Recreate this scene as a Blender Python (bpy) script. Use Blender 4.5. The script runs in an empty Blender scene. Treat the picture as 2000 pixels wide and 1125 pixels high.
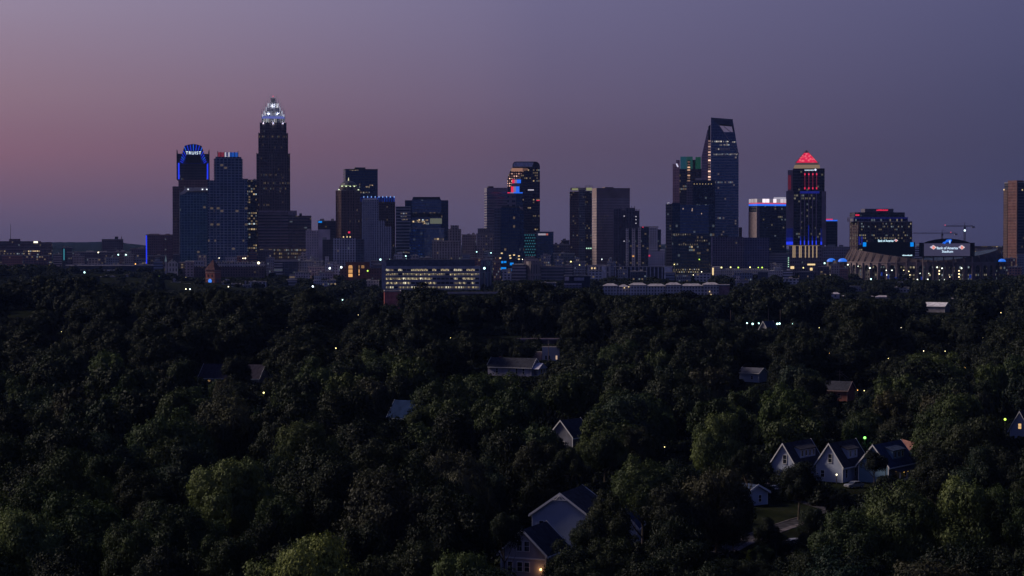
import bpy, math, random
import numpy as np
from mathutils import Vector, Matrix
random.seed(7)
rng = np.random.default_rng(7)
sc = bpy.context.scene
COL = sc.collection
R = math.radians
# ------------------------------------------------------------------ camera
F = 3889.0            # focal length in pixels of the 2000 px wide photograph
CAMZ = 55.0
TH = math.atan((562.5 - 473.0) / F) * -1
TH = math.atan(89.5 / F)          # pitched down
cam_d = bpy.data.cameras.new('camera')
cam = bpy.data.objects.new('camera', cam_d); COL.objects.link(cam)
cam_d.sensor_width = 36.0
cam_d.lens = 36.0 * F / 2000.0
cam_d.clip_start = 1.0
cam_d.clip_end = 60000.0
cam.location = (0, 0, CAMZ)
cam.rotation_euler = (math.pi / 2 - TH, 0, 0)
sc.camera = cam
CT, ST = math.cos(TH), math.sin(TH)

def ray(x, y):
    cx, cy = (x - 1000.0) / F, (562.5 - y) / F
    return Vector((cx, CT + cy * ST, -ST + cy * CT))
def at(x, y, D):                  # point seen at photo pixel (x, y), D metres ahead
    r = ray(x, y); return Vector((0, 0, CAMZ)) + r * (D / r.y)
def gp(x, y, z=0.0):              # point seen at photo pixel on the level z
    r = ray(x, y); t = (z - CAMZ) / r.z
    return Vector((0, 0, CAMZ)) + r * t
def px(p):                        # world point to photo pixel
    dx, dy, dz = p[0], p[1], p[2] - CAMZ
    f = dy * CT - dz * ST; u = dy * ST + dz * CT
    return 1000 + F * dx / f, 562.5 - F * u / f
def zz(y, D): return at(1000, y, D).z
def xx(x, D): return (x - 1000.0) / F * D

# ------------------------------------------------------------------ terrain
BUMPS = [(1035, 1150, 14, 42), (825, 1200, 10, 30), (1330, 1200, 9, 45), (60, 1150, 15, 60), (430, 1050, 5, 110),
         (40, 2350, 14, 230), (230, 2500, 4, 120), (1250, 900, 3, 100), (1950, 1500, 5, 200), (1500, 2300, 4, 150), (1750, 2300, 4, 160)]
BUMPS = [((b[0] - 1000) / F * b[1], b[1], b[2], b[3]) for b in BUMPS]
def terr(x, y):
    z = 0.0
    for bx, by, h, s in BUMPS:
        d2 = ((x - bx) ** 2 + (y - by) ** 2) / (2 * s * s)
        if d2 < 12: z += h * math.exp(-d2)
    if y > 2000:
        z += 0
    return z

# ------------------------------------------------------------------ object helpers
def tag(o, label=None, cat=None, group=None, kind=None):
    if label: o['label'] = label
    if cat: o['category'] = cat
    if group: o['group'] = group
    if kind: o['kind'] = kind
    return o
def empty(name, loc, rz=0.0, label=None, cat=None, group=None):
    o = bpy.data.objects.new(name, None); COL.objects.link(o)
    o.empty_display_size = 1.0
    o.location = loc; o.rotation_euler = (0, 0, rz)
    return tag(o, label, cat, group)

class MB:
    """collects faces, with wall UVs in metres, and links them as one mesh object"""
    def __init__(s): s.v = []; s.f = []; s.uv = []; s.m = []
    def face(s, pts, uv=None, m=0):
        i = len(s.v); s.v += [tuple(p) for p in pts]; s.f.append(tuple(range(i, i + len(pts))))
        s.uv += uv if uv else [(p[0], p[1]) for p in pts]; s.m.append(m)
        return s
    def prism(s, poly, z0, z1, m=0, mt=1, bottom=False, u0=0.0):
        """upright prism over a counter-clockwise footprint"""
        n = len(poly); u = u0
        for i in range(n):
            a, b = poly[i], poly[(i + 1) % n]
            L = math.hypot(b[0] - a[0], b[1] - a[1])
            s.face([(a[0], a[1], z0), (b[0], b[1], z0), (b[0], b[1], z1), (a[0], a[1], z1)],
                   [(u, z0), (u + L, z0), (u + L, z1), (u, z1)], m)
            u += L
        s.face([(p[0], p[1], z1) for p in poly], None, mt)
        if bottom: s.face([(p[0], p[1], z0) for p in reversed(poly)], None, mt)
        return s
    def box(s, x0, x1, y0, y1, z0, z1, m=0, mt=None):
        return s.prism([(x0, y0), (x1, y0), (x1, y1), (x0, y1)], z0, z1, m, m if mt is None else mt, True)
    def frus(s, x0, x1, y0, y1, z0, X0, X1, Y0, Y1, z1, m=0, mt=None):
        a = [(x0, y0, z0), (x1, y0, z0), (x1, y1, z0), (x0, y1, z0)]
        b = [(X0, Y0, z1), (X1, Y0, z1), (X1, Y1, z1), (X0, Y1, z1)]
        for i in range(4):
            j = (i + 1) % 4
            L = math.dist(a[i], a[j])
            s.face([a[i], a[j], b[j], b[i]], [(0, z0), (L, z0), (L * .8, z1), (L * .2, z1)], m)
        if X1 - X0 > 1e-4: s.face(b, None, m if mt is None else mt)
        return s
    def sheet(s, poly, y0, y1, m=0, ms=None):
        """polygon in the x-z plane (clockwise or not) extruded from y0 (front) to y1"""
        ms = m if ms is None else ms
        area = sum(poly[i][0] * poly[(i + 1) % len(poly)][1] - poly[(i + 1) % len(poly)][0] * poly[i][1] for i in range(len(poly)))
        if area < 0: poly = poly[::-1]
        s.face([(p[0], y0, p[1]) for p in poly], [(p[0], p[1]) for p in poly], m)
        s.face([(p[0], y1, p[1]) for p in reversed(poly)], [(p[0], p[1]) for p in reversed(poly)], m)
        n = len(poly)
        for i in range(n):
            a, b = poly[i], poly[(i + 1) % n]
            s.face([(b[0], y0, b[1]), (a[0], y0, a[1]), (a[0], y1, a[1]), (b[0], y1, b[1])],
                   [(0, b[1]), (0, a[1]), (y1 - y0, a[1]), (y1 - y0, b[1])], ms)
        return s
    def tube(s, p0, p1, r0, r1=None, n=6, m=0, caps=True):
        r1 = r0 if r1 is None else r1
        p0, p1 = Vector(p0), Vector(p1); d = (p1 - p0)
        L = d.length; d.normalize()
        a = d.orthogonal().normalized(); b = d.cross(a)
        A = [p0 + (a * math.cos(2 * math.pi * i / n) + b * math.sin(2 * math.pi * i / n)) * r0 for i in range(n)]
        B = [p1 + (a * math.cos(2 * math.pi * i / n) + b * math.sin(2 * math.pi * i / n)) * r1 for i in range(n)]
        for i in range(n):
            j = (i + 1) % n
            s.face([A[i], A[j], B[j], B[i]], [(i, 0), (i + 1, 0), (i + 1, L), (i, L)], m)
        if caps:
            s.face(B, None, m); s.face(A[::-1], None, m)
        return s
    def ball(s, c, r, m=0, nu=8, nv=5, z0=-90, sz=1.0):
        for i in range(nu):
            for k in range(nv):
                q = []
                for (ii, kk) in ((i, k), (i + 1, k), (i + 1, k + 1), (i, k + 1)):
                    la = R(z0 + (90 - z0) * kk / nv); lo = 2 * math.pi * ii / nu
                    q.append((c[0] + r * math.cos(la) * math.cos(lo), c[1] + r * math.cos(la) * math.sin(lo), c[2] + sz * r * math.sin(la)))
                s.face(q, None, m)
        return s
    def build(s, name, mats, parent=None):
        me = bpy.data.meshes.new(name)
        me.from_pydata(s.v, [], s.f)
        ul = me.uv_layers.new(name='UVMap')
        ul.data.foreach_set('uv', np.array(s.uv, dtype=np.float32).ravel())
        mats = mats if isinstance(mats, (list, tuple)) else [mats]
        for m in mats: me.materials.append(m)
        k = len(mats) - 1
        me.polygons.foreach_set('material_index', np.minimum(np.array(s.m, dtype=np.int32), k))
        me.update()
        o = bpy.data.objects.new(name, me); COL.objects.link(o)
        if parent: o.parent = parent
        return o

# ------------------------------------------------------------------ materials
def srgb(r, g, b):
    f = lambda c: (c / 255 / 12.92) if c / 255 <= .04045 else ((c / 255 + .055) / 1.055) ** 2.4
    return (f(r), f(g), f(b), 1)
def c4(c): return tuple(c) + (1,) if len(c) == 3 else tuple(c)
class NT:
    def __init__(s, mat):
        mat.use_nodes = True
        s.t = mat.node_tree; s.t.nodes.clear()
    def n(s, typ, **kw):
        nd = s.t.nodes.new(typ)
        for k, v in kw.items():
            setattr(nd, k, v)
        return nd
    def l(s, a, b): s.t.links.new(a, b)
    def math(s, op, a, b=None, c=None):
        nd = s.n('ShaderNodeMath', operation=op)
        for i, x in enumerate((a, b, c)):
            if x is None: continue
            if isinstance(x, (int, float)): nd.inputs[i].default_value = x
            else: s.l(x, nd.inputs[i])
        return nd.outputs[0]
    def mix(s, fac, a, b, mode='MIX'):
        nd = s.n('ShaderNodeMix', data_type='RGBA', blend_type=mode)
        for k, x in ((0, fac), (6, a), (7, b)):
            if isinstance(x, (int, float)): nd.inputs[k].default_value = x
            elif isinstance(x, tuple): nd.inputs[k].default_value = c4(x)
            else: s.l(x, nd.inputs[k])
        return nd.outputs[2]
    def ramp(s, fac, stops):
        nd = s.n('ShaderNodeValToRGB')
        el = nd.color_ramp.elements
        while len(el) < len(stops): el.new(0.5)
        for e, (p, c) in zip(el, stops): e.position = p; e.color = c4(c)
        if fac is not None: s.l(fac, nd.inputs[0])
        return nd.outputs[0]
MATS = {}
def mat(name, col, rough=.7, metal=0.0, var=.18, scale=.35, col2=None, spec=.4):
    if name in MATS: return MATS[name]
    m = bpy.data.materials.new(name); t = NT(m)
    tc = t.n('ShaderNodeTexCoord'); nz = t.n('ShaderNodeTexNoise'); nz.inputs['Scale'].default_value = scale; nz.inputs['Detail'].default_value = 5
    t.l(tc.outputs['Object'], nz.inputs['Vector'])
    c = c4(col); c2 = c4(col2) if col2 else tuple(x * (1 - var * 1.6) for x in c[:3]) + (1,)
    hi = tuple(min(1, x * (1 + var)) for x in c[:3]) + (1,)
    out = t.ramp(nz.outputs['Fac'], [(.32, c2), (.62, hi)])
    p = t.n('ShaderNodeBsdfPrincipled'); t.l(out, p.inputs['Base Color'])
    p.inputs['Roughness'].default_value = rough; p.inputs['Metallic'].default_value = metal
    p.inputs['Specular IOR Level'].default_value = spec if rough < .6 else (min(spec, .12) if rough < .8 else 0.0)
    o = t.n('ShaderNodeOutputMaterial'); t.l(p.outputs[0], o.inputs[0])
    MATS[name] = m; return m
def emit(name, col, s=1.0, sample=False):
    if name in MATS: return MATS[name]
    m = bpy.data.materials.new(name); t = NT(m)
    p = t.n('ShaderNodeBsdfPrincipled'); p.inputs['Base Color'].default_value = (.05, .05, .05, 1)
    p.inputs['Emission Color'].default_value = c4(col); p.inputs['Emission Strength'].default_value = s
    o = t.n('ShaderNodeOutputMaterial'); t.l(p.outputs[0], o.inputs[0])
    if not sample: m.cycles.emission_sampling = 'NONE'
    MATS[name] = m; return m
_fs = [0]; LITK = 1.7
WARM = (1.0, .72, .38)
def facade(name, wall, glass, fh=3.9, bw=3.0, wx=.7, wz=.6, lit=.05, rowp=.0, rowlit=.5, S=.5, col=WARM, cool=.25, gm=.55, gr=.22, wr=.65, vgrad=0.0, soft=0.0):
    """wall with a grid of windows; some of them are lit rooms"""
    if name in MATS: return MATS[name]
    _fs[0] += 1; sd = _fs[0] * 3.71
    if gm > .5: glass = (min(.9, glass[0] * 1.25), min(.9, glass[1] * 1.5), min(.95, glass[2] * 1.75))
    m = bpy.data.materials.new(name); t = NT(m)
    uv = t.n('ShaderNodeUVMap'); sp = t.n('ShaderNodeSeparateXYZ'); t.l(uv.outputs[0], sp.inputs[0])
    u = t.math('ADD', t.math('DIVIDE', sp.outputs[0], bw), 100.5); v = t.math('ADD', t.math('DIVIDE', sp.outputs[1], fh), 50.0)
    cu, cv = t.math('FLOOR', u), t.math('FLOOR', v)
    fu, fv = t.math('FRACT', u), t.math('FRACT', v)
    mx = t.math('LESS_THAN', t.math('ABSOLUTE', t.math('SUBTRACT', fu, .5)), wx / 2)
    mz = t.math('LESS_THAN', t.math('ABSOLUTE', t.math('SUBTRACT', fv, .5)), wz / 2)
    mask = t.math('MULTIPLY', mx, mz)
    cb = t.n('ShaderNodeCombineXYZ'); t.l(cu, cb.inputs[0]); t.l(cv, cb.inputs[1]); cb.inputs[2].default_value = sd
    wn = t.n('ShaderNodeTexWhiteNoise', noise_dimensions='3D'); t.l(cb.outputs[0], wn.inputs['Vector'])
    sc2 = t.n('ShaderNodeSeparateColor'); t.l(wn.outputs['Color'], sc2.inputs[0])
    rn = t.n('ShaderNodeTexWhiteNoise', noise_dimensions='1D'); t.l(t.math('ADD', cv, sd * 1.37), rn.inputs['W'])
    # clusters of lit rooms, several bays wide
    cb2 = t.n('ShaderNodeCombineXYZ'); t.l(t.math('FLOOR', t.math('DIVIDE', cu, 5.0)), cb2.inputs[0]); t.l(cv, cb2.inputs[1]); cb2.inputs[2].default_value = sd + 9
    wn2 = t.n('ShaderNodeTexWhiteNoise', noise_dimensions='3D'); t.l(cb2.outputs[0], wn2.inputs['Vector'])
    clus = t.math('LESS_THAN', wn2.outputs['Value'], .75)
    rb = t.math('MULTIPLY', t.math('MULTIPLY', t.math('LESS_THAN', rn.outputs['Value'], rowp), rowlit), clus)
    on = t.math('LESS_THAN', wn.outputs['Value'], t.math('ADD', rb, lit))
    br = t.math('MULTIPLY_ADD', t.math('POWER', sc2.outputs[0], 2.6), 1.25, .07)
    es = t.math('MULTIPLY', t.math('MULTIPLY', t.math('MULTIPLY', mask, on), br), S * LITK)
    ec = t.mix(t.math('LESS_THAN', sc2.outputs[1], cool), c4(col), (.75, .9, 1.0, 1))
    tc = t.n('ShaderNodeTexCoord'); nz = t.n('ShaderNodeTexNoise'); nz.inputs['Scale'].default_value = .06; nz.inputs['Detail'].default_value = 6
    t.l(tc.outputs['Object'], nz.inputs['Vector'])
    w2 = tuple(x * .62 for x in wall[:3]) + (1,)
    wc = t.ramp(nz.outputs['Fac'], [(.3, w2), (.68, wall)])
    g2 = t.mix(t.math('MULTIPLY', sc2.outputs[2], .75), c4(glass), tuple(x * .35 for x in glass[:3]) + (1,))
    bc = t.mix(mask, wc, g2)
    p = t.n('ShaderNodeBsdfPrincipled')
    t.l(bc, p.inputs['Base Color'])
    t.l(t.math('MULTIPLY', mask, gm), p.inputs['Metallic'])
    t.l(t.math('MULTIPLY_ADD', mask, gr - wr, wr), p.inputs['Roughness'])
    ge = t.n('ShaderNodeNewGeometry'); vs = t.n('ShaderNodeVectorMath', operation='SUBTRACT'); t.l(wn.outputs['Color'], vs.inputs[0]); vs.inputs[1].default_value = (.5, .5, .5)
    vm = t.n('ShaderNodeVectorMath', operation='MULTIPLY_ADD'); t.l(vs.outputs[0], vm.inputs[0]); vm.inputs[1].default_value = (.16, .16, .16); t.l(ge.outputs['Normal'], vm.inputs[2])
    vn = t.n('ShaderNodeVectorMath', operation='NORMALIZE'); t.l(vm.outputs[0], vn.inputs[0]); t.l(vn.outputs[0], p.inputs['Normal'])
    t.l(ec, p.inputs['Emission Color']); t.l(es, p.inputs['Emission Strength'])
    o = t.n('ShaderNodeOutputMaterial'); t.l(p.outputs[0], o.inputs[0])
    m.cycles.emission_sampling = 'NONE'
    MATS[name] = m; return m

ROOF = mat('roof_gravel', (.10, .09, .10), .9)
ROOFL = mat('roof_pale', (.42, .40, .42), .8)
STEEL = mat('dark_steel', (.06, .06, .07), .5, .4)
PALE = mat('pale_metal', (.5, .48, .5), .45, .3)
CONC = mat('concrete', (.38, .35, .36), .85, scale=.1)
WHITE = mat('white_paint', (.76, .74, .76), .6, var=.05)
GLASSD = mat('dark_window_glass', (.03, .035, .05), .08, .0, spec=.9)

# ------------------------------------------------------------------ a building placed by the pixels of its front face
class Bld:
    def __init__(s, name, label, cat, x0, x1, D, xs=None, ang=18.0, depth=None, group=None):
        s.D = D; s.k = D / F; s.xs = x0 if xs is None else xs
        tc = ((x0 + x1) / 2 - 1000) / F
        s.a = -math.atan(tc) if xs is None else R(ang)      # plain blocks face the viewer, as the street grid does here
        s.z0 = terr(xx((x0 + x1) / 2, D), D)
        s.X0 = xx(s.xs, D)
        s.L1 = s.u(x1)
        t0 = (x0 - 1000) / F
        s.L2 = (s.X0 - t0 * D) / (math.sin(s.a) + t0 * math.cos(s.a)) if xs is not None else depth
        if s.L2 is None: s.L2 = min(max(s.L1 * .8, 12), 45)
        s.root = empty(name, (s.X0, D, s.z0), s.a, label, cat, group)
    def u(s, x):
        t = (x - 1000) / F
        return (t * s.D - s.X0) / (math.cos(s.a) - t * math.sin(s.a))
    def z(s, y): return zz(y, s.D) - s.z0
    def box(s, name, x0, x1, yt, yb, m, y0=0.0, y1=None, roof=None, parent=None):
        """box over pixel span x0..x1, from pixel row yb (None = the ground) up to yt"""
        y1 = s.L2 if y1 is None else y1
        zb = -1.0 if yb is None else s.z(yb)
        mb = MB().box(s.u(x0), s.u(x1), y0, y1, zb, s.z(yt), 0, 1)
        return mb.build(name, [m, roof or ROOF], parent or s.root)
    def body(s, name, yt, m, roof=None, cap=.9, capm=None, ribs=None, yb=None):
        zt = s.z(yt); mb = MB().box(0, s.L1, 0, s.L2, -1.0 if yb is None else s.z(yb), zt, 0, 1)
        if ribs:
            n, w, d, rm = ribs
            for i in range(n + 1):
                c = s.L1 * i / n
                mb.box(max(0.02, c - w / 2), min(s.L1 - .02, c + w / 2), -d, -.003, 0, zt + .3, 2)
            n2 = max(2, int(round(n * s.L2 / s.L1)))
            for i in range(n2 + 1):
                c = s.L2 * i / n2
                mb.box(-d, -.003, max(0.02, c - w / 2), min(s.L2 - .02, c + w / 2), 0, zt + .3, 2)
            o = mb.build(name, [m, roof or ROOF, rm], s.root)
        else: o = mb.build(name, [m, roof or ROOF], s.root)
        if cap:
            e = .25
            q = MB()
            q.box(-e, s.L1 + e, -e, .35, zt - .2, zt + cap); q.box(-e, s.L1 + e, s.L2 - .35, s.L2 + e, zt - .2, zt + cap)
            q.box(-e, .35, .36, s.L2 - .36, zt - .2, zt + cap); q.box(s.L1 - .35, s.L1 + e, .36, s.L2 - .36, zt - .2, zt + cap)
            q.build('parapet', capm or CONC, s.root)
        return o
    def units(s, n=3, h=3.0, yt=None, m=None, seed=1):
        """plant boxes standing on the roof"""
        r = random.Random(seed * 77 + int(s.D)); zt = s.z(yt)
        for i in range(n):
            w = s.L1 * r.uniform(.12, .3); d = min(s.L2 * .4, w * 1.4)
            x = r.uniform(.05, .95 - w / s.L1) * s.L1; y = r.uniform(.15, .5) * s.L2
            MB().box(x, x + w, y, y + d, zt, zt + h * r.uniform(.6, 1.1)).build('rooftop_unit', m or CONC, s.root)
def light_strip(b, x0, x1, y0, y1, m, name='light_strip', d=.3, base=-.003):
    return MB().box(b.u(x0), b.u(x1), base - d, base, b.z(y1), b.z(y0)).build(name, m, b.root)
def text(body, width, parent, loc, m, name='lettering', rot=(math.pi / 2, 0, 0), ext=.15, hscale=1.0, bold=.0, space=1.0):
    cu = bpy.data.curves.new(name, 'FONT'); cu.body = body; cu.size = 1; cu.extrude = .02; cu.align_x = 'CENTER'; cu.align_y = 'CENTER'; cu.offset = bold; cu.space_character = space
    tmp = bpy.data.objects.new('tmp', cu); COL.objects.link(tmp)
    dg = bpy.context.evaluated_depsgraph_get()
    me = bpy.data.meshes.new_from_object(tmp.evaluated_get(dg))
    bpy.data.objects.remove(tmp)
    n = len(me.vertices); co = np.empty(n * 3, dtype=np.float32); me.vertices.foreach_get('co', co); co = co.reshape(-1, 3)
    w = co[:, 0].max() - co[:, 0].min(); k = width / w
    co[:, 0] *= k; co[:, 1] *= k * hscale; co[:, 2] *= ext / .04
    me.vertices.foreach_set('co', co.ravel()); me.update()
    me.materials.clear(); me.materials.append(m); me.name = name
    o = bpy.data.objects.new(name, me); COL.objects.link(o)
    o.parent = parent; o.location = loc; o.rotation_euler = rot
    return o
def copy_tree(o, parent=None):
    c = o.copy(); COL.objects.link(c)
    if parent: c.parent = parent
    for ch in list(o.children): copy_tree(ch, c)
    return c
# ================================================================== skyline towers, west side of the picture
DARKW = (.10, .085, .10)
E_BLUE = emit('blue_light', (.02, .05, 1.0), .9); E_BLUE2 = emit('bright_blue_light', (.02, .16, 1.0), .9)
E_DBLUE = emit('dim_blue_light', (.01, .02, .5), .35)
E_RED = emit('red_light', (1.0, .03, .10), .8); E_PINK = emit('pink_light', (1.0, .16, .2), .5)
E_WHITE = emit('white_light', (.85, .95, 1.0), 1.6); E_WARM = emit('warm_light', (1.0, .72, .36), 1.0)
E_PALEW = emit('pale_light', (.9, .85, 1.0), .55); E_ORANGE = emit('orange_light', (1.0, .42, .22), .38)
E_TEAL = emit('teal_light', (.12, .72, .95), .28); E_CYAN = emit('cyan_screen', (.0, .28, 1.0), .85)

# blue edged low block
b = Bld('office_block', 'low dark office block outlined by a blue light strip, beside the arched blue crown tower', 'office building', 285, 339, 2960)
b.body('wall', 459, facade('f_lowdark', (.16, .12, .17), (.10, .09, .14), 3.8, 3.2, .55, .55, .01))
light_strip(b, 285, 287.4, 459.5, 515, E_BLUE); b.units(3, 2.5, 459)

# tower with the arched blue crown
b = Bld('arched_tower', 'dark tower with an arched crown of blue light rays and a white lit name sign', 'skyscraper', 337.5, 410, 2900, depth=46)
rw = facade('f_arched_low', (.30, .17, .17), (.10, .07, .09), 3.9, 2.2, .5, .6, .01, S=.4)
mb = MB().box(b.u(337.5), b.u(349), -1.5, 40, -1, b.z(364), 0, 1); mb.build('side_wing', [rw, ROOF], b.root)
MB().box(b.u(349.1), b.u(410), 0, b.L2, -1, b.z(351), 0, 1).build('tower_base', [rw, ROOF], b.root)
MB().box(b.u(347), b.u(408.4), .5, b.L2 - 1, b.z(351) + .01, b.z(300), 0, 1).build('tower_shaft', [facade('f_arched', (.10, .08, .10), (.05, .05, .08), 3.9, 2.0, .6, .55, .035, .12, .35, .45), ROOF], b.root)
for xa, xb, s in ((345.6, 348, 1), (407.6, 410, -1)):
    q = MB().box(b.u(xa), b.u(xb), -.2, 3, b.z(351), b.z(296), 0)
    q.frus(b.u(xa), b.u(xb), -.2, 3, b.z(296), b.u((xa + xb) / 2 - .3 - s * .5), b.u((xa + xb) / 2 + .3 - s * .5), .6, 1.6, b.z(291.5))
    q.build('corner_pier', mat('dark_stone', (.10, .08, .09), .7), b.root)
light_strip(b, 348.4, 351.4, 318, 350, E_BLUE); light_strip(b, 404.6, 407.4, 318, 350, E_BLUE)
ar = [(351, 320), (352.5, 314), (356, 303), (359, 292), (361.5, 284.5), (370, 282), (378, 280.8), (386, 282), (394.5, 284.5), (397, 292), (400, 303), (404, 314), (406.5, 320)]
MB().sheet([(b.u(x), b.z(y)) for x, y in ar], -1.2, 5, 0).build('crown_arch', [mat('crown_blue_panel', (.03, .04, .22), .35, .3)], b.root)
cx, cy = 378.5, 332
for i in range(25):
    a = R(6 + i * 7.0)
    dx, dy = -math.cos(a), -math.sin(a)
    r1 = 0
    while True:
        X, Y = cx + dx * r1, cy + dy * r1
        # outer outline of the arch
        lim = np.interp(X, [p[0] for p in ar], [p[1] for p in ar]) if 351 <= X <= 406.5 else 999
        if Y < lim + 1.2 or r1 > 55 or X < 351.5 or X > 406: break
        r1 += .4
    r0 = 27 if 290 > cy + dy * 27 else 24
    r0 = 22 + 6 * abs(math.sin(a))**2 * (1 if abs(dx) > .8 else 1.35)
    if r1 - r0 < 3: continue
    nx, ny = -dy * .42, dx * .42
    pts = [(cx + dx * r0 + nx, cy + dy * r0 + ny), (cx + dx * r1 + nx * 1.4, cy + dy * r1 + ny * 1.4), (cx + dx * r1 - nx * 1.4, cy + dy * r1 - ny * 1.4), (cx + dx * r0 - nx, cy + dy * r0 - ny)]
    if any(p[1] > 319.5 for p in pts): continue
    MB().sheet([(b.u(x), b.z(y)) for x, y in pts], -1.6, -1.21, 0).build('light_ray', [E_BLUE if i % 3 else E_BLUE2], b.root)
MB().sheet([(b.u(x), b.z(y)) for x, y in ((364, 318), (364, 304), (367, 302.5), (390, 302.5), (393, 304), (393, 318))], -1.75, -1.62, 0).build('dark_panel', [mat('dark_panel', (.05, .045, .06), .6)], b.root)
MB().sheet([(b.u(x), b.z(y)) for x, y in ((363, 303), (363, 294.6), (394, 294.6), (394, 303))], -1.95, -1.76, 0).build('sign_backing', [mat('sign_blue', (.02, .03, .3), .5)], b.root)
text('TRUIST', 29.5 * b.k, b.root, (b.u(378.6), -2.1, b.z(298.8)), emit('sign_white', (.75, .9, 1.0), 1.5), hscale=1.02, bold=.0, space=1.22)

# blue glass apartment tower with a pale curved roof
b = Bld('glass_apartment_tower', 'blue glass apartment tower with a pale stepped roof edge, below the arched blue crown tower', 'skyscraper', 351, 406, 2720)
fb = facade('f_blueapt', (.20, .27, .36), (.03, .09, .18), 3.6, 4.2, .82, .78, .012, S=.6, gm=.6)
MB().box(0, b.L1, 0, b.L2, -1, b.z(378), 0, 1).build('tower_shaft', [fb, ROOFL], b.root)
q = MB().sheet([(b.u(x), b.z(y)) for x, y in ((352, 380), (352, 376), (358, 373.5), (362, 366.5), (405.5, 365.5), (406, 372), (367, 373.5), (362, 377), (356, 380))], -.6, 18, 0)
q.build('curved_roof', [mat('pale_roof_edge', (.50, .45, .50), .6)], b.root)
MB().box(b.u(364), b.u(405), 1, 16, b.z(378) + .02, b.z(373.6), 0).build('penthouse', [facade('f_ph', (.12, .12, .16), (.06, .09, .16), 4, 3, .8, .7, .05)], b.root)
for x in (368, 396, 404.5):
    MB().box(b.u(x) - .7, b.u(x) + .7, -1.2, -.65, b.z(370.6), b.z(368.8)).build('roof_lamp', [E_WHITE], b.root)
light_strip(b, 350.6, 351.6, 372, 495, PALE, 'corner_fin', .8)

# residential tower with the red and blue crown
b = Bld('balcony_tower', 'blue glass residential tower with many balconies and a red and blue lit crown', 'skyscraper', 406.5, 484, 2660)
fr = facade('f_vue', (.34, .36, .44), (.035, .075, .15), 3.6, 5.0, .80, .74, .012, S=.6, gm=.6)
zt = b.z(309.5)
MB().box(b.u(419), b.u(474), 0, b.L2, -1, zt, 0, 1).build('tower_shaft', [fr, ROOF], b.root)
MB().box(b.u(406.5), b.u(418.9), 2, b.L2 - 2, -1, b.z(352), 0, 1).build('side_wing', [fr, ROOF], b.root)
MB().box(b.u(474.1), b.u(484), 2, b.L2 - 2, -1, b.z(350), 0, 1).build('side_wing', [fr, ROOF], b.root)
bw_ = MB(); bw2_ = MB()
zf = b.z(352) + 2
while zf < zt - 2:
    for xa, xb, q in ((417.6, 421.5, bw_), (471.5, 475.6, bw2_)):
        q.box(b.u(xa), b.u(xb), -1.6, 3, zf, zf + .9)
    zf += 3.1
bw_.build('balcony_stack', [mat('balcony_slab', (.22, .2, .26), .7)], b.root); bw2_.build('balcony_stack', [mat('balcony_slab', (.22, .2, .26), .7)], b.root)
MB().box(b.u(421.5), b.u(472), 1, b.L2 - 1, zt + .01, b.z(306), 0, 1).build('penthouse', [fr, ROOF], b.root)
for xa, xb, m in ((426, 439, emit('dim_red_light', (.55, .06, .12), .28)), (439.2, 442, E_PALEW), (442.2, 446.5, emit('dim_violet_light', (.25, .25, .6), .3)), (446.7, 449, E_PALEW), (449.2, 466, emit('dim_azure_light', (.02, .14, .75), .45))):
    MB().box(b.u(xa), b.u(xb), 4, 24, b.z(306) + .01, b.z(297), 0).build('crown_screen', [m], b.root)
for x in (426, 432, 439, 446, 452, 459, 465.6):
    MB().box(b.u(x) - .4, b.u(x) + .4, 3.2, 3.98, b.z(306), b.z(294.6 if x in (426, 465.6) else 296)).build('crown_post', [STEEL], b.root)
MB().ball((b.u(444), 2.5, b.z(307.5)), 1.3).build('roof_lamp', [E_WHITE], b.root)

b = Bld('office_tower', 'dark tower with rows of warm lit windows between the balcony tower and the crowned skyscraper', 'skyscraper', 474, 504, 2960)
b.body('tower_shaft', 352, facade('f_warmtower', (.07, .06, .08), (.05, .06, .10), 4.0, 3.4, .7, .55, .16, .55, .45, 1.0)); b.units(2, 3, 352)
MB().box(b.u(474.5), b.u(485), 2, 20, b.z(352), b.z(349), 0).build('penthouse', [STEEL], b.root)

# the tallest tower with the lit crown
b = Bld('crowned_tower', 'tallest dark skyscraper with setbacks and a white lit crown of organ pipe spires', 'skyscraper', 502, 566.5, 2840, depth=45)
W = b.L1; cxm, cym = W / 2, 22.5
gran = (.26, .19, .20)
fB = facade('f_crowned', (.15, .115, .13), (.04, .04, .06), 3.9, 1.9, .58, .62, .03, .22, .38, .34, cool=.2)
pier = mat('granite_pier', (.17, .125, .14), .7, scale=.08)
def setback(hw, y0, y1, name, notch, rib):
    h = hw * b.k; n = notch
    P = [(-h + n, -h), (h - n, -h), (h - n, -h + n * .6), (h - n * .4, -h + n * .6), (h - n * .4, -h + n), (h, -h + n), (h, h - n), (h - n, h - n), (h - n, h), (-h + n, h), (-h + n, h - n), (-h, h - n), (-h, -h + n), (-h + n * .4, -h + n), (-h + n * .4, -h + n * .6), (-h + n, -h + n * .6)]
    q = MB().prism([(cxm + p[0], cym + p[1]) for p in P], y0, y1, 0, 1)
    k = -h + n
    nr = rib
    for i in range(nr + 1):
        c = -h + n + (2 * h - 2 * n) * i / nr
        q.box(cxm + c - .45, cxm + c + .45, cym - h - .55, cym - h - .004, y0, y1 + 1.2, 2)
        q.box(cxm - h - .55, cxm - h - .004, cym + c - .45, cym + c + .45, y0, y1 + 1.2, 2)
        q.box(cxm + h + .004, cxm + h + .55, cym + c - .45, cym + c + .45, y0, y1 + 1.2, 2)
    q.build(name, [fB, ROOF, pier], b.root)
zA, zB, zC, zD = b.z(299.5), b.z(259.5), b.z(239), b.z(231)
setback(32, -1, zA, 'tower_shaft', 4.5, 11)
setback(28.2, zA, zB, 'setback', 4.0, 10)
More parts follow.
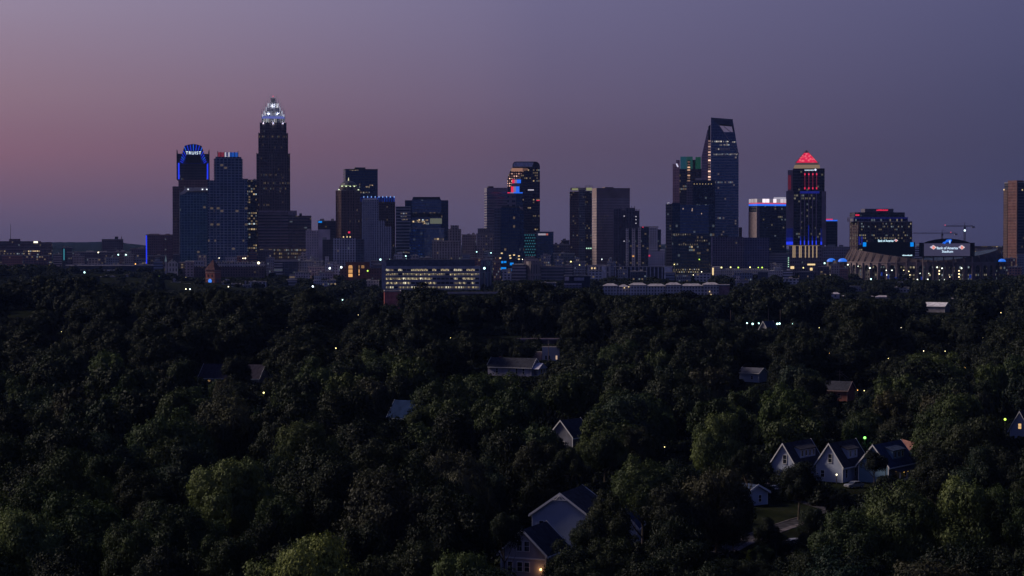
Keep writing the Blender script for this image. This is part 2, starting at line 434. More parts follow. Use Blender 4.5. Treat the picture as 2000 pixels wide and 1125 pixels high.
setback(25.2, zB, zC, 'setback', 3.6, 9)
MB().box(cxm - 22.5 * b.k, cxm + 22.5 * b.k, cym - 22.5 * b.k, cym + 22.5 * b.k, zC, zD, 0, 1).build('crown_base', [facade('f_crownbase', (.10, .08, .09), (.8, .8, .85), 30, 1.15, .42, .98, .62, S=1.0, col=(1, .95, .85), gm=.0), ROOF], b.root)  # uplit columns, their light put in as glowing stripes
alum = mat('crown_aluminium', (.62, .62, .68), .5, .2)
tiers = [(22.5, 232, 215, 15), (19.0, 225, 207.5, 13), (14.8, 218, 200, 11), (10.4, 210, 193.5, 9), (6.0, 203, 185.8, 7)]
cores = [(20.5, 231, 225), (16.8, 225, 216.5), (12.8, 216.5, 209), (8.6, 209, 200.5), (4.6, 200.5, 189.5)]
cf = [emit('crown_blue_glow', (.25, .32, .85), .38), facade('f_crown1', (.10, .11, .22), (.8, .8, .85), 40, 1.5, .5, .98, .8, S=.55, col=(1, .95, .9), gm=.0), facade('f_crown2', (.20, .21, .33), (.6, .6, .75), 40, 2.0, .5, .98, .5, S=.35, col=(.8, .8, 1), gm=.0), facade('f_crown3', (.3, .3, .4), (.8, .8, .85), 40, 3.0, .6, .98, .7, S=.75, col=(1, .97, .95), gm=.0), mat('crown_core_dark', (.10, .11, .2), .4, .4)]
for (hw, ya, yb), m in zip(cores, cf):
    h = hw * b.k
    MB().box(cxm - h, cxm + h, cym - h, cym + h, b.z(ya) + .02, b.z(yb), 0, 1).build('crown_core', [m, ROOF], b.root)  # uplight on the crown tiers is put in as emission
for hw, ya, yb, n in tiers:
    h = hw * b.k; q = MB()
    for sx, sy in ((0, -1), (-1, 0), (1, 0), (0, 1)):
        for i in range(n):
            c = -h + 2 * h * i / (n - 1)
            X, Y = (c, sy * h) if sx == 0 else (sx * h, c)
            # taller at the middle of a side, low at the corner, as organ pipes
            t = 1 - abs(c) / h
            z1 = b.z(yb) - (1 - t) * 3.0; z0 = b.z(ya) + 3.5 * (1 if hw > 20 else .6)
            q.tube((cxm + X, cym + Y, z0), (cxm + X, cym + Y, z1 - 2.5), .26, .26, 5)
            q.tube((cxm + X, cym + Y, z1 - 2.5), (cxm + X, cym + Y, z1), .26, .03, 5)
    for sx in (-1, 1):
        for sy in (-1, 1):
            q.tube((cxm + sx * h, cym + sy * h, b.z(ya)), (cxm + sx * h, cym + sy * h, b.z(yb) + 3), .7, .1, 6)
    q.build('crown_spires', [alum], b.root)
    if hw > 8:
        for sx, sy in ((-1, -1), (1, -1), (-1, 1), (1, 1)):
            s_ = MB(); s_.box(cxm + sx * h * .93 - 1, cxm + sx * h * .93 + 1, cym + sy * h * .93 - 1, cym + sy * h * .93 + 1, b.z(ya) + 1.5, b.z(ya) + 7)
            s_.build('crown_uplit_corner', [emit('crown_corner_glow', (.8, .8, 1.0), .5)], b.root)  # uplit crown corner, its light put in as a glowing box
for i, (fx, fy, y_) in enumerate(((-19, -26, 240), (0, -27, 240), (19, -26, 240), (-27, 0, 240), (27, 0, 240), (-9, -17.5, 221), (9, -17.5, 221), (0, -12, 205))):
    ld = bpy.data.lights.new('crown_floodlight', 'POINT'); ld.energy = 800 if i < 5 else 900; ld.color = (.86, .9, 1.0); ld.shadow_soft_size = .6
    lo = bpy.data.objects.new('crown_floodlight', ld); COL.objects.link(lo); lo.parent = b.root; lo.location = (cxm + fx * b.k, cym + fy * b.k, b.z(y_))
MB().box(cxm - 22.6 * b.k, cxm + 22.6 * b.k, cym - 22.6 * b.k, cym + 22.6 * b.k, b.z(230.6), b.z(227.4)).build('crown_light_band', [emit('crown_band', (.22, .26, .9), .42)], b.root)
MB().ball((cxm, cym, b.z(185.8)), .9).build('beacon', [emit('beacon_red', (1, .12, .25), .7)], b.root)
MB().tube((cxm, cym, b.z(191)), (cxm, cym, b.z(186.4)), .3).build('mast', [alum], b.root)

# dark banded office block at its foot
b = Bld('banded_office', 'wide dark office block with horizontal bands at the foot of the crowned skyscraper', 'office building', 505, 608, 2760, depth=40)
fS = facade('f_bandoffice', (.24, .19, .24), (.05, .05, .08), 4.2, 60, .995, .5, .0, S=.5)
fS2 = facade('f_bandoffice2', (.15, .12, .15), (.05, .05, .08), 4.2, 4, .93, .5, .05, .1, .4, .5)
MB().box(b.u(505), b.u(563), 0, b.L2, b.z(484), b.z(415), 0, 1).build('office_wing', [fS, ROOF], b.root)
MB().box(b.u(506), b.u(562), .6, b.L2 - 1, b.z(415) + .01, b.z(411), 0).build('roof_screen', [mat('screen_mauve', (.30, .24, .30), .8)], b.root)
MB().box(b.u(563.1), b.u(608.5), 1.5, b.L2, b.z(484), b.z(421), 0, 1).build('office_wing', [fS2, ROOF], b.root)
MB().box(b.u(563.1), b.u(580), 6, 30, b.z(421) + .01, b.z(411), 0, 1).build('penthouse', [mat('screen_mauve', (.3, .24, .3)), ROOF], b.root)
MB().box(b.u(585), b.u(590), 6, 12, b.z(421) + .01, b.z(416.5), 0, 1).build('rooftop_unit', [STEEL], b.root)
MB().box(b.u(505.5), b.u(608), .3, b.L2 - .3, -1, b.z(484) - .01, 0, 1).build('ground_storeys', [facade('f_bandbase', (.14, .11, .13), (.3, .2, .1), 5, 2.4, .7, .5, .5, .0, S=.55), ROOF], b.root)

b = Bld('concrete_tower', 'short pale concrete block with a stepped top, beside the banded office block', 'office building', 597, 645, 2690, depth=24)
fc = facade('f_pale', (.85, .66, .68), (.12, .1, .14), 3.6, 3.2, .28, .5, .0)
MB().box(b.u(597), b.u(622), 0, 22, -1, b.z(450), 0, 1).build('wall', [fc, ROOFL], b.root)
MB().box(b.u(622.1), b.u(645), 2, 22, -1, b.z(448), 0, 1).build('wall', [mat('pale_concrete', (.75, .6, .63), .85, scale=.05), ROOFL], b.root)
MB().box(b.u(600), b.u(607), 5, 12, b.z(450), b.z(447)).build('rooftop_unit', [CONC], b.root)

b = Bld('small_tower', 'short dark tower with a bright blue sign at its top corner', 'office building', 621, 657, 2960)
b.body('tower_shaft', 432, facade('f_smalldark', (.12, .10, .13), (.05, .05, .08), 3.8, 3, .6, .55, .02)); light_strip(b, 622, 629, 432, 435, E_CYAN, 'sign', .6); b.units(2, 5, 432)

# domed tower
b = Bld('domed_tower', 'dark brown stone tower with a small dome and a ring of greenish white roof lights', 'skyscraper', 656.5, 704.5, 2800, xs=666.5, ang=22, depth=34)
fD = facade('f_domed', (.20, .13, .13), (.04, .04, .05), 3.9, 2.6, .52, .66, .035, S=.5)
b.body('tower_shaft', 372, fD, ribs=(7, .8, .5, mat('brown_pier', (.24, .15, .145), .7)))
mx_, my_ = b.L1 * .5, b.L2 * .45
MB().tube((mx_, my_, b.z(372)), (mx_, my_, b.z(365)), 13.5, 13.5, 16).build('drum', [facade('f_drum', (.2, .14, .14), (.05, .05, .05), 5, 2, .5, .5, .0)], b.root)
MB().ball((mx_, my_, b.z(365)), 12.5, 0, 16, 5, 0, .75).build('dome', [mat('dome_copper', (.12, .11, .12), .5, .3)], b.root)
MB().tube((mx_, my_, b.z(354.5)), (mx_, my_, b.z(346)), 1.0, .2, 6).build('finial', [emit('finial_glow', (1, .95, .55), .8)], b.root)
for i, x in enumerate((662.0, 668, 676, 684, 692, 700)):
    MB().box(b.u(x) - .9, b.u(x) + .9, -1.2, -.3, b.z(371 if i in (0, 5) else 364.5) , b.z(369.5 if i in (0, 5) else 362.8)).build('roof_lamp', [emit('greenish_lamp', (.85, 1, .62), 1.2)], b.root)
light_strip(b, 668, 697, 361.5, 363, emit('greenish_strip', (.75, .9, .4), .22), d=.5)

b = Bld('box_tower', 'plain dark box shaped glass tower standing behind the domed tower', 'skyscraper', 671, 738, 3020, xs=675, ang=12, depth=36)
b.body('tower_shaft', 331, facade('f_boxdark', (.045, .045, .065), (.07, .09, .15), 3.9, 2.4, .8, .7, .01, .10, .5, .6), capm=STEEL)
MB().box(b.u(695), b.u(715), 5, 20, b.z(331), b.z(326.5), 0).build('penthouse', [STEEL], b.root)
for x0, x1, y in ((683, 700, 333), (702, 722, 377), (714, 722, 366), (722, 729, 362.5)):
    MB().box(b.u(x0), b.u(x1), -.06, -.004, b.z(y) , b.z(y) + 2.0).build('lit_windows', [facade('f_litrow', (.05, .05, .06), (.9, .7, .4), 2, 2.2, .7, .95, .72, S=.7, gm=0)], b.root)

b = Bld('blue_crowned_tower', 'brown tower with blue lights along its flat top, behind the ribbed grey tower', 'skyscraper', 695, 772, 2860)
b.body('tower_shaft', 394, facade('f_bluecrown', (.13, .085, .09), (.04, .04, .05), 3.7, 3.0, .5, .55, .05, S=.5, cool=.6), cap=0)
MB().box(.5, b.L1 - .5, .5, b.L2 - .5, b.z(394) + .01, b.z(384), 0, 1).build('crown_storey', [facade('f_bluestore', (.06, .06, .12), (.02, .06, .5), 30, 3.4, .5, .98, .85, S=.16, col=(.03, .12, 1), cool=0, gm=0), ROOF], b.root)
for i in range(11):
    x = 696 + i * 7.4
    MB().box(b.u(x) - .55, b.u(x) + .55, -.9, .4, b.z(386), b.z(383)).build('roof_lamp', [emit('roof_blue_lamp', (.25, .45, 1), .9)], b.root)

b = Bld('ribbed_tower', 'grey ribbed residential tower stepping down to one side, below the blue light row', 'skyscraper', 707, 765, 2700)
fg = facade('f_ribbed', (.42, .41, .5), (.13, .14, .22), 3.2, 3.0, .5, .72, .006, S=.6)
rb = mat('grey_rib', (.54, .52, .6), .7)
zt = b.z(390)
q = MB().box(0, b.u(739), 0, 26, -1, zt, 0, 1)
for i in range(9): q.box(b.u(707 + i * 3.9), b.u(708.1 + i * 3.9), -.7, -.004, 0, zt + 1, 2)
q.build('tower_shaft', [fg, ROOFL, rb], b.root)
q = MB().box(b.u(739.1), b.u(752), 1, 26, -1, b.z(432), 0, 1)
for i in range(3): q.box(b.u(740 + i * 4.2), b.u(741.2 + i * 4.2), .3, .996, 0, b.z(432) + 1, 2)
q.build('side_wing', [fg, ROOFL, rb], b.root)
q = MB().box(b.u(752.1), b.u(765), 2, 26, -1, b.z(443), 0, 1)
for i in range(3): q.box(b.u(753 + i * 4.4), b.u(754.2 + i * 4.4), 1.3, 1.996, 0, b.z(443) + 1, 2)
q.build('side_wing', [fg, ROOFL, rb], b.root)
MB().box(b.u(710), b.u(737), 3, 16, zt + .02, b.z(387.5), 0).build('penthouse', [mat('grey_rib', (.4, .38, .47))], b.root)

b = Bld('gridded_block', 'mid rise block with a white grid front and dark brick side, below the domed tower', 'apartment building', 630, 711.5, 2600, depth=30)
fw = facade('f_whitegrid', (.72, .66, .72), (.10, .10, .15), 3.3, 3.4, .58, .72, .02, S=.5)
MB().box(b.u(650), b.u(695), 0, 30, -1, b.z(465), 0, 1).build('wall', [fw, ROOFL], b.root)
MB().box(b.u(630), b.u(649.9), 1, 28, -1, b.z(468), 0, 1).build('side_wing', [facade('f_brickside', (.12, .09, .11), (.06, .06, .08), 3.3, 3.2, .6, .6, .06, S=.6), ROOF], b.root)
MB().box(b.u(695.1), b.u(711.5), 1, 28, -1, b.z(467), 0, 1).build('side_wing', [facade('f_greyside', (.16, .15, .2), (.07, .08, .12), 3.3, 4, .8, .55, .04, S=.6), ROOF], b.root)
MB().box(b.u(630), b.u(638), 3, 12, b.z(468), b.z(463.5), 0).build('rooftop_unit', [CONC], b.root)
for x in (671, 678, 684): MB().box(b.u(x) - .7, b.u(x) + .7, 4, 5, b.z(464), b.z(461.5), 0).build('roof_lamp', [E_WARM], b.root)
MB().box(b.u(680), b.u(684), 2, 3, b.z(455.6), b.z(452), 0).build('red_sign', [E_RED], b.root)
MB().tube((b.u(682), 2.5, b.z(465)), (b.u(682), 2.5, b.z(455.6)), .25).build('sign_post', [STEEL], b.root)

b = Bld('banded_tower', 'slim tower of alternating dark and pale floor bands, beside the brown blue topped tower', 'skyscraper', 773, 802, 2800)
b.body('tower_shaft', 404, facade('f_striped', (.34, .33, .40), (.04, .05, .08), 4.4, 40, .995, .55, .0), cap=.6)
for x0, x1, y in ((783, 795, 418), (783, 794, 424), (784, 796, 430), (780, 800, 494)):
    MB().box(b.u(x0), b.u(x1), -.06, -.004, b.z(y), b.z(y) + 1.6).build('lit_windows', [facade('f_litrow2', (.05, .05, .06), (.9, .8, .6), 2, 2.0, .8, .95, .7, S=.35, gm=0)], b.root)

b = Bld('angular_tower', 'broad dark glass tower with an angular shouldered top and lit middle floors', 'skyscraper', 791, 876, 2900, depth=44)
fa = facade('f_angular', (.04, .04, .06), (.06, .08, .13), 4.1, 3.0, .85, .7, .012, .12, .4, .5)
MB().box(b.u(791), b.u(804.5), 3, 40, -1, b.z(391), 0, 1).build('shoulder', [fa, ROOF], b.root)
MB().box(b.u(804.6), b.u(862), 0, 44, -1, b.z(390), 0, 1).build('tower_shaft', [facade('f_angular2', (.10, .11, .16), (.16, .19, .29), 4.1, 3.0, .9, .75, .01, .10, .5, .5), ROOF], b.root)
MB().frus(b.u(805), b.u(861), .3, 43, b.z(390) + .01, b.u(807), b.u(859), 1, 42, b.z(384.5), 0).build('crown_storey', [mat('black_screen', (.03, .03, .045), .5)], b.root)
MB().box(b.u(862.1), b.u(875.8), 3, 40, -1, b.z(391), 0, 1).build('shoulder', [fa, ROOF], b.root)
MB().box(b.u(804.8), b.u(862), -.12, -.004, b.z(424), b.z(416)).build('dark_band', [mat('black_screen', (.03, .03, .045), .5)], b.root)
for x0, x1, y, n in ((804, 830, 434.5, 3), (826, 838, 438, 2), (812, 836, 431.5, 3)):
    MB().box(b.u(x0), b.u(x1), -.12, -.004, b.z(y), b.z(y) + 2.4).build('lit_windows', [facade('f_litrow3', (.05, .05, .06), (.9, .7, .4), 2.4, 2.6, .8, .95, .75, S=.8, gm=0)], b.root)
MB().box(b.u(840), b.u(863), -.4, -.15, b.z(437), b.z(426.5)).build('sky_lobby', [emit('greenish_lobby', (.62, .66, .5), .16)], b.root)

b = Bld('blue_lit_block', 'low dark glass block with dim blue lit floors in front of the shouldered tower', 'office building', 800, 829, 2690)
b.body('wall', 446, facade('f_bluelow', (.04, .05, .08), (.03, .08, .22), 4, 3.2, .85, .75, .14, S=.22, col=(.05, .2, 1), cool=.3), cap=.5)
b = Bld('glass_block', 'plain blue grey glass block with a lit top corner, in front of the shouldered tower', 'office building', 829.5, 868, 2700)
b.body('wall', 446.5, facade('f_greyblue', (.12, .14, .20), (.15, .19, .30), 4, 3, .92, .85, .004), cap=.5, yb=None)
MB().box(b.u(848), b.u(866), -.3, -.004, b.z(469), b.z(465)).build('lit_windows', [facade('f_litrow3', (.05, .05, .06), (.9, .7, .4))], b.root)

b = Bld('tan_setback_block', 'tan masonry block with a narrower upper tower, left of the beige low rises', 'office building', 844, 901, 2600, depth=34)
ft = facade('f_tan', (.52, .40, .37), (.07, .06, .08), 3.5, 3.6, .4, .62, .03, S=.8)
MB().box(b.u(844), b.u(901), 0, 34, -1, b.z(470), 0, 1).build('wall', [ft, ROOF], b.root)
MB().box(b.u(875), b.u(901), 4, 26, b.z(470) + .01, b.z(447), 0, 1).build('setback', [ft, ROOF], b.root)
MB().box(b.u(880), b.u(896), 6, 20, b.z(447) + .01, b.z(440), 0, 1).build('penthouse', [ft, ROOF], b.root)
MB().box(b.u(844) - .4, b.u(901) + .4, -.5, -.004, b.z(472.5), b.z(470.5)).build('cornice', [mat('tan_trim', (.5, .4, .37), .8)], b.root)

# brick hall with glowing arches
b = Bld('brick_hall', 'red brick hall with tall arches glowing orange, in front of the white gridded block', 'brick building', 664, 725, 2350, depth=26)
BRICK = mat('red_brick', (.34, .13, .10), .9, scale=.5)
br2 = facade('f_brickwall', (.30, .12, .11), (.10, .07, .08), 3.6, 3.2, .35, .5, .03, S=.5)
MB().box(b.u(675.5), b.u(722), 0, 22, -1, b.z(512), 0, 1).build('wall', [BRICK, ROOF], b.root)
MB().box(b.u(664), b.u(675.4), 2, 22, -1, b.z(521), 0, 1).build('side_wing', [br2, ROOF], b.root)
MB().box(b.u(722.1), b.u(748), 1.5, 22, -1, b.z(524), 0, 1).build('side_wing', [br2, ROOF], b.root)
MB().box(b.u(728), b.u(746), 5, 18, b.z(524) + .01, b.z(517), 0, 1).build('setback', [mat('grey_panel', (.2, .17, .21), .8)], b.root)
for xc, w, yt, yb in ((684.5, 8, 516.5, 541), (699, 6, 516.5, 538), (708.5, 6, 516.5, 524)):
    h = w / 2; P = [(xc - h, yb), (xc - h, yt + h), (xc - h * .7, yt + h * .3), (xc, yt), (xc + h * .7, yt + h * .3), (xc + h, yt + h), (xc + h, yb)]
    MB().sheet([(b.u(x), b.z(y)) for x, y in P], -.25, -.004, 0, 1).build('lit_arch', [facade('f_archglow', (.2, .1, .05), (.9, .5, .2), 5, 40, .9, .8, 1.0, S=.55, col=(1, .48, .16), cool=0, gm=0), BRICK], b.root)
MB().box(b.u(675), b.u(722.5), -.5, -.26, b.z(514.5), b.z(511.8)).build('cornice', [mat('brick_dark', (.25, .10, .09), .9)], b.root)

# the lit five storey office
b = Bld('lit_office', 'five storey office with rows of warm lit windows above a red brick block', 'office building', 745.5, 938, 2205, depth=32)
ow = mat('office_panel', (.40, .38, .47), .7, scale=.08)
MB().box(b.u(745.5), b.u(938), 0, 32, -1, b.z(520), 0, 1).build('wall', [ow, ROOFL], b.root)
MB().box(b.u(752), b.u(928), 3.5, 26, b.z(520) + .01, b.z(506.5), 0, 1).build('roof_screen', [mat('blue_grey_screen', (.10, .11, .16), .8), ROOF], b.root)
MB().box(b.u(745.5), b.u(754), -.5, 4, b.z(520) - 36, b.z(511), 0, 1).build('corner_tower', [mat('pale_panel', (.36, .34, .42), .7), ROOFL], b.root)
for x in (768, 788, 812): MB().box(b.u(x), b.u(x) + 3, 5, 8, b.z(506.5), b.z(500 if x == 768 else 503), 0).build('chimney', [CONC], b.root)
LW = [facade('f_officelit%d' % i, (.10, .09, .09), (.9, .7, .4), 2.6, .85, .8, .96, .93, S=s, col=c, cool=0, gm=0) for i, (s, c) in enumerate(((.62, (1, .78, .38)), (.42, (1, .82, .45)), (.26, (1, .74, .36)), (.8, (1, .88, .58))))]
r_ = random.Random(5)
for row, yw in enumerate((526, 534.5, 543, 551.5, 560)):
    for c in range(22):
        xa = 753 + c * 8.35
        if xa + 7.4 > 937: continue
        dark = (row == 0 and r_.random() < .35) or (row == 2 and 10 < c < 15) or (row == 3 and 5 < c < 22 and r_.random() < .75) or r_.random() < .1
        m = GLASSD if dark else LW[r_.choice((0, 0, 1, 1, 2, 3))]
        MB().box(b.u(xa), b.u(xa + 7.2), -.08, -.004, b.z(yw + 3.2), b.z(yw - .6)).build('window', [m], b.root)
for row, yw in enumerate((530.5, 539, 547.5, 556)):
    MB().box(b.u(754.2), b.u(937.5), -.5, -.1, b.z(yw + 1.0), b.z(yw - .2)).build('ledge', [ow], b.root)
MB().box(b.u(746), b.u(938), -.7, -.004, b.z(567.5), b.z(566)).build('plinth_band', [CONC], b.root)
b = Bld('office_annex', 'grey annex with tall narrow piers closing the end of the lit office', 'office building', 938.6, 961, 2230, depth=24)
b.body('wall', 508, facade('f_annex', (.28, .26, .33), (.10, .10, .14), 20, 3.2, .4, .95, .0), cap=.6); b.units(1, 3, 508)

b = Bld('brick_block', 'windowless red brick block rising out of trees below the lit office', 'brick building', 750, 783, 1590, xs=750.5, ang=4, depth=14)
b.body('wall', 569.5, mat('pink_brick', (.62, .20, .18), .9, scale=.3), cap=.5, capm=CONC)
b = Bld('flat_warehouse', 'long warehouse with a pale flat roof edge, among trees below the lit office', 'warehouse', 875, 978, 1650, depth=30)
b.body('wall', 572, mat('dark_wall', (.12, .10, .11), .8), roof=ROOFL, cap=0)
MB().box(-.4, b.L1 + .4, -.5, -.004, b.z(573.5), b.z(569.8)).build('roof_fascia', [mat('pale_fascia', (.5, .42, .42), .7)], b.root)
# ================================================================== middle of the skyline
b = Bld('beige_low_rise', 'beige masonry low rise with rows of dark windows, next to the tan block', 'office building', 902, 930, 2760)
b.body('wall', 459, facade('f_beige1', (.30, .25, .29), (.08, .08, .11), 3.6, 3.2, .5, .5, .02)); b.units(2, 3, 459)
b = Bld('beige_low_rise', 'taller beige block with a stepped roof, foot of the grey ribbed office tower', 'office building', 930.5, 966, 2740)
fbg = facade('f_beige2', (.42, .35, .38), (.10, .09, .12), 3.6, 3.4, .45, .55, .03)
b.body('wall', 457, fbg)
MB().box(b.u(933), b.u(956), 4, 20, b.z(457) + 1, b.z(446), 0, 1).build('setback', [facade('f_beige1', (.3, .25, .29), (.08, .08, .11)), ROOF], b.root)
MB().box(b.u(930), b.u(946), -9, -.5, -1, b.z(484), 0, 1).build('front_wing', [fbg, ROOF], b.root)

b = Bld('ribbed_office_tower', 'grey office tower with close horizontal ribs, beside the tower with the rounded top', 'skyscraper', 946, 992, 2920, xs=951, ang=10, depth=34)
b.body('tower_shaft', 374, facade('f_ribgrey', (.24, .22, .28), (.10, .10, .15), 3.8, 30, .98, .5, .0), cap=0)
MB().box(0, b.L1, .0, b.L2, b.z(374) + .01, b.z(366.5), 0, 1).build('crown_storey', [mat('crown_grey', (.23, .21, .27), .8), ROOF], b.root)
MB().box(b.u(955), b.u(965), 5, 15, b.z(366.5), b.z(363.5), 0).build('penthouse', [STEEL], b.root)

# rounded top tower
b = Bld('rounded_tower', 'dark tower with a barrel rounded top and an orange reflection painted on its shoulder', 'skyscraper', 991, 1054.5, 2960, depth=46)
P = [(991, 349), (993.5, 341), (997, 333), (999, 328), (1044, 328), (1054.5, 328), (1054.5, 570), (991, 570)]
fr_ = facade('f_rounded', (.05, .04, .06), (.035, .04, .07), 4.0, 2.6, .75, .5, .02, .40, .55, .75, cool=.2)
MB().sheet([(b.u(x), b.z(y)) for x, y in P], 0, 46, 0, 1).build('tower_shaft', [fr_, mat('dark_side', (.05, .045, .06), .5)], b.root)
P = [(1001, 327.9)]
P += [(1008 - 7 * math.cos(R(t)), 323 - 7.5 * math.sin(R(t))) for t in range(0, 91, 15)]
P += [(1045.5 + 9 * math.cos(R(t)), 325 - 9.5 * math.sin(R(t))) for t in range(90, -1, -15)] + [(1054.5, 327.9)]
MB().sheet([(b.u(x), b.z(y)) for x, y in P], 0, 46, 0).build('barrel_top', [mat('dark_side', (.05, .045, .06), .5)], b.root)
P = [(1002.3, 325)] + [(1008 - 5.5 * math.cos(R(t)), 322 - 5 * math.sin(R(t))) for t in range(0, 91, 15)] + [(1037, 317.2), (1042, 317.4), (1039.5, 325)]
MB().sheet([(b.u(x), b.z(y)) for x, y in P], -1.2, -.004, 0).build('barrel_front', [mat('barrel_metal', (.5, .52, .66), .3, .5)], b.root)
MB().box(b.u(1002), b.u(1040), -1.6, -1.21, b.z(326.4), b.z(324.8)).build('barrel_rim', [PALE], b.root)
P = [(999, 334.6), (999, 328.4), (1021, 328.4), (1021, 334.6)]
MB().sheet([(b.u(x), b.z(y)) for x, y in P], -.8, -.004, 0).build('reflection_band', [emit('peach_storey', (.85, .42, .28), .34)], b.root)  # warm reflection on the tower front, put in as emission
for i in range(6): MB().box(b.u(1022 + i * 1.6), b.u(1022.9 + i * 1.6), -.8, -.004, b.z(334 - .3 * i), b.z(328.6)).build('reflection_bar', [emit('peach_pier', (.85, .42, .28), .22 - .02)], b.root)
P = [(991.2, 366), (991.2, 349), (996.5, 337), (999, 335), (1022, 335), (1014, 350), (1008, 366)]
MB().sheet([(b.u(x), b.z(y)) for x, y in P], -.5, -.004, 0).build('reflection_shoulder', [facade('f_shoulder', (.10, .035, .03), (1, .6, .45), 3.6, 3.4, .5, .42, 1.0, S=.75, col=(1, .55, .40), cool=0, gm=0)], b.root)  # rest of the warm reflection, painted as glowing cells
MB().box(b.u(1048), b.u(1054), -.5, -.004, b.z(392.2), b.z(390.8)).build('red_sign', [E_RED], b.root)
MB().box(b.u(1031), b.u(1042.5), -.5, -.004, b.z(372), b.z(370)).build('lit_windows', [E_PALEW], b.root)

# stepped tower with patriotic colours
b = Bld('stepped_tower', 'slim stepped tower lit half red and half blue, before the rounded top tower', 'skyscraper', 991, 1021, 2860, depth=24)
MB().box(0, b.L1, 0, 24, -1, b.z(378), 0, 1).build('tower_shaft', [facade('f_stepped', (.30, .26, .33), (.05, .06, .10), 6.5, 9, .55, .5, .0), ROOF], b.root)
MB().box(b.u(1007.5), b.u(1021), -.5, -.004, b.z(404), b.z(379)).build('glass_bay', [facade('f_stepglass', (.05, .05, .08), (.06, .09, .16), 4, 3, .85, .7, .05)], b.root)
def tri(y0, y1, xs, y0m, name):
    cols = (E_RED, emit('lilac_light', (.55, .45, .8), .35), E_BLUE2)
    for (xa, xb), m in zip(zip(xs, xs[1:]), cols):
        MB().box(b.u(xa), b.u(xb) - .05, y0m, y0m + 14, b.z(y1), b.z(y0), 0, 1).build(name, [m, ROOF], b.root)
tri(375.5, 377.6, (991, 996, 1003, 1021), -.6, 'light_band')
tri(364, 375.4, (998, 1003, 1007.5, 1014.5), 3, 'lit_tier')
MB().box(b.u(999), b.u(1015.5), 4, 18, b.z(364) + .02, b.z(357.8), 0).build('setback', [mat('grey_tier', (.35, .32, .42), .7)], b.root)
tri(350.5, 357.6, (1000, 1005, 1009.5, 1017.5), 4.5, 'lit_tier')
MB().box(b.u(1001), b.u(1017), 5, 16, b.z(350.5) + .02, b.z(348), 0).build('setback', [mat('grey_tier', (.35, .32, .42), .7)], b.root)
for x0, x1 in ((991.5, 997), (1003, 1009), (1012, 1016)):
    MB().box(b.u(x0), b.u(x1), -.9, -.6, b.z(407.5), b.z(405.5)).build('lit_windows', [E_WARM], b.root)

b = Bld('dark_blue_tower', 'dark blue glass tower with bright blue panels low on its front', 'skyscraper', 965, 1023.5, 2690, depth=32)
fdb = facade('f_darkblue', (.03, .04, .07), (.035, .06, .13), 3.9, 3.0, .88, .8, .012, .04, .3, .7)
MB().box(b.u(978), b.u(1016), 0, 32, -1, b.z(405), 0, 1).build('tower_shaft', [fdb, ROOF], b.root)
MB().box(b.u(1016.1), b.u(1023.5), 2, 32, -1, b.z(410), 0, 1).build('side_wing', [fdb, ROOF], b.root)
MB().box(b.u(965), b.u(977.9), 3, 28, -1, b.z(408), 0, 1).build('side_wing', [facade('f_rib2', (.20, .19, .26), (.05, .06, .10), 3.9, 2, .6, .7, .01), ROOF], b.root)
MB().box(b.u(980), b.u(1014), 3, 22, b.z(405) + .01, b.z(403), 0).build('penthouse', [STEEL], b.root)
for x0, x1, y0, y1 in ((979, 983, 510, 514), (984, 989, 510, 513.5), (996, 1003, 513, 518), (978.5, 988.5, 522, 527), (996, 999.5, 525, 529)):
    MB().box(b.u(x0), b.u(x1), -.4, -.004, b.z(y1), b.z(y0)).build('blue_panel', [E_CYAN], b.root)
for x, y in ((980, 494.5), (996, 499), (1004, 498), (1013.5, 500), (1013.5, 506), (997, 504), (977, 504)):
    MB().box(b.u(x) - 1.2, b.u(x) + 1.2, -.3, -.004, b.z(y + 1.2), b.z(y - 1)).build('lit_window', [E_WARM], b.root)

b = Bld('lattice_block', 'dark block covered in a lattice of teal lights, below the rounded top tower', 'office building', 1023.6, 1047, 2800)
b.body('wall', 456, mat('lattice_wall', (.03, .05, .07), .5), cap=.5)
for r in range(8):
    for c in range(5):
        x = 1025.5 + c * 4.3 + (2.1 if r % 2 else 0); y = 459 + r * 5.6
        if x > 1045: continue
        MB().sheet([(b.u(x - 1.0), b.z(y)), (b.u(x), b.z(y - 1.25)), (b.u(x + 1.0), b.z(y)), (b.u(x), b.z(y + 1.25))], -.3, -.004, 0).build('lattice_light', [E_TEAL], b.root)
b = Bld('glass_office', 'blue glass office with a pale red lit sign band along its top', 'office building', 1047.5, 1081, 2820)
b.body('wall', 453, facade('f_glassoff', (.07, .09, .13), (.08, .12, .21), 4, 3, .9, .8, .012), cap=.5)
light_strip(b, 1051, 1066, 456, 459.5, emit('pale_sign', (.8, .7, .85), .4), 'sign', .4); light_strip(b, 1066.5, 1070.5, 456, 459.5, emit('coral_sign', (1, .25, .2), .4), 'sign', .4)

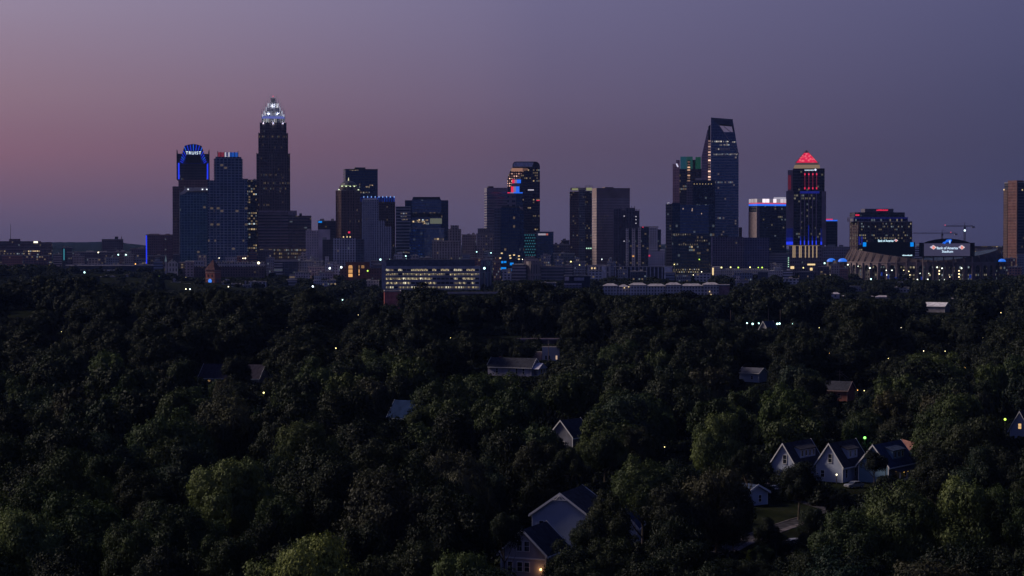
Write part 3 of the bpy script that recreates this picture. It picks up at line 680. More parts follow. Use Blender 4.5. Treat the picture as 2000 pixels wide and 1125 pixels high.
b = Bld('banded_concrete_block', 'low concrete block with curved corner drum and horizontal window bands', 'office building', 1000, 1101, 2450, depth=36)
fbc = facade('f_bandconc', (.5, .41, .43), (.09, .08, .11), 3.9, 50, .995, .42, .0)
MB().box(b.u(1000), b.u(1027), 0, 30, -1, b.z(516), 0, 1).build('wall', [fbc, ROOFL], b.root)
MB().box(b.u(1027.1), b.u(1101), 4, 36, -1, b.z(520), 0, 1).build('side_wing', [facade('f_bandconc2', (.25, .21, .25), (.08, .08, .1), 3.9, 50, .995, .42, .0), ROOF], b.root)
q = MB(); n = 16; cxx, cyy, rr = b.u(1043), 6, 15 * b.k
q.prism([(cxx + rr * math.cos(2 * math.pi * i / n), cyy + rr * math.sin(2 * math.pi * i / n)) for i in range(n)], -1, b.z(510), 0, 1)
q.build('corner_drum', [facade('f_drum2', (.34, .27, .29), (.09, .08, .1), 14, 3.4, .4, .8, .0), ROOF], b.root)
MB().box(b.u(1023), b.u(1052), 10, 24, b.z(516), b.z(505.5), 0, 1).build('penthouse', [mat('tan_box', (.38, .30, .31), .8), ROOF], b.root)

for nm, lab, x0, x1, yt, D, w in (('low_office', 'grey low office with a white lit lamp, behind the banded concrete block', 1078, 1113, 478, 2900, (.2, .18, .22)),
                                  ('low_office', 'dark flat block right behind the concrete drum block', 1080, 1122, 496, 2650, (.15, .14, .19)),
                                  ('low_office', 'small block with twin roof lamps beside the dark brick tower', 1096, 1112, 470, 2980, (.1, .09, .11))):
    b = Bld(nm, lab, 'office building', x0, x1, D); b.body('wall', yt, facade('f_' + str(x0), w, (.07, .08, .11), 3.6, 3, .6, .5, .05)); b.units(2, 3, yt)

b = Bld('panelled_house', 'dark cubic block with two white wall panels, among trees before the tower blocks', 'apartment building', 1102, 1153, 2130, depth=18)
b.body('wall', 539, mat('dark_clad', (.035, .04, .07), .8), cap=.4)
light_strip(b, 1103, 1111.5, 540.5, 548, mat('white_panel', (.6, .5, .55), .7), 'white_panel', .3)
light_strip(b, 1121, 1141, 542, 548, mat('lilac_panel', (.32, .31, .42), .7), 'white_panel', .3)
light_strip(b, 1102, 1136, 553.5, 556, mat('ledge_lilac', (.4, .38, .48), .7), 'ledge', 1.5)
MB().box(b.u(1102), b.u(1136), -5, -.01, -1, b.z(556), 0, 1).build('front_wing', [facade('f_panel', (.12, .12, .2), (.06, .06, .09), 3.4, 3.4, .5, .5, .02), ROOF], b.root)

b = Bld('brick_tower', 'dark brick tower with greenish lit roof terraces, beside the broad beige slab', 'skyscraper', 1112, 1157, 2750, depth=34)
fbt = facade('f_bricktower', (.17, .10, .11), (.05, .05, .07), 3.3, 2.6, .6, .5, .055, .1, .25, .55, cool=.5)
MB().box(b.u(1112.5), b.u(1130), 0, 34, -1, b.z(374), 0, 1).build('tower_shaft', [fbt, ROOF], b.root)
MB().box(b.u(1130.1), b.u(1143), 2, 34, -1, b.z(371), 0, 1).build('tower_bay', [facade('f_bricktower2', (.20, .18, .22), (.05, .06, .09), 3.3, 2.2, .6, .5, .06, S=.5), ROOF], b.root)
MB().box(b.u(1143.1), b.u(1156), 1, 34, -1, b.z(373), 0, 1).build('tower_shaft', [facade('f_bricktower3', (.10, .07, .08), (.04, .04, .06), 3.3, 2.6, .6, .5, .10, .12, .3, .55, cool=.4), ROOF], b.root)
MB().box(b.u(1114), b.u(1156), 4, 28, b.z(371) + .01, b.z(366.5), 0).build('penthouse', [mat('terrace_wall', (.42, .34, .34), .8)], b.root)
gl = emit('terrace_glow', (.72, .74, .36), .30)
light_strip(b, 1117, 1129, 368, 371.5, gl, 'terrace_light', 3); light_strip(b, 1145, 1156, 366.5, 372, gl, 'terrace_light', .6, 3.9)
q = MB()
for i in range(6): q.tube((b.u(1143 + i * 2.7), 6, b.z(366.5)), (b.u(1143 + i * 2.7), 6, b.z(361)), .25)
for i in range(3): q.tube((b.u(1126 + i * 3), 6, b.z(366.5)), (b.u(1126 + i * 3), 6, b.z(364)), .25)
q.build('antennas', [STEEL], b.root)
for x in (1146, 1150, 1154): MB().box(b.u(x) - .8, b.u(x) + .8, .2, .96, b.z(486), b.z(484)).build('wall_lamp', [emit('mint_lamp', (.6, 1, .75), 1.0)], b.root)

b = Bld('beige_slab_tower', 'broad plain beige stone slab tower with a smooth blank top', 'skyscraper', 1156.5, 1230, 2860, xs=1165, ang=12, depth=40)
fsl = facade('f_slab', (.42, .32, .33), (.24, .19, .22), 3.9, 1.7, .42, .62, .006, S=.3)
b.body('tower_shaft', 386, fsl, cap=0)
MB().box(0, b.L1, 0, b.L2, b.z(386) + .01, b.z(367), 0, 1).build('blank_crown', [mat('slab_stone', (.27, .205, .21), .8, scale=.03), ROOF], b.root)
MB().box(b.u(1183), b.u(1200), 5, 20, b.z(367), b.z(365), 0).build('penthouse', [mat('slab_stone', (.4, .31, .36))], b.root)
for y, x0, x1 in ((423, 1171, 1188), (428, 1172, 1182), (446, 1171, 1176)):
    MB().box(b.u(x0), b.u(x1), -.1, -.004, b.z(y), b.z(y) + 1.3).build('lit_windows', [facade('f_litrow4', (.2, .16, .18), (.5, .4, .35), 2, 2.4, .5, .9, .5, S=.22, gm=0)], b.root)

b = Bld('notched_tower', 'dark purple tower with vertical piers and a notched spiky roofline, before the beige slab', 'skyscraper', 1198, 1249, 2760, depth=34)
fn = facade('f_notched', (.15, .12, .17), (.06, .06, .09), 3.6, 2.2, .5, .75, .01, S=.5, cool=.6)
for xa, xb, yt, y0 in ((1198, 1213, 408, 0), (1213.1, 1222, 411, 2), (1222.1, 1240, 406, .5), (1240.1, 1248.5, 411.5, 2)):
    q = MB().box(b.u(xa), b.u(xb), y0, 34, -1, b.z(yt), 0, 1)
    for i in range(4):
        x = xa + (xb - xa) * i / 3.2
        q.box(b.u(x), b.u(x + .9), y0 - .6, y0 - .004, 0, b.z(yt) + 2.5, 2)
    q.build('tower_shaft', [fn, ROOF, mat('purple_pier', (.19, .155, .21), .8)], b.root)
for x, y in ((1219, 422), (1242, 423), (1242, 429), (1242, 436), (1219, 471)): MB().box(b.u(x) - .8, b.u(x) + .8, 1.0, 1.3, b.z(y + .8), b.z(y - .8)).build('lit_window', [E_PALEW], b.root)

b = Bld('white_column_apartments', 'apartment tower with white balcony columns and dark glass bays', 'apartment building', 1222, 1291, 2640, depth=28)
fwc = facade('f_whitecol', (.72, .60, .63), (.16, .13, .16), 3.2, 2.6, .5, .5, .012, S=.6)
fdk = facade('f_darkbay', (.05, .05, .08), (.05, .06, .1), 3.2, 3, .8, .7, .03, S=.5)
for xa, xb, m, yt, y0 in ((1222, 1227.6, fwc, 446, 0), (1227.7, 1233.6, fdk, 448, 2), (1233.7, 1240.5, fwc, 446, 0), (1240.6, 1245.6, fdk, 449, 2), (1245.7, 1251.5, fwc, 445, 0), (1251.6, 1267, fdk, 444, 2), (1267.1, 1284.5, facade('f_whitefront', (.7, .64, .74), (.06, .06, .09), 3.2, 3.0, .55, .55, .012), 445, .5), (1284.6, 1291, fdk, 448, 3)):
    MB().box(b.u(xa), b.u(xb), y0, 28, -1, b.z(yt), 0, 1).build('tower_bay', [m, ROOFL], b.root)
MB().box(b.u(1246), b.u(1286), 8, 22, b.z(444) + .01, b.z(442.3), 0).build('roof', [STEEL], b.root)
MB().box(b.u(1254), b.u(1257), 2, 4, b.z(445), b.z(443)).build('red_sign', [E_RED], b.root)
MB().box(b.u(1235), b.u(1238.5), -.4, -.004, b.z(501.5), b.z(499)).build('lit_window', [emit('amber_window', (1, .5, .15), .7)], b.root)

b = Bld('pale_block', 'small pale stepped block in front of the white columned apartments', 'office building', 1266, 1299, 2560, depth=22)
fpb = facade('f_paleblock', (.72, .63, .7), (.2, .17, .2), 3.4, 2.6, .4, .5, .02)
b.body('wall', 491, fpb, cap=.6)
MB().box(b.u(1289), b.u(1299), 1, 12, b.z(491) + .7, b.z(487), 0, 1).build('setback', [fpb, ROOFL], b.root)
MB().box(b.u(1267), b.u(1269.5), -.4, -.004, b.z(501), b.z(498)).build('red_sign', [E_RED], b.root)

b = Bld('white_low_rise', 'row of pale low rises with white end walls below the beige slab', 'apartment building', 1146, 1192, 2500)
b.body('wall', 519, facade('f_lowrow', (.6, .54, .6), (.12, .11, .15), 8, 4.4, .45, .8, .02, S=.5), roof=ROOFL)
MB().box(b.u(1175), b.u(1184), -2, -.01, -1, b.z(520.5), 0, 1).build('end_wall', [mat('lilac_white', (.68, .65, .75), .7), ROOFL], b.root)
for x in (1156, 1161.5): MB().box(b.u(x) - .8, b.u(x) + .8, -1, -.1, b.z(525), b.z(522.5)).build('wall_lamp', [E_WARM], b.root)
b = Bld('pillared_low_rise', 'long grey low building with a row of pale pillars below the columned apartments', 'parking deck', 1200, 1314, 2470, depth=24)
b.body('wall', 521, mat('deck_dark', (.07, .07, .10), .8), cap=.5)
for i in range(14):
    x = 1201 + i * 7.6
    MB().box(b.u(x), b.u(x + 2.2), -.6, -.004, -1, b.z(521.5)).build('pillar', [mat('lilac_grey', (.42, .4, .5), .8)], b.root)
MB().box(b.u(1297.5), b.u(1313), -1.5, -.61, -1, b.z(520.5)).build('end_wall', [mat('lilac_white', (.68, .65, .75), .7)], b.root)

# white apartments in the trees
b = Bld('white_apartments', 'long low white apartment row with hipped dormer roofs among the trees', 'apartment building', 1178, 1425, 2030, depth=16)
fa_ = facade('f_whiteapt', (.62, .58, .66), (.10, .10, .14), 3.2, 3.0, .45, .55, .03, S=.6)
for i, (xa, xb, yt) in enumerate(((1178, 1206, 558), (1207, 1228, 560), (1229, 1262, 556.5), (1263, 1300, 558.5), (1301, 1330, 556), (1331, 1372, 558), (1373, 1404, 555.5))):
    MB().box(b.u(xa), b.u(xb), (i % 2) * 1.2, 16, -1, b.z(yt), 0, 1).build('wall', [fa_, ROOFL], b.root)
    MB().frus(b.u(xa) - .6, b.u(xb) + .6, -.8 + (i % 2) * 1.2, 16.5, b.z(yt) + .01, b.u(xa) + 4, b.u(xb) - 4, 7, 9, b.z(yt - 4.2), 0).build('roof', [mat('pale_shingle', (.34, .31, .36), .8)], b.root)
MB().box(b.u(1404.5), b.u(1425), 2, 16, -1, b.z(558), 0, 1).build('brick_end', [mat('plum_brick', (.30, .16, .20), .9), ROOFL], b.root)
MB().box(b.u(1404), b.u(1426), 1.4, 16.5, b.z(558), b.z(555.5), 0).build('roof', [mat('pale_shingle', (.34, .31, .36), .8)], b.root)
for x, y in ((1219.5, 562), (1228, 560), (1386, 569), (1389, 575)): MB().box(b.u(x) - .5, b.u(x) + .5, -1.2, -.85, b.z(y + 1), b.z(y - 1)).build('wall_lamp', [E_WARM], b.root)

# ================================================================== east side of the skyline
b = Bld('blue_glass_tower', 'wide blue glass tower with lit lower floors, in front of the wedge topped skyscraper', 'skyscraper', 1300, 1397, 2640, depth=38)
fbl = facade('f_wideblue', (.07, .09, .14), (.09, .13, .24), 3.9, 2.7, .92, .72, .012, .05, .5, .5, cool=.5)
fbd = facade('f_wideblue2', (.04, .045, .07), (.035, .055, .10), 3.9, 3, .9, .8, .02, .05, .4, .5, cool=.5)
MB().box(b.u(1300), b.u(1312.5), 2, 36, -1, b.z(398), 0, 1).build('side_wing', [facade('f_sidewing', (.14, .12, .15), (.05, .05, .07), 3.9, 3.0, .7, .5, .035, S=.5), ROOF], b.root)
MB().box(b.u(1312.6), b.u(1328), 1, 38, -1, b.z(396), 0, 1).build('side_wing', [fbd, ROOF], b.root)
MB().box(b.u(1328.1), b.u(1384), 0, 38, b.z(457), b.z(400.5), 0, 1).build('tower_shaft', [fbl, ROOF], b.root)
MB().box(b.u(1384.1), b.u(1396.5), 1, 38, -1, b.z(399), 0, 1).build('side_wing', [fbd, ROOF], b.root)
MB().box(b.u(1328.1), b.u(1384), .4, 38, -1, b.z(457) - .02, 0, 1).build('lower_floors', [facade('f_lowfl', (.04, .045, .07), (.04, .06, .11), 4.2, 2.6, .9, .62, .04, .2, .6, .55, cool=.4), ROOF], b.root)
for x0, x1, y, m in ((1312, 1350, 459.5, .5), (1358, 1382, 471.5, .5), (1326, 1364, 479, .4), (1312, 1366, 528, 1.1), (1314, 1326, 517, 1.1), (1314, 1366, 532.5, 1.1)):
    MB().box(b.u(x0), b.u(x1), -.5, -.1, b.z(y), b.z(y) + 2.0).build('lit_windows', [facade('f_litrow%d' % int(m * 100), (.04, .04, .05), (.9, .75, .45), 2, 3.0, .5, .95, .5, S=m, gm=0, col=(1, .86, .5))], b.root)
for x, y in ((1303.5, 395.5), (1305.5, 395.5), (1303, 398)): MB().box(b.u(x), b.u(x) + 1.1, 1.5, 1.98, b.z(y + 1), b.z(y)).build('sign', [E_PALEW], b.root)
for x, y in ((1334, 407.5), (1352, 408), (1351.5, 411), (1370, 417)): MB().box(b.u(x) - .5, b.u(x) + .5, -.3, -.004, b.z(y + 1.6), b.z(y - 1)).build('lit_window', [emit('tan_window', (.9, .65, .5), .5)], b.root)

b = Bld('dark_slab_tower', 'dark tower with pale banded side and lit roof edge, left of the wedge topped skyscraper', 'skyscraper', 1340, 1397, 2790, depth=32)
MB().box(b.u(1340.5), b.u(1353), 1.5, 30, -1, b.z(354), 0, 1).build('side_wing', [facade('f_slabside', (.26, .20, .24), (.07, .06, .09), 3.6, 2.6, .55, .5, .03, S=.4), ROOF], b.root)
MB().box(b.u(1353.1), b.u(1396.5), 0, 32, -1, b.z(352), 0, 1).build('tower_shaft', [facade('f_slabdark', (.04, .04, .055), (.04, .05, .08), 3.6, 3, .8, .75, .012, .03, .5, .5, cool=.7), ROOF], b.root)
for i in range(7): MB().box(b.u(1355 + i * 5.6), b.u(1356 + i * 5.6), -.4, -.004, b.z(360), b.z(358.8)).build('roof_lamp', [E_WARM], b.root)
MB().box(b.u(1358), b.u(1370), 5, 15, b.z(352), b.z(347.5)).build('penthouse', [CONC], b.root)

b = Bld('teal_topped_tower', 'tower with teal and green lit glass crown beside a pinkish stone wing', 'skyscraper', 1313, 1372, 2960, depth=36)
MB().box(b.u(1313.5), b.u(1320), 1.5, 30, -1, b.z(320), 0, 1).build('stone_wing', [facade('f_pinkwing', (.46, .30, .34), (.30, .2, .23), 3.9, 2.0, .4, .6, .0), ROOF], b.root)
MB().box(b.u(1320.1), b.u(1327), .5, 30, -1, b.z(312.5), 0, 1).build('stone_wing', [facade('f_pinkwing', (.46, .3, .34), (.3, .2, .23)), ROOF], b.root)
ftt = facade('f_teal', (.05, .05, .07), (.05, .06, .09), 4, 3, .85, .6, .07, .25, .4, .8, col=(1, .7, .4), cool=.15)
MB().box(b.u(1327.1), b.u(1371), 0, 36, -1, b.z(330), 0, 1).build('tower_shaft', [ftt, ROOF], b.root)
for xa, xb, yt, c, s in ((1328.5, 1340, 306, (.02, .20, .30), .2), (1340.2, 1352.5, 306, (.02, .22, .2), .16), (1358, 1368.5, 306.8, (.01, .20, .12), .17)):
    MB().box(b.u(xa), b.u(xb), .5, 30, b.z(330) + .01, b.z(yt), 0, 1).build('glass_crown', [emit('crown_teal_%d' % xa, c, s), ROOF], b.root)
MB().box(b.u(1352.6), b.u(1357.9), 4, 28, b.z(330) + .01, b.z(312), 0).build('crown_recess', [STEEL], b.root)
MB().box(b.u(1342.5), b.u(1347.5), -.5, -.004, b.z(400), b.z(313)).build('lit_windows', [facade('f_tealcol', (.05, .04, .05), (1, .6, .35), 4, 40, .99, .5, .95, S=.55, col=(1, .6, .36), cool=0, gm=0)], b.root)
MB().sheet([(b.u(x), b.z(y)) for x, y in ((1319.5, 320), (1322, 319.5), (1325, 326), (1322.5, 326))], -.6, -.004, 0).build('sign', [emit('sign_lilac', (.75, .75, 1), .9)], b.root)

# wedge topped tower
b = Bld('wedge_tower', 'tall blue glass tower with a sloping wedge top pierced by a large open notch', 'skyscraper', 1369, 1443, 2900, depth=40)
fwg = facade('f_wedge', (.24, .26, .35), (.10, .15, .25), 4.0, 2.5, .94, .6, .015, .16, .35, .55, cool=.15, col=(1, .78, .6))
fup = facade('f_wedge_up', (.12, .14, .22), (.085, .105, .20), 4.0, 2.5, .94, .8, .0)
U = lambda L: [(b.u(x), b.z(y)) for x, y in L]
q = MB()
q.sheet(U([(1388, 276), (1388, 230), (1400.3, 242.4), (1411, 258), (1421, 276)]), 0, 34, 1, 2)
q.sheet(U([(1388, 230), (1430, 233.5), (1428.5, 245), (1400.3, 242.4)]), 0, 34, 2, 2)
q.sheet(U([(1430, 233.5), (1435, 260), (1431.7, 258.4), (1428.5, 245)]), 0, 34, 2, 2)
q.sheet(U([(1411, 258), (1431.7, 258.4), (1435, 260), (1437.5, 276), (1421, 276)]), 0, 34, 1, 2)
q.sheet(U([(1388, 570), (1388, 276), (1437.5, 276), (1442, 302), (1442.5, 570)]), 0, 34, 0, 2)
q.build('tower_shaft', [fwg, fup, mat('wedge_metal', (.075, .08, .14), .35, .3)], b.root)
P = [(1400, 242), (1402.2, 242.2), (1443, 300), (1442, 303)]
MB().sheet(U(P), -.5, -.004, 0).build('diagonal_crease', [mat('crease_metal', (.20, .2, .28), .4, .4)], b.root)
MB().sheet(U([(1388, 229.6), (1430.5, 233.2), (1430.8, 235), (1388, 231.6)]), -.6, -.004, 0).build('coping', [mat('coping_metal', (.16, .16, .22), .4, .4)], b.root)
MB().sheet(U([(1382.7, 274), (1382.7, 247), (1387, 243), (1387, 274)]), 2, 30, 0).build('fin_top', [mat('fin_dark', (.05, .045, .06), .6)], b.root)
MB().box(b.u(1382.7), b.u(1387.2), 1, 28, -1, b.z(274) - .01, 0).build('lit_fin', [facade('f_litfin', (.30, .16, .14), (1, .65, .48), 4.0, 40, .9, .55, 1.0, S=.65, col=(1, .60, .45), cool=0, gm=0)], b.root)
MB().sheet(U([(1382.6, 570), (1382.6, 252), (1381, 254), (1369.5, 307), (1369.5, 570)]), 3, 30, 0, 1).build('side_fin', [facade('f_sidefin', (.44, .28, .33), (.34, .23, .28), 4, 1.8, .6, .6, .0), mat('sidefin_edge', (.4, .27, .32), .6)], b.root)
MB().box(b.u(1443), b.u(1449), 6, 30, -1, b.z(444), 0, 1).build('side_wing', [facade('f_bricktower', (.17, .1, .11), (.05, .05, .07)), ROOF], b.root)
MB().tube((b.u(1428), 16, b.z(258)), (b.u(1413), 16, b.z(246)), .35).build('notch_strut', [mat('wedge_strut', (.1, .1, .16), .5)], b.root)
for x0, x1, y, m in ((1390, 1409, 277.8, 1.3), (1412, 1422, 278.2, 1.3), (1425, 1437, 279.2, .7), (1405, 1424, 284.8, .7), (1397, 1425, 292.8, .6), (1393, 1442, 303.2, .6)):
    MB().box(b.u(x0), b.u(x1), -.3, -.004, b.z(y), b.z(y) + 2.0).build('lit_windows', [facade('f_wlit%d' % int(m * 10), (.08, .09, .15), (.9, .8, .7), 2.2, 2.2, .7, .9, .6, S=m, col=(1, .9, .75), gm=0)], b.root)

b = Bld('gridded_mid_rise', 'dark blue mid rise with a pale window grid, below the wedge topped skyscraper', 'apartment building', 1389, 1504, 2580, depth=30)
fgr = facade('f_gridrise', (.20, .16, .24), (.035, .045, .13), 3.2, 3.2, .62, .68, .02, S=.45, gm=.3)
fgr2 = facade('f_gridrise2', (.13, .12, .22), (.02, .04, .18), 3.2, 3.2, .62, .68, .05, S=.16, col=(.1, .2, 1), cool=0, gm=.3)
MB().box(b.u(1389.5), b.u(1452), 0, 30, -1, b.z(463), 0, 1).build('wall', [fgr, ROOF], b.root)
MB().box(b.u(1452.1), b.u(1502.5), 1, 30, -1, b.z(464), 0, 1).build('side_wing', [fgr2, ROOF], b.root)
MB().box(b.u(1389.5) - .4, b.u(1391.2), -.6, -.004, -1, b.z(462)).build('corner_pier', [mat('mauve_pier', (.4, .33, .42), .8)], b.root)
MB().box(b.u(1402), b.u(1422), 6, 20, b.z(463), b.z(459.5)).build('rooftop_unit', [STEEL], b.root)
b = Bld('pale_terrace', 'long pale low terrace with a row of street lights below the dark blue mid rise', 'apartment building', 1391, 1529, 2500, depth=22)
fpt = facade('f_terrace', (.68, .58, .62), (.22, .18, .2), 3.3, 2.4, .42, .55, .03, S=.5)
MB().box(b.u(1391), b.u(1410), 0, 20, -1, b.z(521), 0, 1).build('wall', [fpt, ROOFL], b.root)
MB().box(b.u(1410.1), b.u(1500), 1.5, 20, -1, b.z(525.5), 0, 1).build('wall', [fpt, ROOFL], b.root)
MB().box(b.u(1500.1), b.u(1529), 0, 22, -1, b.z(528), 0, 1).build('wall', [fpt, ROOFL], b.root)
MB().box(b.u(1512), b.u(1525), .5, 10, b.z(528) + .01, b.z(521.5), 0, 1).build('setback', [mat('lilac_wall', (.5, .46, .54), .8), ROOFL], b.root)
light_strip(b, 1391, 1394, 523, 537, E_WARM, 'lit_stairwell', .3)

b = Bld('banner_topped_tower', 'dark glass tower capped by a white, red and blue lit parapet', 'skyscraper', 1462, 1536, 2870, xs=1478, ang=24, depth=38)
fbn = facade('f_banner', (.05, .05, .06), (.04, .05, .08), 3.9, 2.8, .85, .6, .05, .16, .35, .6, col=(1, .85, .55))
b.body('tower_shaft', 402, fbn, cap=0)
MB().box(-.02, b.L1, -.02, b.L2, b.z(402) + .01, b.z(398.2), 0, 1).build('blue_band', [E_BLUE2, ROOF], b.root)
MB().box(.2, b.L1, .2, b.L2, b.z(398.2) + .01, b.z(395.6), 0, 1).build('red_band', [emit('rose_light', (1, .12, .22), .55), ROOF], b.root)
MB().box(.0, b.L1, .0, b.L2, b.z(395.6) + .01, b.z(388.2), 0, 1).build('white_band', [facade('f_whiteband', (.3, .25, .3), (.9, .85, .95), 60, 6, .93, .99, 1.0, S=.75, col=(.9, .78, .85), cool=0, gm=0), ROOF], b.root)
MB().box(-b.L2 * .0 - .35, -.004, .0, b.L2 - .2, -1, b.z(414), 0).build('stone_side', [mat('banner_stone', (.26, .2, .22), .7)], b.root)
MB().box(-.5, b.u(1483), -.5, -.004, -1, b.z(402), 0).build('stone_pier', [mat('banner_stone', (.26, .2, .22), .7)], b.root)
MB().box(b.u(1525), b.u(1536), 2, 20, b.z(388), b.z(384.5)).build('penthouse', [emit('penthouse_glow', (.8, .75, .95), .45)], b.root)

# pyramid tower
b = Bld('pyramid_tower', 'stone tower topped by a red lit pyramid, with red and blue lights on its piers', 'skyscraper', 1535, 1613, 2700, depth=48)
stone = mat('pier_stone', (.26, .20, .26), .7, scale=.06)
fpy = facade('f_pyr', (.06, .05, .07), (.035, .035, .055), 4.0, 2.8, .85, .6, .05, .16, .3, .55, col=(1, .88, .6))
MB().box(b.u(1536), b.u(1612), 0, 48, b.z(479), b.z(374), 0, 1).build('tower_shaft', [fpy, ROOF], b.root)
MB().box(b.u(1548), b.u(1610), 3, 45, b.z(374) + .01, b.z(329), 0, 1).build('setback', [fpy, ROOF], b.root)
MB().box(b.u(1538), b.u(1547.9), 6, 40, b.z(374) + .01, b.z(332), 0, 1).build('shoulder', [mat('pier_stone', (.26, .2, .26)), ROOF], b.root)
MB().box(b.u(1535), b.u(1549.5), -1.2, -.01, b.z(479), b.z(373)).build('stone_pier', [stone], b.root)
MB().box(b.u(1604.5), b.u(1613), -1.2, -.01, b.z(479), b.z(374)).build('stone_pier', [stone], b.root)
for i, x in enumerate((1563.5, 1571, 1579, 1586.5, 1594)):
    MB().box(b.u(x) - .8, b.u(x) + .8, -1.4, -.01, b.z(479), b.z(378)).build('stone_pier', [stone], b.root)
    top = 440 if i == 2 else 462
    for j, (ya, yb, m) in enumerate(((478, 470, E_BLUE), (470, top, emit('blue_uplight_fade', (.01, .03, .8), .22)))):
        MB().box(b.u(x) - .7, b.u(x) + .7, -1.7, -1.41, b.z(ya), b.z(yb)).build('light_strip', [m], b.root)  # blue uplight on the pier, put in as glowing strips
for x, w in ((1542, 6.5), (1603.8, 1.6)):
    for ya, yb, m in ((478, 472, E_BLUE), (472, 464, emit('blue_uplight_fade', (.01, .03, .8), .22)), (464, 446, emit('blue_uplight_faint', (.01, .02, .4), .14))):
        MB().box(b.u(x - w), b.u(x + w), -1.6, -1.21, b.z(ya), b.z(yb)).build('light_strip', [m], b.root)  # uplight weakening upwards, painted as stepped glowing strips
MB().box(b.u(1562), b.u(1600), -1.5, -.01, b.z(378), b.z(373.5)).build('light_band', [emit('band_blue', (.02, .03, .5), .3)], b.root)
for x in (1571.5, 1579.3, 1587, 1594.5):
    MB().box(b.u(x) - .6, b.u(x) + .6, 1.6, 2.98, b.z(370), b.z(335)).build('stone_pier', [stone], b.root)
    for y, s in ((340.5, 1.0), (368, 1.0)):
        MB().box(b.u(x) - .8, b.u(x) + .8, 1.3, 1.58, b.z(y + 1.8), b.z(y - 2)).build('red_lamp', [E_RED], b.root)
    MB().box(b.u(x) - .4, b.u(x) + .4, 1.4, 1.58, b.z(366), b.z(343)).build('light_strip', [emit('fading_red', (.7, .02, .1), .2)], b.root)
for x in (1540, 1543): MB().box(b.u(x) - .8, b.u(x) + .8, 5.6, 5.98, b.z(370), b.z(342)).build('light_strip', [emit('faint_red', (.6, .04, .1), .16)], b.root)
cream = emit('cream_frieze', (.62, .42, .26), .34)
MB().frus(b.u(1549), b.u(1601), 4, 44, b.z(329) + .01, b.u(1551.5), b.u(1600), 5, 43, b.z(322), 0, 0).build('frieze', [cream], b.root)
MB().frus(b.u(1551.8), b.u(1599.6), 5.2, 42.8, b.z(322) + .02, b.u(1554), b.u(1597.5), 6.5, 41, b.z(317.5), 0, 0).build('frieze', [emit('dim_frieze', (.40, .28, .26), .14)], b.root)
ax, ay = b.u(1574.5), 24
P4 = [(b.u(1553.5), 6), (b.u(1597), 6), (b.u(1597), 42), (b.u(1553.5), 42)]
za, zb = b.z(317.3), b.z(297.5)
t_ = .80
mpy = bpy.data.materials.new('pyramid_glow'); nt = NT(mpy)
uvn = nt.n('ShaderNodeUVMap'); vv = nt.n('ShaderNodeTexVoronoi'); vv.inputs['Scale'].default_value = .33; nt.l(uvn.outputs[0], vv.inputs['Vector'])
pp = nt.n('ShaderNodeBsdfPrincipled'); nt.l(nt.ramp(vv.outputs['Distance'], [(.15, (1, .16, .2)), (.6, (.75, .0, .06))]), pp.inputs['Emission Color']); pp.inputs['Emission Strength'].default_value = .85
pp.inputs['Base Color'].default_value = (.2, .03, .04, 1)
oo = nt.n('ShaderNodeOutputMaterial'); nt.l(pp.outputs[0], oo.inputs[0]); mpy.cycles.emission_sampling = 'NONE'
q = MB()
for i in range(4):
    p0, p1 = P4[i], P4[(i + 1) % 4]
    m0 = (p0[0] + (ax - p0[0]) * t_, p0[1] + (ay - p0[1]) * t_); m1 = (p1[0] + (ax - p1[0]) * t_, p1[1] + (ay - p1[1]) * t_)
    L = math.dist(p0, p1)
    q.face([(*p0, za), (*p1, za), (*m1, zb), (*m0, zb)], [(0, 0), (L, 0), (L * .6, zb - za), (L * .4, zb - za)])
q.build('pyramid_roof', [mpy], b.root)
q = MB()
for i in range(4):
    p0 = P4[i]
    q.tube((*p0, za), (ax + (p0[0] - ax) * .02, ay + (p0[1] - ay) * .02, b.z(291.5)), .5, .2, 5)
    m0 = (p0[0] + (ax - p0[0]) * t_, p0[1] + (ay - p0[1]) * t_); m1 = (P4[(i + 1) % 4][0] + (ax - P4[(i + 1) % 4][0]) * t_, P4[(i + 1) % 4][1] + (ay - P4[(i + 1) % 4][1]) * t_)
    q.face([(*m0, zb + .01), (*m1, zb + .01), (ax, ay, b.z(292))])
q.build('pyramid_frame', [mat('pyramid_metal', (.16, .11, .13), .5, .3)], b.root)
# unreadable white sign with a round emblem
q = MB()
rs = random.Random(3); X = b.u(1571)
while X < b.u(1588):
    w = rs.uniform(.7, 1.2); q.box(X, X + w, 2.5, 2.96, b.z(333.6), b.z(331.4)); X += w + .35
q.build('sign', [emit('sign_cool', (.7, .85, 1), .9)], b.root)
MB().ball((b.u(1592), 2.4, b.z(331.8)), 1.4).build('sign_emblem', [emit('sign_emblem', (.7, .75, 1), 1.3)], b.root)
MB().box(b.u(1541), b.u(1610), -2.5, 44, -1, b.z(479) - .02, 0, 1).build('podium', [facade('f_podium', (.24, .19, .24), (.08, .07, .09), 5, 3, .5, .5, .04), ROOF], b.root)
for x in (1549, 1552.5, 1561.5, 1564.5, 1573, 1580, 1587.5, 1595):
    MB().box(b.u(x) - .7, b.u(x) + .7, -3.1, -2.51, b.z(503), b.z(480)).build('lit_column', [emit('cream_column', (1, .70, .42), .36)], b.root)
MB().box(b.u(1541), b.u(1600), -3.2, -2.51, b.z(480), b.z(479)).build('cornice', [emit('cornice_glow', (.8, .6, .4), .2)], b.root)
light_strip(b, 1577, 1592, 515, 518, E_WARM, 'lit_window', .4, -2.6); light_strip(b, 1544, 1551, 520, 525, E_WARM, 'lit_window', .4, -2.6); light_strip(b, 1582, 1587, 523, 528, E_WARM, 'lit_window', .4, -2.6)

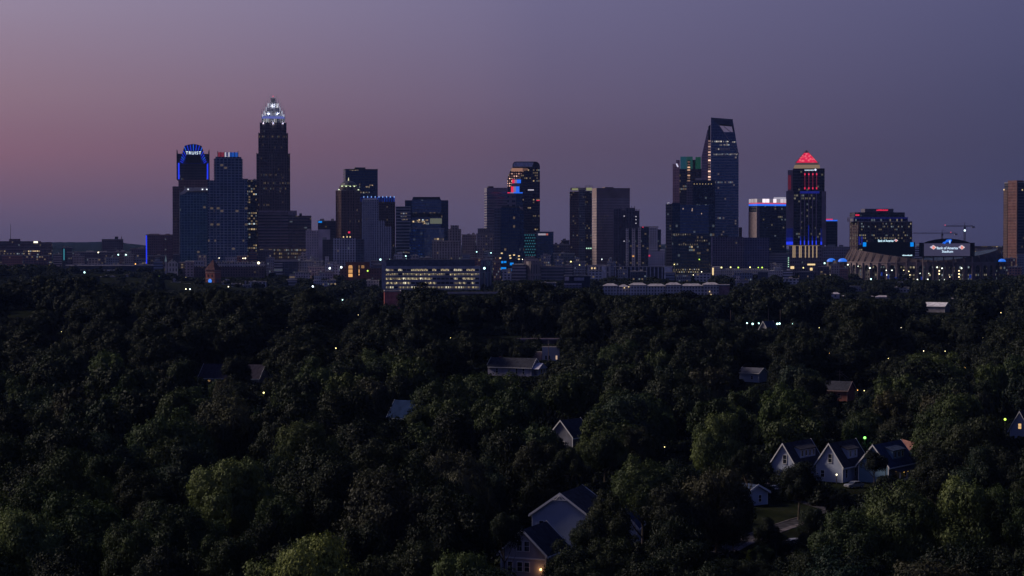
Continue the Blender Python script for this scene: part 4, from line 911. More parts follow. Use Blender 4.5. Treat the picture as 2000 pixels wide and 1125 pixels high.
b = Bld('blue_banded_tower', 'small dark tower with a bright blue roof band, right of the pyramid tower', 'office building', 1613, 1635.5, 2900)
b.body('tower_shaft', 432, facade('f_bluetop', (.05, .05, .06), (.04, .045, .07), 4, 3, .8, .6, .02, .06, .4, .4), cap=0)
MB().box(.1, b.L1 - .1, .1, b.L2, b.z(432) + .01, b.z(429.6), 0, 1).build('blue_band', [E_BLUE2, ROOF], b.root)
MB().box(.1, b.u(1626), .1, b.L2, b.z(429.6) + .01, b.z(427.4), 0, 1).build('red_band', [E_RED, ROOF], b.root)

b = Bld('grey_low_rise', 'grey low block with horizontal bands at the foot of the banner topped tower', 'office building', 1502.6, 1540, 2590)
b.body('wall', 495, facade('f_greylow', (.26, .23, .3), (.14, .13, .18), 3.2, 40, .99, .4, .0), cap=.5)
for i in range(6): MB().box(b.u(1539), b.u(1541), -.6, -.004, b.z(503 + i * 4.2 + 1.5), b.z(503 + i * 4.2)).build('stair_lamp', [emit('mint_lamp', (.6, 1, .75), 1.0)], b.root)
b = Bld('low_office', 'low pale block between the pyramid tower and the blue stadium domes', 'office building', 1606, 1660, 2690)
b.body('wall', 483, facade('f_lowmid', (.26, .23, .29), (.10, .1, .13), 3.8, 3, .5, .5, .06, S=.4)); b.units(3, 4, 483)

# hotel like block with red signs
b = Bld('red_sign_block', 'wide dark block with stepped top, red lit sign and many warm lit windows', 'office building', 1660, 1781, 2900, xs=1676, ang=5, depth=60)
fh = facade('f_redsign', (.09, .065, .075), (.05, .045, .06), 4.2, 2.6, .72, .5, .13, .55, .28, .8, col=(1, .82, .5))
b.body('wall', 433, fh, cap=.6, ribs=(9, 1.2, .8, mat('rust_pier', (.16, .10, .10), .8)))
MB().box(b.u(1668), b.u(1774), 3, 40, b.z(433) + .01, b.z(424), 0, 1).build('setback', [facade('f_redset', (.03, .03, .12), (.04, .04, .08), 7, 3.4, .6, .55, .3, S=.9, col=(1, .85, .55)), ROOF], b.root)
MB().box(b.u(1669), b.u(1773), 2.7, 2.98, b.z(427.5), b.z(424)).build('light_band', [emit('navy_glow', (.01, .015, .35), .16)], b.root)
MB().box(b.u(1671.5), b.u(1769), 6, 36, b.z(424) + .01, b.z(414.5), 0, 1).build('setback', [facade('f_redset2', (.05, .05, .06), (.05, .055, .07), 4, 3, .8, .6, .07, S=.25), ROOF], b.root)
MB().box(b.u(1692), b.u(1748), 9, 30, b.z(414.5) + .01, b.z(407.5), 0, 1).build('penthouse', [mat('pent_grey', (.13, .12, .16), .7), ROOF], b.root)
q = MB(); X = b.u(1714.5); rs = random.Random(8)
while X < b.u(1736): w = rs.uniform(.9, 1.5); q.box(X, X + w, 8.5, 8.97, b.z(411.4), b.z(408.7 if rs.random() < .7 else 409.4)); X += w + .25
q.build('red_sign', [E_RED], b.root)
q = MB(); X = b.u(1672.5)
while X < b.u(1680): w = rs.uniform(.9, 1.5); q.box(X, X + w, 5.5, 5.97, b.z(421.5), b.z(418.5)); X += w + .3
q.build('red_sign', [E_RED], b.root)
for x in (1664.5, 1671): MB().box(b.u(1676.4) + (x - 1664.5) * .6, b.u(1679) + (x - 1664.5) * .6, -1.1, -.85, b.z(478), b.z(462)).build('light_strip', [E_DBLUE], b.root)

# right edge tower
b = Bld('brown_tower', 'tall brown stone tower at the right edge with a pinkish lit side', 'skyscraper', 1961, 2035, 2700, xs=1986, ang=30, depth=None)
fbr = facade('f_brownwing', (.17, .062, .062), (.085, .036, .04), 3.9, 2.4, .35, .5, .0)
L2 = b.L2
b.body('tower_shaft', 357, facade('f_brownglass', (.06, .05, .07), (.04, .04, .07), 3.9, 2.4, .8, .6, .01), cap=.8)
MB().box(-.9, -.004, -.3, L2 * .68, -1, b.z(357) + 3.2).build('stone_wing', [fbr, ROOF], b.root)
MB().box(-.9, -.004, L2 * .72, L2 + 1, -1, b.z(369)).build('stone_wing', [facade('f_brownslot', (.13, .065, .06), (.10, .07, .08), 2.2, 2.6, .6, .5, .0), ROOF], b.root)
MB().box(-1.4, .6, -.8, -.31, -1, b.z(353)).build('corner_pier', [mat('brown_stone', (.2, .11, .10), .7)], b.root)
MB().box(2, 16, 4, 20, b.z(357), b.z(352)).build('penthouse', [mat('brown_stone', (.2, .11, .10), .7)], b.root)
MB().box(b.u(1995), b.u(1995) + 1.3, -.4, -.004, b.z(372), b.z(369.5)).build('wall_lamp', [E_WARM], b.root)
MB().box(-1.4, -.91, L2 - 1, L2 + .6, b.z(371), b.z(368.5)).build('wall_lamp', [E_WARM], b.root)
b = Bld('lit_low_block', 'low block with two amber lit floors behind the stadium end', 'parking deck', 1902, 1990, 2950)
b.body('wall', 481, facade('f_litlow', (.17, .13, .15), (.3, .2, .12), 3.6, 3.0, .7, .45, .15, .65, .6, .55), cap=.5)

# ================================================================== west edge
b = Bld('brown_institution', 'long brown institutional block with lit window strips at the edge of the view', 'office building', -30, 102, 3000, depth=36)
fin = facade('f_inst', (.24, .17, .19), (.10, .08, .1), 4.4, 2.4, .7, .42, .04, .25, .6, .75, col=(1, .74, .42))
MB().box(b.u(-30), b.u(80), 0, 36, -1, b.z(471), 0, 1).build('wall', [fin, ROOF], b.root)
MB().box(b.u(80.1), b.u(102), 2, 36, -1, b.z(473), 0, 1).build('side_wing', [fin, ROOF], b.root)
MB().box(b.u(18), b.u(40), 6, 20, b.z(471) + .01, b.z(466.5), 0).build('penthouse', [mat('inst_brown', (.22, .16, .18), .8)], b.root)
MB().box(b.u(66), b.u(74), -.6, -.004, b.z(474.5), b.z(471.2)).build('sign', [emit('warm_white_sign', (1, .95, .7), 1.8)], b.root)
light_strip(b, 46, 78, 489.5, 492, facade('f_litrow6', (.1, .08, .08), (.9, .7, .4), 2, 2.6, .7, .95, .85, S=.8, gm=0), 'lit_windows'); light_strip(b, 0, 10, 489.5, 492, facade('f_litrow6', (.1, .08, .08), (.9, .7, .4)), 'lit_windows')
q = MB().tube((b.u(21), 12, b.z(466.5)), (b.u(21), 12, b.z(437)), .45, .25, 5); q.build('radio_mast', [STEEL], b.root)
b = Bld('parapet_block', 'square brown block with a short rooftop stack, alone on the wooded skyline', 'office building', 199, 241, 3100)
b.body('wall', 468, facade('f_parap', (.22, .16, .19), (.10, .08, .11), 3.6, 3.0, .5, .5, .02))
MB().box(b.u(224.5), b.u(231), 4, 12, b.z(468), b.z(462)).build('rooftop_unit', [STEEL], b.root)
MB().frus(b.u(236), b.u(239), 2, 4, b.z(468), b.u(237.3), b.u(237.7), 2.9, 3.1, b.z(460), 0).build('finial', [mat('pink_stone', (.5, .3, .3), .7)], b.root)
for i, (lab, x0, x1, yt, D, w, l) in enumerate((
        ('long low grey block with a pale roof line, below the square brown block', 131, 228, 493, 2950, (.17, .14, .19), .03),
        ('small low block with two white lamps, right of the long grey block', 222, 256, 492, 2900, (.24, .18, .2), .08),
        ('low mauve block beside the blue edged office', 255, 286, 486, 2970, (.2, .17, .22), .02),
        ('slim dark block with a teal light strip on its corner', 122, 141, 484, 3040, (.08, .09, .12), .0),
        ('low reddish block with a pale roof, before the blue edged office', 288, 322, 500, 2800, (.22, .14, .17), .04),
        ('low dark shed roofed block left of the small church', 262, 296, 519, 2560, (.08, .08, .11), .0))):
    b = Bld('low_block', lab, 'office building', x0, x1, D); b.body('wall', yt, facade('f_w%d' % i, w, (.08, .08, .11), 3.6, 3, .6, .5, l, S=.6), roof=ROOFL); b.units(2, 2.5, yt)
    if i == 3: light_strip(b, 124, 126.2, 486, 508, E_TEAL)
b = Bld('white_roofed_sheds', 'long low shed with a white roof edge and pale lit wall, deep in trees', 'warehouse', 128, 300, 2580, depth=30)
MB().box(b.u(128), b.u(300), 0, 30, -1, b.z(519), 0, 1).build('wall', [mat('shed_dark', (.05, .055, .09), .8), ROOFL], b.root)
MB().box(b.u(128), b.u(300), -.6, -.004, b.z(518.8), b.z(516.6)).build('roof_fascia', [mat('lilac_fascia', (.42, .38, .45), .7)], b.root)
MB().box(b.u(130), b.u(238), -12, -1, -1, b.z(527), 0, 1).build('front_wing', [mat('lilac_lit_wall', (.75, .68, .75), .7), ROOFL], b.root)

b = Bld('small_church', 'small white gabled church with a slim spire, left of the clock tower', 'church', 320.5, 348, 2400, depth=24)
wc = facade('f_church', (.7, .6, .64), (.08, .07, .1), 6, 3.6, .35, .6, .05, S=.5)
P = [(327, 545), (327, 514), (337, 506), (347.5, 514), (347.5, 545)]
MB().sheet([(b.u(x), b.z(y)) for x, y in P], 0, 24, 0).build('wall', [wc], b.root)
q = MB()
for s in (-1, 1):
    e = (327 - 1 if s < 0 else 348.5); q.face([(b.u(e), -.5, b.z(514.8)), (b.u(337), -.5, b.z(505.4)), (b.u(337), 24.5, b.z(505.4)), (b.u(e), 24.5, b.z(514.8))][::s])
q.build('roof', [mat('church_roof', (.14, .12, .15), .8)], b.root)
MB().box(b.u(321.5), b.u(326), 1, 4, -1, b.z(511)).build('bell_tower', [wc], b.root)
MB().frus(b.u(321.5), b.u(326), 1, 4, b.z(511) + .01, b.u(323.6), b.u(323.9), 2.4, 2.6, b.z(498.5), 0).build('spire', [emit('spire_glow', (.5, .7, .85), .12)], b.root)

# clock tower
b = Bld('clock_tower', 'red brick clock tower with a steep roof and a blue lit clock face', 'tower', 401.5, 431, 2290, xs=419, ang=62, depth=11)
ck = mat('clock_brick', (.36, .14, .12), .9, scale=.4)
zt = b.z(529)
MB().box(0, b.L1, 0, b.L2, -1, zt, 0, 1).build('wall', [ck, ROOF], b.root)
MB().box(-.5, b.L1 + .5, -.5, b.L2 + .5, zt + .01, zt + 1.0, 0).build('cornice', [mat('clock_stone', (.42, .26, .24), .8)], b.root)
for k, (za_, zb_) in enumerate(((533, 531), (545.5, 544))):
    MB().box(-.25, b.L1 + .25, -.25, -.004, b.z(za_), b.z(zb_)).build('string_course', [mat('clock_stone', (.42, .26, .24), .8)], b.root)
    MB().box(-.25, -.004, 0, b.L2 + .25, b.z(za_), b.z(zb_)).build('string_course', [mat('clock_stone', (.42, .26, .24), .8)], b.root)
MB().frus(-.9, b.L1 + .9, -.9, b.L2 + .9, zt + 1.02, b.L1 / 2 - .1, b.L1 / 2 + .1, b.L2 / 2 - .1, b.L2 / 2 + .1, b.z(507), 0).build('roof', [mat('clock_roof', (.10, .055, .06), .8)], b.root)
q = MB(); n = 14
q.face([(-.3, b.L2 / 2 + 2.6 * math.cos(2 * math.pi * i / n), b.z(549) + 2.6 * math.sin(2 * math.pi * i / n)) for i in range(n)])
q.build('clock_face', [emit('clock_blue', (.05, .25, 1.0), .9)], b.root)
q = MB(); q.face([(b.L1 / 2 + 1.9 * math.cos(2 * math.pi * i / n), -.3, b.z(549) + 1.9 * math.sin(2 * math.pi * i / n)) for i in range(n)])
q.build('clock_face', [mat('clock_dark', (.12, .13, .16), .5)], b.root)
for yy_ in (.28, .72): MB().box(-.2, -.004, b.L2 * yy_ - .8, b.L2 * yy_ + .8, b.z(541), b.z(536)).build('louvre', [mat('louvre_dark', (.05, .04, .05), .8)], b.root)
b = Bld('mill_hall', 'low red brick mill hall with a slate roof beside the clock tower', 'brick building', 302, 401, 2270, depth=22)
b.body('wall', 566, br2, roof=mat('slate', (.035, .03, .04), .8), cap=.4)
MB().frus(b.u(322), b.u(378), .5, 21, b.z(566) + .5, b.u(326), b.u(374), 9, 12, b.z(558.5), 0).build('roof', [mat('plum_roof', (.09, .06, .07), .8)], b.root)

b = Bld('brick_terrace', 'long dark brick building with white topped storeys behind the clock tower', 'apartment building', 374, 518, 2450, depth=26)
MB().box(b.u(380), b.u(517), 0, 26, -1, b.z(521), 0, 1).build('wall', [facade('f_terr', (.16, .10, .12), (.07, .06, .08), 3.4, 3.2, .5, .5, .02, S=.5), ROOF], b.root)
ftop = facade('f_terrtop', (.6, .52, .56), (.10, .09, .12), 4.4, 3.2, .5, .5, .05, S=.6)
MB().box(b.u(420), b.u(518), -.8, 24, b.z(521) + .01, b.z(512.5), 0, 1).build('top_storey', [ftop, ROOF], b.root)
MB().box(b.u(379), b.u(399), -1, 18, b.z(521) + .01, b.z(509), 0, 1).build('top_storey', [ftop, ROOF], b.root)
MB().box(b.u(361), b.u(378.9), 1, 24, -1, b.z(510), 0, 1).build('side_wing', [facade('f_terrside', (.6, .44, .45), (.14, .11, .13), 3.4, 4.2, .5, .5, .0), ROOFL], b.root)
for i in range(10):
    x = 424 + i * 9.4; MB().frus(b.u(x), b.u(x + 6), 1, 8, b.z(512.5), b.u(x + 3), b.u(x + 3.1), 4, 4.1, b.z(509.5), 0).build('dormer', [ROOF], b.root)
b = Bld('parking_deck', 'open grey parking deck with stacked floor bands and a white lamp', 'parking deck', 535, 582, 2480, depth=30)
b.body('wall', 508, facade('f_deck', (.6, .52, .56), (.06, .06, .08), 3.2, 60, .99, .5, .02), cap=.4)
MB().box(b.u(552), b.u(582), -1.5, -.01, -1, b.z(511), 0, 1).build('front_wing', [facade('f_deck2', (.10, .10, .16), (.07, .07, .1), 3.2, 5, .8, .6, .12, S=.3), ROOF], b.root)
for i, (lab, x0, x1, yt, D, w) in enumerate((
        ('blue grey low rise right of the open parking deck', 582.5, 631, 511, 2490, (.42, .4, .48)),
        ('pink walled low block before the blue grey low rise', 602, 633, 521, 2420, (.58, .43, .46)),
        ('white fronted low block with vertical fins, left of the brick hall', 622, 652, 533, 2360, (.62, .53, .58)),
        ('white flat roofed block at the tree edge, below the open parking deck', 575, 606, 533, 2400, (.7, .6, .64)),
        ('dark low block left of the parking deck', 503, 534, 489, 2720, (.16, .14, .18)))):
    b = Bld('low_rise', lab, 'apartment building', x0, x1, D); b.body('wall', yt, facade('f_x%d' % i, w, (.10, .10, .14), 3.3, 3, .5, .55, .05, S=.5), roof=ROOFL); b.units(2, 2, yt)
# pale cottages in the trees
for i, (x0, x1, yt, yb, lab) in enumerate(((660, 672, 566, 580, 'tall pale cottage in the trees left of the brick block'), (672.5, 690, 571, 582, 'low pale cottage with a grey roof beside the tall pale cottage'), (690.5, 712, 569, 579, 'wide pale cottage at the end of the row by the brick block'))):
    D = 55 * F / (yb + 6 - 473)
    b = Bld('pale_cottage', lab, 'house', x0, x1, D, depth=9, group='pale cottages in the trees')
    MB().box(0, b.L1, 0, 9, -1, b.z(yt + 4), 0).build('wall', [mat('cottage_pink', (.6, .5, .55), .7)], b.root)
    MB().frus(-.4, b.L1 + .4, -.4, 9.4, b.z(yt + 4) + .01, 1.0, b.L1 - 1.0, 4.3, 4.7, b.z(yt), 0).build('roof', [mat('cottage_roof', (.4, .34, .4), .8)], b.root)
    MB().box(b.L1 * .3, b.L1 * .3 + 1.2, -.06, -.004, b.z(yt + 4) - 2.2, b.z(yt + 4) - .8).build('window', [GLASSD], b.root)
# ================================================================== low city fabric between the towers and the woods
LANDM = [('the arched blue crown tower', 378, 500), ('the balcony tower', 446, 500), ('the crowned skyscraper', 534, 480), ('the concrete block', 620, 480), ('the white gridded block', 680, 500), ('the ribbed grey tower', 735, 500), ('the banded tower', 787, 490), ('the tan block', 872, 500), ('the dark blue tower', 1000, 510),
         ('the lattice block', 1035, 490), ('the dark brick tower', 1134, 505), ('the beige slab', 1195, 510), ('the columned apartments', 1256, 505), ('the wide blue glass tower', 1348, 520), ('the gridded mid rise', 1446, 515), ('the pyramid tower', 1574, 520), ('the stadium', 1800, 545), ('the brown edge tower', 1975, 490), ('the brown institution', 50, 490), ('the square parapet block', 220, 485), ('the blue edged office', 312, 490), ('the clock tower', 415, 535), ('the lit office', 842, 540), ('the brick hall', 695, 525), ('the drum block', 1050, 530), ('the white apartments', 1300, 565), ('the pale terrace', 1460, 535), ('the small church', 335, 525)]
_fl = {}
OW = ['', 'second ', 'third ', 'fourth ', 'fifth ', 'sixth ', 'seventh ', 'eighth ', 'ninth ', 'tenth ', 'eleventh ', 'twelfth ', 'thirteenth ', 'fourteenth ']
def where(x, y, what):
    m = min(LANDM, key=lambda q_: abs(q_[1] - x) + abs(q_[2] - y) * .8)
    dx, dy = x - m[1], y - m[2]
    rel = ('just left of' if dx < 0 else 'just right of') if abs(dx) > 12 else ('at the back of' if dy < -4 else 'in front of')
    k = (what, rel, m[0]); n = _fl.get(k, 0); _fl[k] = n + 1
    return '%s%s %s %s' % (OW[n], what, rel, m[0])
fr2 = random.Random(41)
PAL = [('pale mauve', (.68, .60, .66)), ('grey', (.42, .39, .45)), ('dark', (.10, .10, .14)), ('brick red', (.42, .2, .18)), ('white', (.78, .72, .78)), ('tan', (.58, .46, .44)), ('blue grey', (.3, .32, .44))]
FABRIC = [(4, 44, 499, 2780), (48, 96, 500, 2740), (104, 121, 497, 2900), (142, 165, 501, 2830), (170, 196, 505, 2790), (205, 233, 504, 2760), (242, 262, 497, 2860), (264, 285, 506, 2700), (300, 318, 511, 2520), (338, 350, 497, 2650), (349, 361, 513, 2460), (386, 404, 499, 2590), (440, 462, 503, 2560), (463, 484, 500, 2600), (486, 502, 494, 2680),
          (520, 536, 504, 2520), (583, 600, 501, 2560), (606, 622, 505, 2530), (634, 650, 512, 2460), (652, 664, 517, 2400), (725, 744, 510, 2440), (770, 786, 497, 2600), (802, 818, 500, 2590), (820, 843, 504, 2560), (902, 918, 497, 2590), (920, 944, 504, 2500), (946, 962, 492, 2620), (963, 978, 512, 2420), (980, 999, 527, 2350),
          (1026, 1044, 503, 2560), (1056, 1076, 500, 2600), (1084, 1100, 508, 2500), (1103, 1118, 519, 2460), (1120, 1144, 512, 2540), (1152, 1176, 529, 2380), (1186, 1203, 513, 2540), (1206, 1224, 527, 2400), (1232, 1262, 531, 2360), (1300, 1318, 533, 2380), (1320, 1350, 538, 2340), (1356, 1388, 535, 2380), (1432, 1470, 533, 2400), (1480, 1500, 531, 2420), (1504, 1528, 516, 2540), (1530, 1548, 529, 2440), (1560, 1590, 531, 2420), (1598, 1620, 521, 2520), (1622, 1640, 517, 2560), (1640, 1656, 525, 2480),
          (1630, 1650, 488, 2860), (1786, 1800, 484, 2880), (1905, 1930, 487, 2840), (1935, 1958, 492, 2800), (1962, 1984, 505, 2600), (1986, 2010, 497, 2640), (1968, 1996, 522, 2480), (560, 580, 547, 2230), (612, 640, 549, 2210), (486, 520, 551, 2200), (246, 276, 538, 2360), (196, 226, 541, 2330), (1110, 1134, 552, 2200), (1052, 1086, 553, 2180), (1436, 1462, 548, 2250), (1530, 1560, 545, 2280), (334, 352, 552, 2260), (353, 371, 555, 2240), (433, 449, 552, 2250), (452, 470, 555, 2200), (474, 486, 557, 2180), (640, 656, 548, 2230), (716, 740, 549, 2230), (1660, 1690, 560, 2100), (1748, 1776, 562, 2080)]
KEEP_FAB = []
for i, (x0, x1, yt, D) in enumerate(FABRIC):
    KEEP_FAB.append((x0, yt - 2, x1, yt + (14 if D > 2350 else 10), D - 15))
    nm, c = PAL[fr2.randrange(len(PAL))] if yt < 535 else PAL[fr2.choice((0, 4, 1))]
    size = 'narrow' if x1 - x0 < 17 else 'low' if x1 - x0 < 26 else 'long low'
    b = Bld('low_rise', where((x0 + x1) / 2, yt + 8, '%s %s city block' % (nm, size)), 'building', x0, x1, D, depth=fr2.uniform(12, 24), group='low city blocks')
    v = i % 6
    m = facade('f_fab_%s_%d' % (nm.replace(' ', '_'), v), c, (.09, .09, .13), 3.3, (2.6, 3.4, 30, 2.2, 4.2, 3.0)[v], (.45, .55, .99, .5, .6, .4)[v], (.5, .55, .45, .6, .5, .55)[v], (.06, .12, .03, .05, .16, .08)[v], .12, .3, 1.0)
    b.body('wall', yt, m, roof=ROOFL if i % 3 else ROOF, cap=.7)
    if fr2.random() < .7: b.units(fr2.randrange(1, 3), 2.2, yt, seed=i)
    if fr2.random() < .45:
        w_ = fr2.uniform(.3, .55) * b.L1; o_ = fr2.uniform(0, .4) * b.L1
        MB().box(o_, o_ + w_, 2, b.L2 * .7, b.z(yt) + .01, b.z(yt) + fr2.uniform(3, 7), 0, 1).build('setback', [m, ROOF], b.root)
# ================================================================== stadium
SD = 2655.0; sx0 = xx(1803, SD); SA, SB = 108.0, 88.0
stad = empty('stadium', (sx0, SD, 0), 0, 'large stadium bowl with an arcade of arches, lamps and two scoreboards', 'stadium')
sz0 = terr(sx0, SD)
stone_s = mat('stadium_stone', (.26, .20, .21), .8, scale=.05)
dark_s = mat('stadium_dark', (.035, .035, .05), .8)
NB = 52; ZC = 28.2
def ring(th, rx=0.0): return ((SA + rx) * math.cos(th), (SB + rx) * math.sin(th))
def zrim(th): return ZC + 3.0 + 14.5 * abs(math.cos(th)) ** 1.4
def bayarch(t):      # height of the opening at t in 0..1 across the bay, 0 at the piers
    if t < .16 or t > .84: return None
    q = (t - .5) / .34
    return 20.5 + 5.0 * math.sqrt(max(0, 1 - q * q))
q = MB(); ins = MB()
for i in range(NB):
    ts = [0, .16, .161, .22, .3, .4, .5, .6, .7, .78, .839, .84, 1]
    for a, b2 in zip(ts, ts[1:]):
        t0, t1 = 2 * math.pi * (i + a) / NB, 2 * math.pi * (i + b2) / NB
        A, B2 = ring(t0), ring(t1)
        za, zb = bayarch(a + 1e-6), bayarch(b2 - 1e-6)
        if za is None or zb is None:
            q.face([(*A, -2), (*B2, -2), (*B2, ZC), (*A, ZC)])
        else:
            q.face([(*A, za), (*B2, zb), (*B2, ZC), (*A, ZC)])
            A2, B3 = ring(t0, -1.6), ring(t1, -1.6)
            q.face([(*A, za), (*A2, za), (*B3, zb), (*B2, zb)])
    for a in (.16, .84):
        th = 2 * math.pi * (i + a) / NB
        A, A2 = ring(th), ring(th, -1.6); q.face([(*A, -2), (*A2, -2), (*A2, 20.5), (*A, 20.5)])
    # pier buttress
    th = 2 * math.pi * i / NB; A = ring(th, .9)
    q.tube((*A, -2), (*A, ZC + .2), 1.0, .8, 4)
    t0, t1 = 2 * math.pi * i / NB, 2 * math.pi * (i + 1) / NB
    A, B2, A2, B3 = ring(t0, .6), ring(t1, .6), ring(t0, -3), ring(t1, -3)
    q.face([(*A, ZC), (*B2, ZC), (*B2, ZC + 1.2), (*A, ZC + 1.2)]); q.face([(*A, ZC + 1.2), (*B2, ZC + 1.2), (*B3, ZC + 1.2), (*A2, ZC + 1.2)])
    A, B2 = ring(t0, -6), ring(t1, -6); ins.face([(*A, -2), (*B2, -2), (*B2, ZC), (*A, ZC)], [(i * 12, -2), (i * 12 + 12, -2), (i * 12 + 12, ZC), (i * 12, ZC)])
q.build('arcade', [stone_s], stad)
ins.build('concourse_wall', [facade('f_concourse', (.08, .07, .09), (.03, .03, .05), 5, 4, .55, .5, .16, .3, .35, .75, col=(1, .85, .55), cool=.4)], stad)
q = MB(); rb_ = MB(); seat = MB()
for i in range(NB):
    t0, t1 = 2 * math.pi * i / NB, 2 * math.pi * (i + 1) / NB
    z0, z1 = zrim(t0), zrim(t1)
    A, B2, A2, B3 = ring(t0, -2), ring(t1, -2), ring(t0, -2 - (z0 - ZC) * .55), ring(t1, -2 - (z1 - ZC) * .55)
    q.face([(*A, ZC + 1.2), (*B2, ZC + 1.2), (*B3, z1), (*A2, z0)])
    C0, C1 = ring(t0, -52), ring(t1, -52)
    seat.face([(*A2, z0), (*B3, z1), (*C1, 6), (*C0, 6)])
    MB().tube((*ring(t0, -1.2), ZC + 1.2), (*ring(t0, -2 - (z0 - ZC) * .45), z0 + .6), .7, .45, 4).build('deck_rib', [mat('deck_rib', (.09, .075, .09), .8)], stad)
q.build('upper_deck', [mat('deck_stone', (.10, .075, .08), .85, scale=.05)], stad)
seat.build('seating_bowl', [mat('seat_blue', (.03, .045, .09), .7)], stad)
for x, y, w in ((1722, 535, 3), (1735, 540, 3), (1750, 545, 5), (1768, 541, 3), (1800, 544, 3), (1895, 540, 4)):
    D_ = SD - SB * math.sqrt(max(0.05, 1 - (xx(x, SD) - sx0) ** 2 / SA ** 2)) - 2.5
    p = at(x, y, D_); MB().box(p.x - sx0 - w * .33, p.x - sx0 + w * .33, D_ - SD - .3, D_ - SD, p.z - 2.4, p.z + 2.4).build('blue_banner', [emit('banner_blue', (.01, .06, .6), .3)], stad)
LAMPW = emit('stadium_lamp', (.9, 1.0, .82), 3.0); LAMPY = emit('yellow_lamp', (1, .82, .45), 2.6)
for x, y, s, w in ((1656, 517, 1.0, 0), (1699, 523.5, 1.1, 0), (1792, 546, .9, 0), (1812, 546, 1.1, 0), (1830.5, 522, 1, 0), (1840, 524, 1, 0), (1834.5, 529, 1, 1), (1834.5, 535, 1.1, 1), (1834.5, 548, 1.1, 0), (1844, 546, .8, 0),
                 (1878, 524, 1.1, 0), (1873, 529, 1, 1), (1873, 535, 1.1, 1), (1873, 541, 1, 1), (1873, 547, .8, 1), (1885, 546, 1.1, 0), (1901, 522, .9, 0), (1926, 524.5, 1.2, 1), (1932, 521, 1, 1), (1952, 517, 1.2, 0), (1731, 528, .8, 0), (1742, 528, .9, 0), (1775, 530, .8, 1), (1765, 528, .7, 1), (1777, 537, .8, 1), (1776, 542, .8, 1), (1855, 541, .7, 1), (1732, 537, .7, 0), (1797, 534, .6, 0), (1814, 534, .6, 0), (1900, 541, .6, 1), (1916, 532, .7, 1), (1916, 538, .7, 1), (1676, 520, .6, 0)):
    D_ = SD - SB * math.sqrt(max(0.05, 1 - min(1, (xx(x, SD) - sx0) ** 2 / SA ** 2))) - 3
    p = at(x, y, D_); MB().ball((p.x - sx0, D_ - SD, p.z), .85 * s, 0, 6, 4).build('wall_lamp', [LAMPY if w else LAMPW], stad)
# scoreboards
def flaglogo(b, cx_, cy_, w, y0):
    k = b.k; hw, hh = w / 2, w * .33
    cols = [emit('logo_coral', (1, .30, .24), .85), emit('logo_white', (.95, .85, .9), .8), emit('logo_coral', (1, .3, .24), .85)]
    o = MB().sheet([(b.u(cx_ - hw), b.z(cy_ - .3)), (b.u(cx_), b.z(cy_ - hh)), (b.u(cx_ + hw), b.z(cy_)), (b.u(cx_ + .6), b.z(cy_ + hh))], y0, y0 + .15, 0).build('flag_logo', [emit('logo_white', (.95, .85, .9), .8)], b.root)
    for i in range(3):
        t = .12 + i * .27
        MB().sheet([(b.u(cx_ - hw * .2 + hw * t * .85), b.z(cy_ - hh * .8 + hh * t)), (b.u(cx_ + hw * .05 + hw * t * .9), b.z(cy_ - hh * .85 + hh * t)), (b.u(cx_ - hw * .0 + hw * (t - .2) * .4 + .4), b.z(cy_ + hh * .8)), (b.u(cx_ - hw * .35 + hw * t * .3), b.z(cy_ + hh * (.25 + t * .5)))], y0 - .12, y0 - .01, 0).build('flag_stripe', [cols[0]], b.root)
    MB().sheet([(b.u(cx_ - hw * .9), b.z(cy_ - .2)), (b.u(cx_ - hw * .2), b.z(cy_ - hh * .75)), (b.u(cx_ - hw * .05), b.z(cy_ - hh * .4)), (b.u(cx_ - hw * .6), b.z(cy_ + hh * .2))], y0 - .12, y0 - .01, 0).build('flag_field', [emit('logo_lilac', (.6, .6, .95), .7)], b.root)
b = Bld('scoreboard', 'arched stadium scoreboard with the two line name sign between two flag logos', 'scoreboard', 1795, 1903, 2560)
SBD = mat('scoreboard_black', (.018, .018, .025), .7)
top = [(1803.5, 474.5), (1812, 471), (1825, 468), (1838, 466.3), (1849, 465.7), (1860, 466.3), (1873, 468), (1886, 471), (1895.5, 474.5)]
MB().sheet([(b.u(x), b.z(y)) for x, y in [(1803.5, 502.5)] + top + [(1895.5, 502.5)]], 0, 6, 0).build('frame', [SBD], b.root)
MB().box(b.u(1795), b.u(1803.4), .5, 7, b.z(501), b.z(474)).build('side_cabinet', [SBD], b.root)
MB().box(b.u(1895.6), b.u(1903.5), .5, 7, b.z(501), b.z(474)).build('side_cabinet', [SBD], b.root)
MB().box(b.u(1804.5), b.u(1894.5), -.4, -.004, b.z(500), b.z(475.3)).build('screen', [emit('screen_slate', (.055, .05, .10), .75)], b.root)
tw = emit('score_text', (.62, .80, 1.0), 1.1)
text('Bank of America', 40 * b.k, b.root, (b.u(1850), -.55, b.z(484.6)), tw, hscale=1.12, bold=.022)
text('Stadium', 21 * b.k, b.root, (b.u(1850.5), -.55, b.z(491.3)), tw, hscale=.95, bold=.022)
flaglogo(b, 1822.5, 483, 13.5, -.6); flaglogo(b, 1878, 483, 13.5, -.6)
em = [(1840, 476), (1842, 472.5), (1846, 471.5), (1847.5, 468.5), (1851, 467.5), (1857, 467), (1859, 469), (1857.5, 472), (1855.5, 476.5), (1853.5, 475.6), (1853, 473), (1848.5, 473.6), (1846, 476.2), (1843.5, 476.8), (1843, 475)]
MB().sheet([(b.u(x), b.z(y)) for x, y in em], -.9, -.5, 0).build('blue_emblem', [emit('emblem_blue', (.01, .16, 1.0), .75)], b.root)
